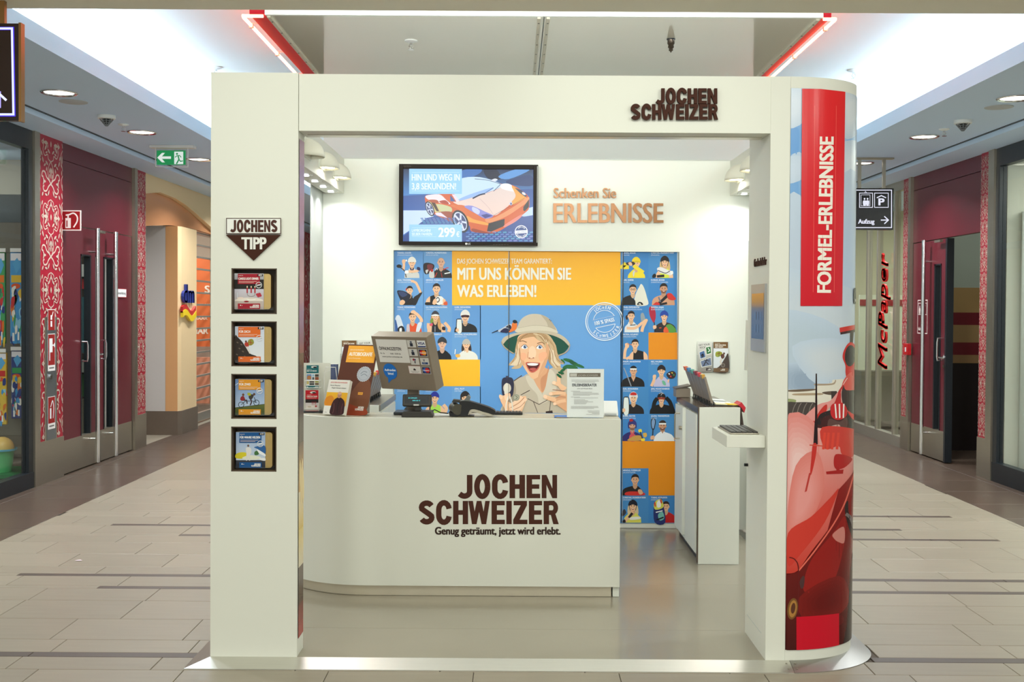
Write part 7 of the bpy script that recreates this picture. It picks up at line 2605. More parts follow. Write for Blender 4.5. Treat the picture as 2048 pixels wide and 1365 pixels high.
def paint_berlin(A):
    A.rect(0, 0, 24.5, 46.5, (236, 236, 230))
    A.rect(0, 0, 24.5, 16, (30, 110, 116)).rect(0, 41, 24.5, 46.5, (30, 110, 116))
    A.ell(15, 3.5, 6, 2, (236, 236, 230)).ell(17, 4.2, 4, 1.4, (40, 40, 44))
    A.text('ERLEBNISSE', 1.5, 8.8, 1.4, (206, 226, 226), w=9)
    A.text('BEST OF BERLIN', 1.2, 12.6, 2.6, (240, 244, 240), w=19, bold=.04)
    for i, (x, y, w_, h_, c) in enumerate(((0, 18, 10, 11, (110, 150, 200)), (11, 18, 4.5, 5, (150, 190, 220)), (16.5, 18, 8, 5, (70, 66, 60)), (11, 24, 4.5, 5, (80, 96, 110)), (16.5, 23.5, 8, 6, (150, 84, 56)), (0, 31, 5, 7, (206, 190, 120)), (5.5, 31, 10, 4, (96, 90, 80)), (16.5, 31, 8, 3.5, (170, 170, 60)), (5.5, 36, 10, 3.5, (60, 60, 60)), (16.5, 35.5, 8, 4, (110, 90, 60)))):
        A.L = 5
        A.rect(x + .5, y, x + w_, y + h_, c)
    A.blob([(1.5, 28), (2, 22), (5, 20.5), (8.5, 22), (9, 28)], (190, 130, 80), 3)
    A.logo(14, 42.2, 9.5, 3.4, (240, 240, 236))
    A.rect(1.5, 42.5, 3, 44.5, (240, 240, 236))


def paint_redbox(A):
    A.rect(0, 0, 26, 48, (226, 216, 204))
    A.rect(0, 0, 26, 18, (196, 24, 40)).rect(0, 41, 26, 48, (190, 26, 42)).rect(0, 18, 26, 25, (40, 34, 32))
    A.ell(15, 4.5, 6, 2.2, (236, 236, 230)).ell(17, 5.2, 4, 1.5, (40, 40, 44))
    A.text('ERLEBNISSE', 3, 10, 1.4, (240, 214, 206), w=9)
    A.text('CANDLE LIGHT DINNER', 2.5, 13.6, 2.4, (246, 238, 230), w=21, bold=.04)
    A.rect(3, 15.2, 22, 16, (236, 190, 186))
    A.rect(0, 25, 26, 41, (214, 206, 206), (236, 226, 214))
    A.ell(13, 35, 12, 4, (240, 232, 222))
    for x in (13, 16.5, 20):
        A.rect(x, 23, x + 1, 29, (176, 30, 44))
    A.ell(21, 32, 2, 2, (196, 70, 80)).ell(8, 33, 4, 1.2, (206, 190, 170))
    A.logo(14, 42.4, 10.5, 4, (246, 240, 236))
    A.rect(3, 42.8, 4.5, 44.8, (246, 240, 236))


brochure('leaflet', 'teal leaflet with small pictures in the upper pocket of the wire rack', 613, 731, 637.5, 777.5, RY + .004, paint_berlin)
brochure('leaflet', 'red leaflet with a laid table in the lower pocket of the wire rack', 611, 781, 638, 829.5, RY + .004, paint_redbox)
bl = brochure('leaflet_block', 'dark blue block of leaflets standing behind the wire rack beside the brown display', 659.5, 729, 676, 785, RY + .05, lambda A: ([A.rect(0, 0, 16.5, 56, (44, 62, 110))] + [A.rect(2.5 * k + 1, 0, 2.5 * k + 1.8, 56, (150, 160, 190)) for k in range(6)]), 'leaflets', .02)

# wall pockets with brochures, right and left on the rear wall
def paint_kick(A):
    A.rect(0, 0, 29.5, 60, (222, 222, 216), (150, 140, 130))
    A.text('GET YOUR', 2.6, 8, 3.4, (70, 64, 62), w=22, rot=-5, bold=.02)
    A.text('KICK!', 5, 13, 3.4, (70, 64, 62), w=12, rot=-5, bold=.02)
    A.poly([(16, 10), (26.5, 8), (28, 23), (18, 26)], (236, 236, 230)).poly([(17, 11), (26, 9.4), (27, 22), (18.6, 24.6)], (46, 110, 56)).line([(21, 12), (24, 17), (21, 20)], 1.6, (226, 236, 226), True)
    A.poly([(3, 20), (14, 16), (17, 31), (5, 35)], (236, 236, 230)).poly([(4, 21), (13.4, 17.4), (16, 30), (6, 33.4)], (80, 110, 160)).blob([(7, 26), (11, 23), (13, 28), (9, 31)], (30, 34, 50), 3)
    A.poly([(5, 38), (27, 30), (29, 47), (8, 51)], (236, 236, 230)).poly([(6.2, 38.8), (26.2, 31.4), (28, 46), (9, 49.6)], (110, 124, 156)).line([(12, 48), (17, 38), (19, 34)], 2, (40, 34, 40)).line([(13, 36), (24, 38)], 1.4, (40, 34, 40)).line([(17, 40), (22, 45)], 1.6, (40, 34, 40))
    A.rect(17, 52, 27.5, 57.5, (60, 44, 38)).logo(20, 53.2, 6.5, 3.2, (236, 232, 226))


def paint_gift(A):
    A.rect(0, 0, 29.5, 60, (226, 230, 234))
    A.rect(0, 0, 29, 12.5, (116, 84, 48))
    A.text('EIN GESCHENK', 3, 4.2, 1.8, (236, 226, 210), w=10)
    A.text('MEHR GESCHENK', 3, 7.6, 2.6, (240, 232, 220), w=22, bold=.04)
    A.text('GEHT NICHT!', 3, 11.2, 2.6, (240, 232, 220), w=16, bold=.04)
    A.blob([(29.5, 24), (24, 30), (18, 40), (12, 48), (4, 54), (0, 57), (0, 60), (29.5, 60)], (70, 52, 40), 4)
    A.blob([(5, 20), (14, 19), (18, 24), (10, 30), (4, 28)], (150, 160, 60), 3).line([(6, 24), (16, 22)], 1, (150, 40, 40)).line([(11, 19), (11, 29)], 1, (60, 50, 40))
    A.blob([(14, 26), (20, 24), (22, 30), (17, 34)], (90, 50, 40), 3).ell(21, 23, 2, 2.2, (90, 60, 46)).line([(17, 33), (14, 40), (17, 46)], 3, (226, 214, 200), True)
    A.rect(0, 52, 29.5, 60, (116, 84, 48)).logo(14, 53.5, 9, 4, (240, 232, 220))
    A.ell(19, 46.5, 4, 4, (150, 140, 130)).ell(19, 46.5, 3, 3, (90, 76, 64))


for side, xa, swap in (('right', 1394, False), ('left', 683, True)):
    y = 684.5 if side == 'right' else 681.5
    ps = thing('wall_pocket', 'clear two-pocket brochure holder on the rear wall, %s of the blue picture' % side, 'brochure holder', (PY(xa + 32, y + 60, YB).x, YB, PY(xa, y + 62, YB).z), 'clear brochure holders')
    a, b_ = PY(xa - 1, y + 60.5, YB), PY(xa + 65, y - 1, YB)
    h_ = PY(xa, y + 26, YB).z
    MB().box(a.x, b_.x, YB - .004, YB - .001, a.z, b_.z).build('back', ACRYL, ps)
    MB().box(a.x, b_.x, YB - .034, YB - .032, a.z, h_).box(a.x, b_.x, YB - .034, YB - .004, a.z, a.z + .002).box(a.x, a.x + .002, YB - .034, YB - .004, a.z, h_).box(b_.x - .002, b_.x, YB - .034, YB - .004, a.z, h_).build('pocket', ACRYL, ps)
    for k in range(2):
        kick = (k == 0) != swap
        lab = ('brochure with three tilted snapshots in the %s wall pocket' if kick else 'brown and white gift brochure in the %s wall pocket') % side
        brochure('brochure', lab, xa + 1 + k * 32, y, xa + 30.5 + k * 32, y + 59.5, YB - .02, paint_kick if kick else paint_gift, 'brochure', .01)

# ------------------------------------------------------------------ flip displays on the cabinets
BRD = mat('taupe_board', (142, 130, 116), .4)
TABC = [(196, 150, 60), (206, 52, 62), (120, 40, 50), (90, 160, 150), (70, 130, 180), (206, 100, 60)]
TABN = ['amber', 'red', 'dark red', 'sea green', 'blue', 'orange']
# mirrored cabinet on the left, mostly hidden by the counter
lc = thing('side_cabinet', 'low cabinet in the left rear corner, behind the till monitor', 'cabinet', (-.90, 6.37, FZ))
MB().box(-1.02, -.782, 6.386, 7.20, .06, .92).build('body', BW2, lc)
MB().box(-1.02, -.785, 6.37, 6.3855, FZ + .0015, .94).build('end_panel', BW2, lc)
MB().box(-1.02, -.777, 6.3858, 7.22, .905, .94).build('top', mat('cabinet_steel', (150, 142, 130), .3, .4), lc)
MB().box(-.782, -.774, 6.45, 6.80, .10, .895).build('door', BW2, lc)
MB().box(-.782, -.774, 6.81, 7.17, .10, .895).build('door', BW2, lc)
MB().box(-1.01, -.80, 6.40, 7.2, FZ + .0015, .06).build('plinth', BLACKM, lc)
for side in ('right', 'left'):
    def mx(x):
        return x if side == 'right' else .29 - x
    for k in range(6):
        ya = 6.46 + k * .103
        t = thing('flip_board', 'tilted taupe display board with %s tab on the %s cabinet' % (TABN[k], side), 'display board', (mx(1.16), ya + .05, .941), 'display boards on the %s cabinet' % side)
        xt = 1.115 - k * .004
        zt = 1.112 + k * .004
        MB().prism([(mx(1.158), .956), (mx(1.172), .958), (mx(xt + .012), zt), (mx(xt), zt - .002)], ya, ya + .1, 'y').build('board', BRD, t)
        MB().prism([(mx(xt - .004), zt - .012), (mx(xt + .014), zt - .010), (mx(xt + .008), zt + .014), (mx(xt - .012), zt + .012)], ya + .02, ya + .085, 'y').build('tab', mat('tab_%d' % k, TABC[k], .4), t)
        c = MB()
        for yy in (ya + .02, ya + .08):
            c.tube([(mx(1.15), yy, .944), (mx(1.152), yy, .968), (mx(1.166), yy, .974), (mx(1.178), yy, .960), (mx(1.176), yy, .944)], .0035, 6)
        c.box(min(mx(1.145), mx(1.185)), max(mx(1.145), mx(1.185)), ya + .005, ya + .095, .9405, .945)
        c.build('hinge', BLACK, t)
        cols = [(236, 226, 190), (230, 236, 236), (236, 230, 226), (236, 240, 236), (240, 220, 160), (226, 236, 240)]
        if k in (0, 1, 3):
            f_ = thing('leaflet', 'open leaflet lying flat in front of the %s-tabbed board, %s cabinet' % (TABN[k], side), 'leaflet', (mx(1.24), ya + .05, .945))
            MB().prism([(mx(1.186), .950), (mx(1.305), .944), (mx(1.305), .948), (mx(1.186), .956)], ya + .004, ya + .098, 'y').build('paper', mat('flat_leaflet_%d' % k, cols[k], .5), f_)
            if k == 0:
                MB().prism([(mx(1.255), .9480), (mx(1.318), .9455), (mx(1.318), .950), (mx(1.255), .953)], ya + .0, ya + .09, 'y').build('yellow_fold', mat('leaflet_yellow', (240, 196, 60), .5), f_)
if True:
    t = thing('flip_board', 'brown display board with bright red tab hanging at the far side of the right cabinet', 'display board', (1.33, 6.5, .75))
    MB().prism([(1.318, .955), (1.328, .957), (1.352, .80), (1.340, .796)], 6.44, 6.56, 'y').build('board', mat('board_brown', (70, 56, 48), .4), t)
    MB().prism([(1.318, .80), (1.345, .80), (1.345, .955), (1.318, .953)], 6.565, 6.575, 'y').build('side', mat('board_brown', (70, 56, 48), .4), t)
    MB().prism([(1.312, .950), (1.332, .966), (1.356, .935), (1.348, .905), (1.33, .935)], 6.43, 6.57, 'y').build('tab', mat('tab_red', (206, 36, 52), .35), t)
    MB().box(1.3125, 1.345, 6.45, 6.56, .78, .80).build('ledge', BLACK, t)
tr = thing('paper_tray', 'grey box of folded papers at the far end of the right cabinet', 'box', (1.09, 7.12, .941))
MB().box(1.045, 1.137, 7.085, 7.215, .9415, 1.0).build('box', BRD, tr, bevel=.002)
MB().add([(1.04, 7.08, 1.0), (1.14, 7.08, 1.022), (1.14, 7.22, 1.022), (1.04, 7.22, 1.0), (1.04, 7.08, .994), (1.14, 7.08, 1.012), (1.14, 7.22, 1.012), (1.04, 7.22, .994)], [(0, 1, 2, 3), (4, 7, 6, 5), (0, 4, 5, 1), (3, 2, 6, 7), (0, 3, 7, 4), (1, 5, 6, 2)]).build('lid', mat('tray_lid', (96, 86, 76), .4), tr)
# ------------------------------------------------------------------ signs in the hall
SY = 5.40
sgn = thing('neon_sign', 'dark brown hanging sign with glowing bluish frame and arrow at the left edge', 'sign', (-2.75, SY, 2.4))
a, b_ = PY(-70, 241, SY), PY(38, 47, SY)
MB().box(a.x, b_.x, SY, SY + .035, a.z, b_.z).build('housing', mat('sign_brown', (44, 26, 22), .2, coat=.3), sgn)
MB().box(b_.x - .001, b_.x + .011, SY - .003, SY + .038, a.z - .004, b_.z + .004).build('bronze_edge', mat('bronze_trim', (150, 112, 66), .3, .8), sgn)
p = PY(8, 20, SY)
MB().box(p.x - .06, p.x, SY + .004, SY + .030, b_.z, 2.9995).build('hanger', mat('bronze_trim', (150, 112, 66), .3, .8), sgn)
A = Art(plane_y(SY), base=.0008)
A.line([(-60, 57), (24, 57), (27, 229), (-60, 229)], 4.2, (208, 212, 255), closed=True)
A.poly([(-2, 183), (2, 183), (2, 216), (-2, 216)], (168, 160, 255))
A.line([(-12, 202), (0, 189), (13, 201)], 4.6, (208, 212, 255))
A.build('neon_lines', sgn, print_mat('sign_glow', .3, 1.3))
A = Art(plane_y(SY), base=.0004)
A.line([(-60, 57), (25, 57), (28, 230), (-60, 230)], 6.6, (60, 40, 200), closed=True)
A.build('neon_halo', sgn, print_mat('sign_glow', .3, 1.3))

EY_ = 10.2
ex = thing('exit_sign', 'green emergency exit sign with arrow and running figure under the left soffit', 'sign', (PY(343, 300, EY_).x, EY_, 2.85))
a, b_ = PY(310.5, 334.5, EY_), PY(376.5, 297, EY_)
MB().box(a.x, b_.x, EY_ - .004, EY_ + .004, a.z, b_.z).build('glass_plate', ACRYL, ex)
MB().box(a.x, b_.x, EY_ - .005, EY_ + .005, a.z, a.z + .006).box(a.x, a.x + .006, EY_ - .005, EY_ + .005, a.z, b_.z).box(b_.x - .006, b_.x, EY_ - .005, EY_ + .005, a.z, b_.z).build('plate_edge', mat('edge_light', (226, 226, 226), .4), ex)
MB().box(a.x - .04, b_.x + .06, EY_ - .05, EY_ + .05, b_.z, 2.9995).build('mounting', mat('detector_white', (226, 228, 226), .5), ex)
A = Art(plane_y(EY_ - .006), base=.0004)
A.rect(313.5, 301, 371.5, 330, (26, 146, 82))
A.poly([(314.5, 315.5), (324, 306), (330, 306), (324, 313), (342, 313), (342, 318), (324, 318), (330, 325), (324, 325)], (240, 250, 244))
A.rect(348.5, 303.5, 366.5, 328.5, (236, 248, 242))
A.ell(354, 308, 2.1, 2.1, (26, 146, 82), 0, 10)
A.line([(350, 315), (353.5, 312), (359, 311), (362.5, 315)], 1.6, (26, 146, 82)).line([(356, 311), (358, 319), (353, 328)], 2.6, (26, 146, 82)).line([(358, 319), (361, 323), (366, 322)], 2, (26, 146, 82))
A.build('pictogram', ex, print_mat('exit_glow', .4, .75))

DY_ = 10.7
ds = thing('direction_sign', 'black hanging sign with white pictograms, the word Aufzug and an arrow, right corridor', 'sign', (PY(1745, 420, DY_).x, DY_, 2.3))
a, b_ = PY(1690, 459.5, DY_), PY(1787.5, 377, DY_)
MB().box(a.x, b_.x, DY_, DY_ + .08, a.z, b_.z).build('housing', mat('sign_black', (22, 20, 24), .25), ds)
for px in (1721, 1770):
    p = PY(px, 350, DY_)
    MB().box(p.x - .014, p.x + .014, DY_ + .02, DY_ + .05, b_.z, 2.985).build('rod', STEEL, ds)
p0, p1 = PY(1700, 318, DY_), PY(1789, 318, DY_)
MB().box(p0.x, p1.x, DY_ + .005, DY_ + .065, 2.985, 2.9995).build('ceiling_plate', STEEL, ds)
A = Art(plane_y(DY_), base=.0008)
W4 = (232, 234, 250)
A.line([(1694, 380.5), (1783, 380.5), (1783, 455.5), (1694, 455.5)], 1.8, W4, closed=True)
A.line([(1719, 386.5), (1745, 386.5), (1745, 415), (1719, 415)], 1.3, W4, closed=True).line([(1749, 386.5), (1776.5, 386.5), (1776.5, 415), (1749, 415)], 1.3, W4, closed=True)
A.line([(1722, 390), (1740, 390), (1740, 412), (1722, 412)], .8, W4, closed=True)
for x in (1729, 1735):
    A.ell(x, 398, 1.8, 2, W4, 0, 8).blob([(x - 3, 402), (x + 3, 402), (x + 2.4, 411), (x - 2.4, 411)], W4, 3)
A.line([(1729, 386), (1731, 383), (1733, 386)], .8, W4)
A.text('P', 1757.5, 410.5, 13, W4, w=10.5, bold=.07)
A.line([(1753.5, 396), (1762.5, 391.5), (1772, 396)], 2, W4)
A.text('Aufzug', 1716.5, 447.5, 8.6, W4, w=32, bold=.05)
A.line([(1761.5, 440.5), (1776, 440.5)], 2.2, W4).line([(1768.5, 433), (1776.5, 440.5), (1768.5, 448)], 2.2, W4)
A.build('pictograms', ds, print_mat('sign_light', .4, .9))

FY_ = 9.72
fs = thing('fire_sign', 'red flag sign with a white extinguisher beside the left double door', 'sign', (-3.9, FY_, 2.25))
a, b_ = PY(123, 461.5, FY_), PY(162, 421, FY_)
MB().box(max(a.x, WL + .035), b_.x, FY_, FY_ + .006, a.z, b_.z).build('plate', mat('sign_white', (236, 236, 230), .4), fs)


def extinguisher(A, x, y, w, h):
    A.rect(x, y, x + w, y + h, (240, 236, 232))
    A.rect(x + w * .05, y + h * .05, x + w * .95, y + h * .95, (150, 18, 26))
    A.poly([(x + w * .2, y + h * .38), (x + w * .48, y + h * .38), (x + w * .48, y + h * .88), (x + w * .2, y + h * .88)], (240, 236, 232))
    A.poly([(x + w * .25, y + h * .5), (x + w * .31, y + h * .5), (x + w * .31, y + h * .82), (x + w * .25, y + h * .82)], (150, 18, 26))
    A.line([(x + w * .22, y + h * .24), (x + w * .46, y + h * .2)], w * .07, (240, 236, 232)).line([(x + w * .34, y + h * .2), (x + w * .34, y + h * .4)], w * .08, (240, 236, 232))
    A.line([(x + w * .38, y + h * .22), (x + w * .62, y + h * .14), (x + w * .8, y + h * .3), (x + w * .8, y + h * .55), (x + w * .62, y + h * .84)], w * .07, (240, 236, 232), True)


A = Art(plane_y(FY_), base=.0005)
extinguisher(A, 123, 421, 39, 40.5)
A.P = [(q, c, l) for q, c, l in A.P]
A.build('pictogram', fs, PAPER)

# fire cabinet let into the ornamented strip
fc = thing('fire_cabinet', 'narrow steel fire hose cabinet with red pictograms in the ornamented strip', 'cabinet', (WL + .014, 9.38, .35))
FX = WL + .013
y0, y1 = PX(89, 760, FX).y, PX(113, 760, FX).y
z0, z1 = PX(101, 893, FX).z, PX(101, 634, FX).z
MB().box(FX, FX + .005, y0, y1, z0, z1).build('frame', STEEL, fc, bevel=.001)
MB().box(FX + .005, FX + .008, y0 + .03, y1 - .03, z0 + .04, z1 - .04).build('door', mat('cabinet_grey', (120, 124, 126), .3, .6), fc)
A = Art(lambda u, v, d: (FX + .008 + d, u, v), base=.0005)
ym, hw = (y0 + y1) / 2, .075


def rectz(a, b, c, d, col):
    A.poly([(a, c), (b, c), (b, d), (a, d)], col)


for za, zb, kind in ((1.30, 1.48, 0), (1.0, 1.27, 1), (.50, .73, 2)):
    A = Art(lambda u, v, d: (FX + .008 + d, u, v), base=.0005)
    rectz(ym - hw, ym + hw, za - (.05 if kind else 0), zb, (236, 232, 228))
    rectz(ym - hw + .006, ym + hw - .006, za, zb - .006, (150, 24, 22))
    if kind == 0:
        rectz(ym - .02, ym + .012, za + .03, za + .08, WHT); rectz(ym - .02, ym + .012, za + .09, za + .13, WHT); A.line([(ym + .01, za + .12), (ym + .035, za + .16)], .012, WHT)
    elif kind == 1:
        rectz(ym - .045, ym + .02, zb - .16, zb - .04, WHT); rectz(ym - .045, ym - .03, za + .04, zb - .04, WHT); A.line([(ym + .02, zb - .10), (ym + .06, zb - .10)], .012, WHT); A.ell(ym + .06, zb - .10, .012, .02, WHT, 0, 10)
        A.L = 5
        rectz(ym - .05, ym + .05, za - .03, za - .018, (120, 116, 112))
    else:
        A.line([(ym - .02, za + .04), (ym - .02, za + .13)], .03, WHT); A.line([(ym - .02, za + .14), (ym + .02, za + .19), (ym + .04, za + .13), (ym + .03, za + .04)], .012, WHT, True)
        A.L = 5
        rectz(ym - .05, ym + .05, za - .03, za - .018, (120, 116, 112))
    A.build('pictogram', fc, PAPER)
MB().cyl((FX + .008, ym - .03, .90), (FX + .02, ym - .03, .90), .022, n=14).build('lock', CHROME, fc)

# small plates on the doors
A = Art(lambda u, v, d: (WL + .003 + d, u, v), base=.0008)
y0, y1 = PX(231, 587, WL).y, PX(252, 587, WL).y
nz0, nz1 = PX(241, 595, WL).z, PX(241, 578, WL).z
A.poly([(y0, nz0), (y1, nz0), (y1, nz1), (y0, nz1)], (232, 232, 230))
A.line([(y0, nz0), (y1, nz0), (y1, nz1), (y0, nz1)], .006, (170, 40, 50), closed=True)
A.frame(0, 0, 1, -1)
A.text('Centerleitung', y0 + .02, -(nz0 + .03), .026, (50, 50, 54), w=(y1 - y0) - .04, bold=.03)
A.build('name_plate', d1, PAPER)
DX = WR + .003
A = Art(lambda u, v, d: (DX - d, -u, -v), base=.0012)
ya, yb = -PX(1835, 640, WR).y, -PX(1854, 640, WR).y
za, zb = -PX(1844, 601, WR).z, -PX(1844, 667, WR).z
RDW = (226, 206, 200)
A.line([(ya, za), (yb, za), (yb, zb), (ya, zb)], .010, RDW, closed=True)
m_ = (ya + yb) / 2
for xa, xb in ((ya + .02, m_ - .008), (m_ + .008, yb - .02)):
    A.line([(xa, za + .03), (xb, za + .03), (xb, za + .15), (xa, za + .15)], .006, RDW, closed=True)
A.text('P', m_ + .03, za + .135, .07, RDW, w=.045, bold=.06)
A.line([(m_ + .02, za + .06), (m_ + .052, za + .045), (m_ + .085, za + .06)], .008, RDW)
A.ell(ya + .06, za + .07, .012, .012, RDW, 0, 8).blob([(ya + .04, za + .085), (ya + .08, za + .085), (ya + .075, za + .14), (ya + .045, za + .14)], RDW, 3)
A.text('Aufzug', ya + .02, zb - .03, .035, RDW, w=.10, bold=.04)
A.build('door_sign', d2, PAPER)
cp0 = PX(1808, 710, WR - .05)
cp1 = PX(1816, 688, WR - .05)
cpt = thing('call_point', 'small red fire call box on the ornamented strip by the stationery shop', 'call box', (WR - .04, cp0.y, cp0.z))
MB().box(WR - .06, WR - .013, min(cp0.y, cp1.y), max(cp0.y, cp1.y), cp0.z, cp1.z).build('box', mat('fire_red', (190, 30, 34), .35), cpt, bevel=.004)
A = Art(plane_y(min(cp0.y, cp1.y)), base=.0006)
A.rect(1809.5, 695, 1812, 704, WHT)
A.build('pictogram', cpt, PAPER)

# red lettering of the stationery shop, reading upwards on the glass
mc = thing('shop_sign', 'red raised shop lettering climbing the glass of the stationery shop front', 'sign', (WR - .03, 12.7, .8))
word = 'McPaper'
zz0, zz1 = PX(1770, 738, WR - .03).z, PX(1770, 512, WR - .03).z
a0, b0 = ext(word)
iw = ext('I')[1]
k_ = (zz1 - zz0) / (b0 - a0)
yb_ = 12.55
for i, ch in enumerate(word):
    off = ext(word[:i] + 'I')[1] - iw if i else 0
    vs, fs_2, _ = glyphs(ch)
    L_ = MB()
    for dd in (-.004, .004):
        V = [(WR - .024 - .025 * e, yb_ + v[1] * .30 - .04 * (v[1]), zz0 + (v[0] + off - a0) * k_ + dd + v[1] * .05) for e in (0, 1) for v in vs]
        n = len(vs)
        ed = {(f[j], f[(j + 1) % len(f)]) for f in fs_2 for j in range(len(f))}
        L_.add(V, [tuple(n + j for j in f) for f in fs_2] + [tuple(f[::-1]) for f in fs_2] + [(p_, q_, n + q_, n + p_) for p_, q_ in ed if (q_, p_) not in ed])
    L_.build('letter', mat('sign_red', (206, 30, 30), .35), mc)
# notice board and hours inside the stationery shop
nb = thing('notice_board', 'pale notice board behind the glass of the stationery shop', 'board', (5.2, 13.4, .7))
MB().box(4.45, 5.9, 14.2, 14.24, .75, 1.72).build('board', mat('board_pale', (214, 216, 190), .6), nb)
MB().box(4.45, 5.9, 14.19, 14.2, 1.58, 1.66).build('red_band', mat('band_red', (150, 40, 44), .5), nb)
MB().box(4.45, 5.9, 14.1, 14.5, .1, .74).build('plinth', mat('shelf_taupe', (120, 112, 96), .6), nb)

# ------------------------------------------------------------------ drugstore on the left
CRM, APR, PLW = mat('cream_cladding', (236, 206, 158), .4), mat('apricot_cladding', (222, 166, 112), .35), mat('pale_cladding', (206, 200, 194), .5)
ar = MB()
arch = [(11.89, 2.955), (11.89, 2.73), (12.41, 2.80), (12.96, 2.79), (13.4, 2.745), (13.77, 2.69), (14.45, 2.57), (15.2, 2.45), (16.0, 2.36), (16.9, 2.32), (16.9, 2.955)]
ar.prism(arch, WL - .06, WL, 'x')
dmw = structure(ar.build('wall_arch', CRM), 'cream fascia with a wide arch over the drugstore entrance')
ar = MB()
ar.prism([(11.89, 2.95), (11.89, 2.37), (12.25, 2.413), (12.96, 2.472), (13.83, 2.50), (14.67, 2.487), (15.9, 2.44), (16.9, 2.36), (16.9, 2.95)], -4.10, -4.062, 'x')
ar.build('inner_arch_panel', mat('apricot_gloss', (214, 150, 104), .2), dmw)
pr = MB()
pr.prism([(-4.50, 12.94), (-3.965, 12.94), (-3.94, 13.0), (-3.94, 13.62), (-4.50, 13.62)], .28, 2.46, 'z')
pil = structure(pr.build('wall_pier', CRM), 'cream pier with apricot stripe beside the drugstore shutter')
MB().box(-4.50, -4.11, 12.935, 12.94, .28, 2.459).build('pale_panel', PLW, pil)
MB().box(-4.108, -3.967, 12.935, 12.94, .28, 2.459).build('apricot_stripe', APR, pil)
MB().prism([(-4.52, 12.92), (-3.96, 12.92), (-3.925, 12.99), (-3.925, 13.63), (-4.52, 13.63)], 0, .28, 'z').build('stone_base', mat('pier_stone', (108, 94, 80), .4, vary=.1, scale=6), pil)
structure(MB().box(-4.56, -4.50, 11.0, 13.6, 0, 2.9).build('wall_entrance', PLW), 'pale side of the drugstore entrance')
# shop emblem on the pier
EX = -3.938
em = thing('shop_emblem', 'blue drugstore letters over a red and yellow wave on the cream pier', 'sign', (EX, 13.25, 1.55))
word = 'dm'
vs, fs_2, _ = glyphs(word)
a0, b0 = ext(word)
L_ = MB()
for dd in (-.012, 0, .012):
    V = [(EX + .002 + .03 * e, 12.99 + (v[0] - a0) * .42 / (b0 - a0) + dd, 1.56 + v[1] * .22) for e in (0, 1) for v in vs]
    n = len(vs)
    ed = {(f[j], f[(j + 1) % len(f)]) for f in fs_2 for j in range(len(f))}
    L_.add(V, [tuple(n + j for j in f) for f in fs_2] + [tuple(f[::-1]) for f in fs_2] + [(p_, q_, n + q_, n + p_) for p_, q_ in ed if (q_, p_) not in ed])
L_.build('letters', mat('emblem_blue', (54, 66, 150), .35), em)
for nm, c, o in (('red_wave', (196, 50, 46), 0), ('yellow_wave', (240, 206, 40), .055)):
    top = [(12.95 + .045 * k, 1.50 - o * .5 + .04 * math.sin(k * .55 + .3) - o * .5) for k in range(13)]
    MB().prism(top + [(y, z - .07) for y, z in top[::-1]], EX + .001 + o * .02, EX + .03 + o * .1, 'x').build(nm, mat('emblem_' + nm, c, .35), em)
# roller grille with goods behind
gr = thing('roller_grille', 'closed roller grille of silver bars across the drugstore entrance', 'shutter', (-4.12, 15.2, 0))
for k in range(15):
    z = .30 + k * .155
    MB().box(-4.135, -4.105, 13.63, 16.88, z - .011, z + .011).build('bar', mat('grille_silver', (176, 172, 160), .35, .6), gr)
for y in (13.7, 14.9, 16.1):
    MB().box(-4.126, -4.114, y - .006, y + .006, .1, 2.55).build('upright', mat('grille_silver', (176, 172, 160), .35, .6), gr)
MB().box(-4.14, -4.10, 13.63, 16.88, .02, .13).build('bottom_rail', mat('grille_silver', (176, 172, 160), .35, .6), gr)
MB().box(-4.36, -4.12, 13.63, 16.88, 2.50, 2.75).build('roller_box', mat('grille_silver', (176, 172, 160), .35, .6), gr)
structure(MB().box(-7.2, -7.1, 13.6, 17, 0, 2.9).box(-7.2, -4.2, 16.9, 16.95, 0, 2.9).build('wall_shop_drugstore', mat('drugstore_pale', (226, 206, 186), .6)), 'pale walls inside the drugstore')
po = thing('shop_poster', 'orange poster wall with white words behind the roller grille', 'poster', (-4.8, 15.6, 0))
MB().box(-6.8, -4.25, 15.6, 15.64, .95, 2.2).build('board', mat('poster_orange', (222, 112, 62), .45), po)
A = Art(plane_y(15.6), base=.001)
A.text('MAR', 384, 668, 11, (244, 226, 210), w=32, bold=.06)
A.text('HAAR', 389, 640, 6, (244, 216, 196), w=26, bold=.04)
A.text('S', 410, 586, 14, (244, 226, 210), w=9, bold=.05)
A.text('HAARPFLEGE', 384, 612, 4, (244, 216, 196), w=36)
A.build('words', po, PAPER)
MB().box(-6.8, -4.25, 15.5, 15.62, .15, .80).build('lower_board', mat('poster_peach', (226, 150, 120), .45), po)
area('drugstore_lamp', (-5.2, 14.8, 2.85), (-5.0, 15.2, 0), 1.2, 1.2, 40, WARM)
lampd = thing('shop_downlight', 'bright round lamp glowing behind the top of the roller grille', 'lamp', (-4.9, 15.0, 2.2))
MB().cyl((-4.5, 14.6, 2.28), (-4.5, 14.6, 2.30), .12, n=20).build('disc', mat('downlight_diffuser', (255, 252, 240), 0.4, emit=2.2), lampd)
MB().cyl((-4.5, 14.6, 2.30), (-4.5, 14.6, 2.955), .012, n=8).build('stem', STEEL, lampd)

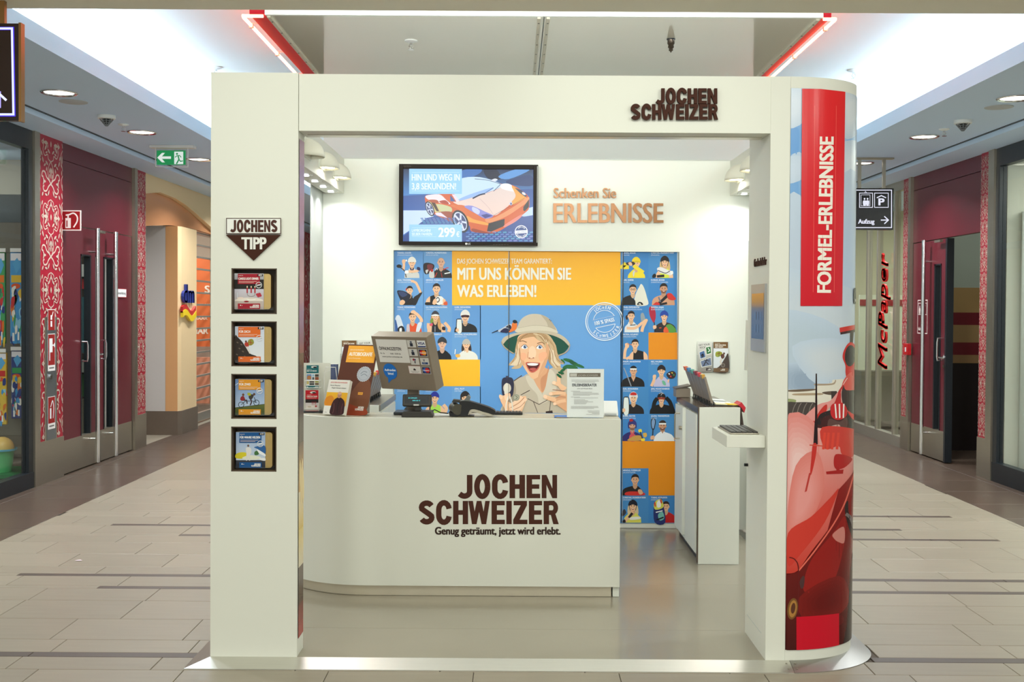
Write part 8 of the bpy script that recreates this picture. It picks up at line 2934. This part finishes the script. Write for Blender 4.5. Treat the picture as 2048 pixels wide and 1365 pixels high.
# ------------------------------------------------------------------ toy shop behind the left window
tg = thing('goods_panel', 'tall dark panel carrying hanging toy packs in the left shop window', 'display panel', (-4.5, 9.80, 0))
MB().box(-5.6, -4.12, 9.80, 9.84, .35, 2.25).build('panel', mat('panel_grey', (110, 104, 92), .6), tg)
MB().box(-5.6, -4.12, 9.80, 9.84, 2.252, 2.5).build('top_board', mat('panel_top', (60, 70, 74), .5), tg)
MB().box(-5.6, -4.12, 9.80, 9.88, .25, .348).build('foot', mat('panel_foot', (90, 80, 64), .6), tg)
rt = random.Random(5)
PKC = [(60, 150, 210), (230, 190, 60), (226, 120, 40), (60, 160, 90), (206, 50, 50), (240, 236, 226), (40, 60, 130), (150, 206, 230)]
PK = [(20, 505, 46, 688, 'blue and orange toy pack with a white header in the left window, upper row right'), (-8, 505, 10, 688, 'green toy pack at the picture edge, upper row of the left window'),
      (22, 702, 46, 838, 'red and blue toy bag in the second row of the left window'), (-10, 706, 13, 850, 'yellow and blue toy bag at the picture edge, second row of the left window')]
for i, (xa, ya, xb, yb, lab) in enumerate(PK):
    Y = 9.62
    a, b_ = PY(xa, yb, Y), PY(xb, ya, Y)
    t = thing('toy_pack', lab, 'toy pack', ((a.x + b_.x) / 2, Y, a.z), 'toy packs in the left window')
    MB().box(a.x, b_.x, Y, Y + .03, a.z, b_.z).build('bag', mat('toy_bag_%d' % i, PKC[(i * 3) % 8], .3), t, bevel=.008)
    A = Art(plane_y(Y), base=.001, step=.0002)
    A.frame(xa, ya, (xb - xa), (yb - ya))
    A.rect(.05, .01, .95, .09, (236, 232, 236))
    A.poly([(.2, .12), (.55, .06), (.9, .14), (.5, .24)], (90, 170, 220)).rect(.1, .25, .9, .33, PKC[(i + 1) % 8]).ell(.45, .37, .35, .03, (226, 90, 40))
    for k in range(26):
        x, y = rt.uniform(.02, .85), rt.uniform(.36, .95)
        A.L = 4 + k % 12
        A.blob([(x, y), (x + rt.uniform(.08, .3), y - .02), (x + rt.uniform(.1, .35), y + rt.uniform(.03, .1)), (x, y + rt.uniform(.04, .12))], PKC[rt.randrange(8)], 3)
    A.L = 18
    A.rect(.2, .88, .36, .97, (236, 240, 240)).rect(.6, .87, .74, .96, (236, 240, 240))
    A.build('print', t, GLOSS)
    MB().box((a.x + b_.x) / 2 - .05, (a.x + b_.x) / 2 + .05, Y - .012, Y - .008, b_.z + .002, b_.z + .035).build('price_tag', mat('tag_white', (232, 230, 226), .5), t)
    MB().cyl(((a.x + b_.x) / 2, 9.8005, b_.z + .004), ((a.x + b_.x) / 2, Y - .01, b_.z + .004), .004, n=8).build('peg', CHROME, t)
bw = thing('toy_bowl', 'green toy bucket with a yellow ball on the green shelf of the left window', 'toy', (PY(8, 940, 9.4).x, 9.4, .22))
p = PY(4, 944, 9.4)
z_ = p.z
MB().lathe([(.0, 0), (.075, 0), (.08, .02), (.10, .18), (.115, .19), (.10, .175)], (p.x, 9.4, z_), 24).build('bucket', mat('toy_green', (80, 190, 120), .35), bw)
MB().lathe([(.122, .185), (.124, .20), (.112, .20)], (p.x, 9.4, z_), 24).build('rim', mat('toy_aqua', (90, 190, 220), .35), bw)
MB().lathe([(.10 * math.cos(math.radians(a)), .20 + .10 * math.sin(math.radians(a))) for a in range(-30, 91, 15)], (p.x, 9.4, z_), 20).build('ball', mat('toy_sand', (226, 186, 96), .4), bw)
shf = thing('window_shelf', 'bright green low shelf in the left shop window', 'shelf', (-4.4, 9.4, 0))
MB().box(-5.4, -4.07, 9.2, 9.74, z_ - .03, z_ - .001).build('board', mat('shelf_green', (40, 120, 70), .45), shf)
MB().box(-5.4, -4.07, 9.24, 9.70, .0, z_ - .03).build('base', mat('shelf_dark', (60, 56, 48), .5), shf)

# bright shop behind the right window: column and counter fronts
ws2 = thing('shop_shelving', 'pale shelving with dark joints inside the right shop window', 'shelving', (5.6, 9.3, 0))
MB().box(4.75, 6.6, 9.66, 9.8, 0, 2.25).build('body', mat('shelving_pale', (226, 226, 206), .5), ws2)
for z in (.75, 1.35, 1.85):
    MB().box(4.9, 6.6, 9.655, 9.66, z, z + .012).build('joint', BLACK, ws2)
MB().box(4.5, 4.75, 9.66, 9.8, 0, 2.4).build('upright', mat('shelving_upright', (206, 208, 196), .4), ws2)
# what shows through the narrow door panes: stocked rear wall of the toy shop
sw = thing('shop_rear_shelving', 'teal and white shelving glimpsed through the narrow panes of the left double door', 'shelving', (-5, 10.8, 0))
for za, zb, c, n_ in ((2.0, 2.6, (120, 128, 122), 'header'), (1.80, 1.92, (226, 230, 226), 'light_board'), (1.68, 1.78, (190, 44, 52), 'red_board'), (1.05, 1.60, (56, 112, 124), 'teal_back'), (.86, .98, (196, 206, 196), 'ledge'), (.62, .84, (44, 110, 60), 'green_front'), (.05, .6, (110, 110, 92), 'base')):
    MB().box(-7.5, -4.12, 10.8 - (.03 if n_ in ('ledge', 'light_board') else 0), 10.89, za, zb).build(n_, mat('rear_' + n_, c, .5), sw)
area('shop_lamp', (-5.2, 10.2, 2.9), (-5.0, 10.8, 1.0), .8, .5, 22, WARM)  # lamp added to brighten the shelving seen through the door panes
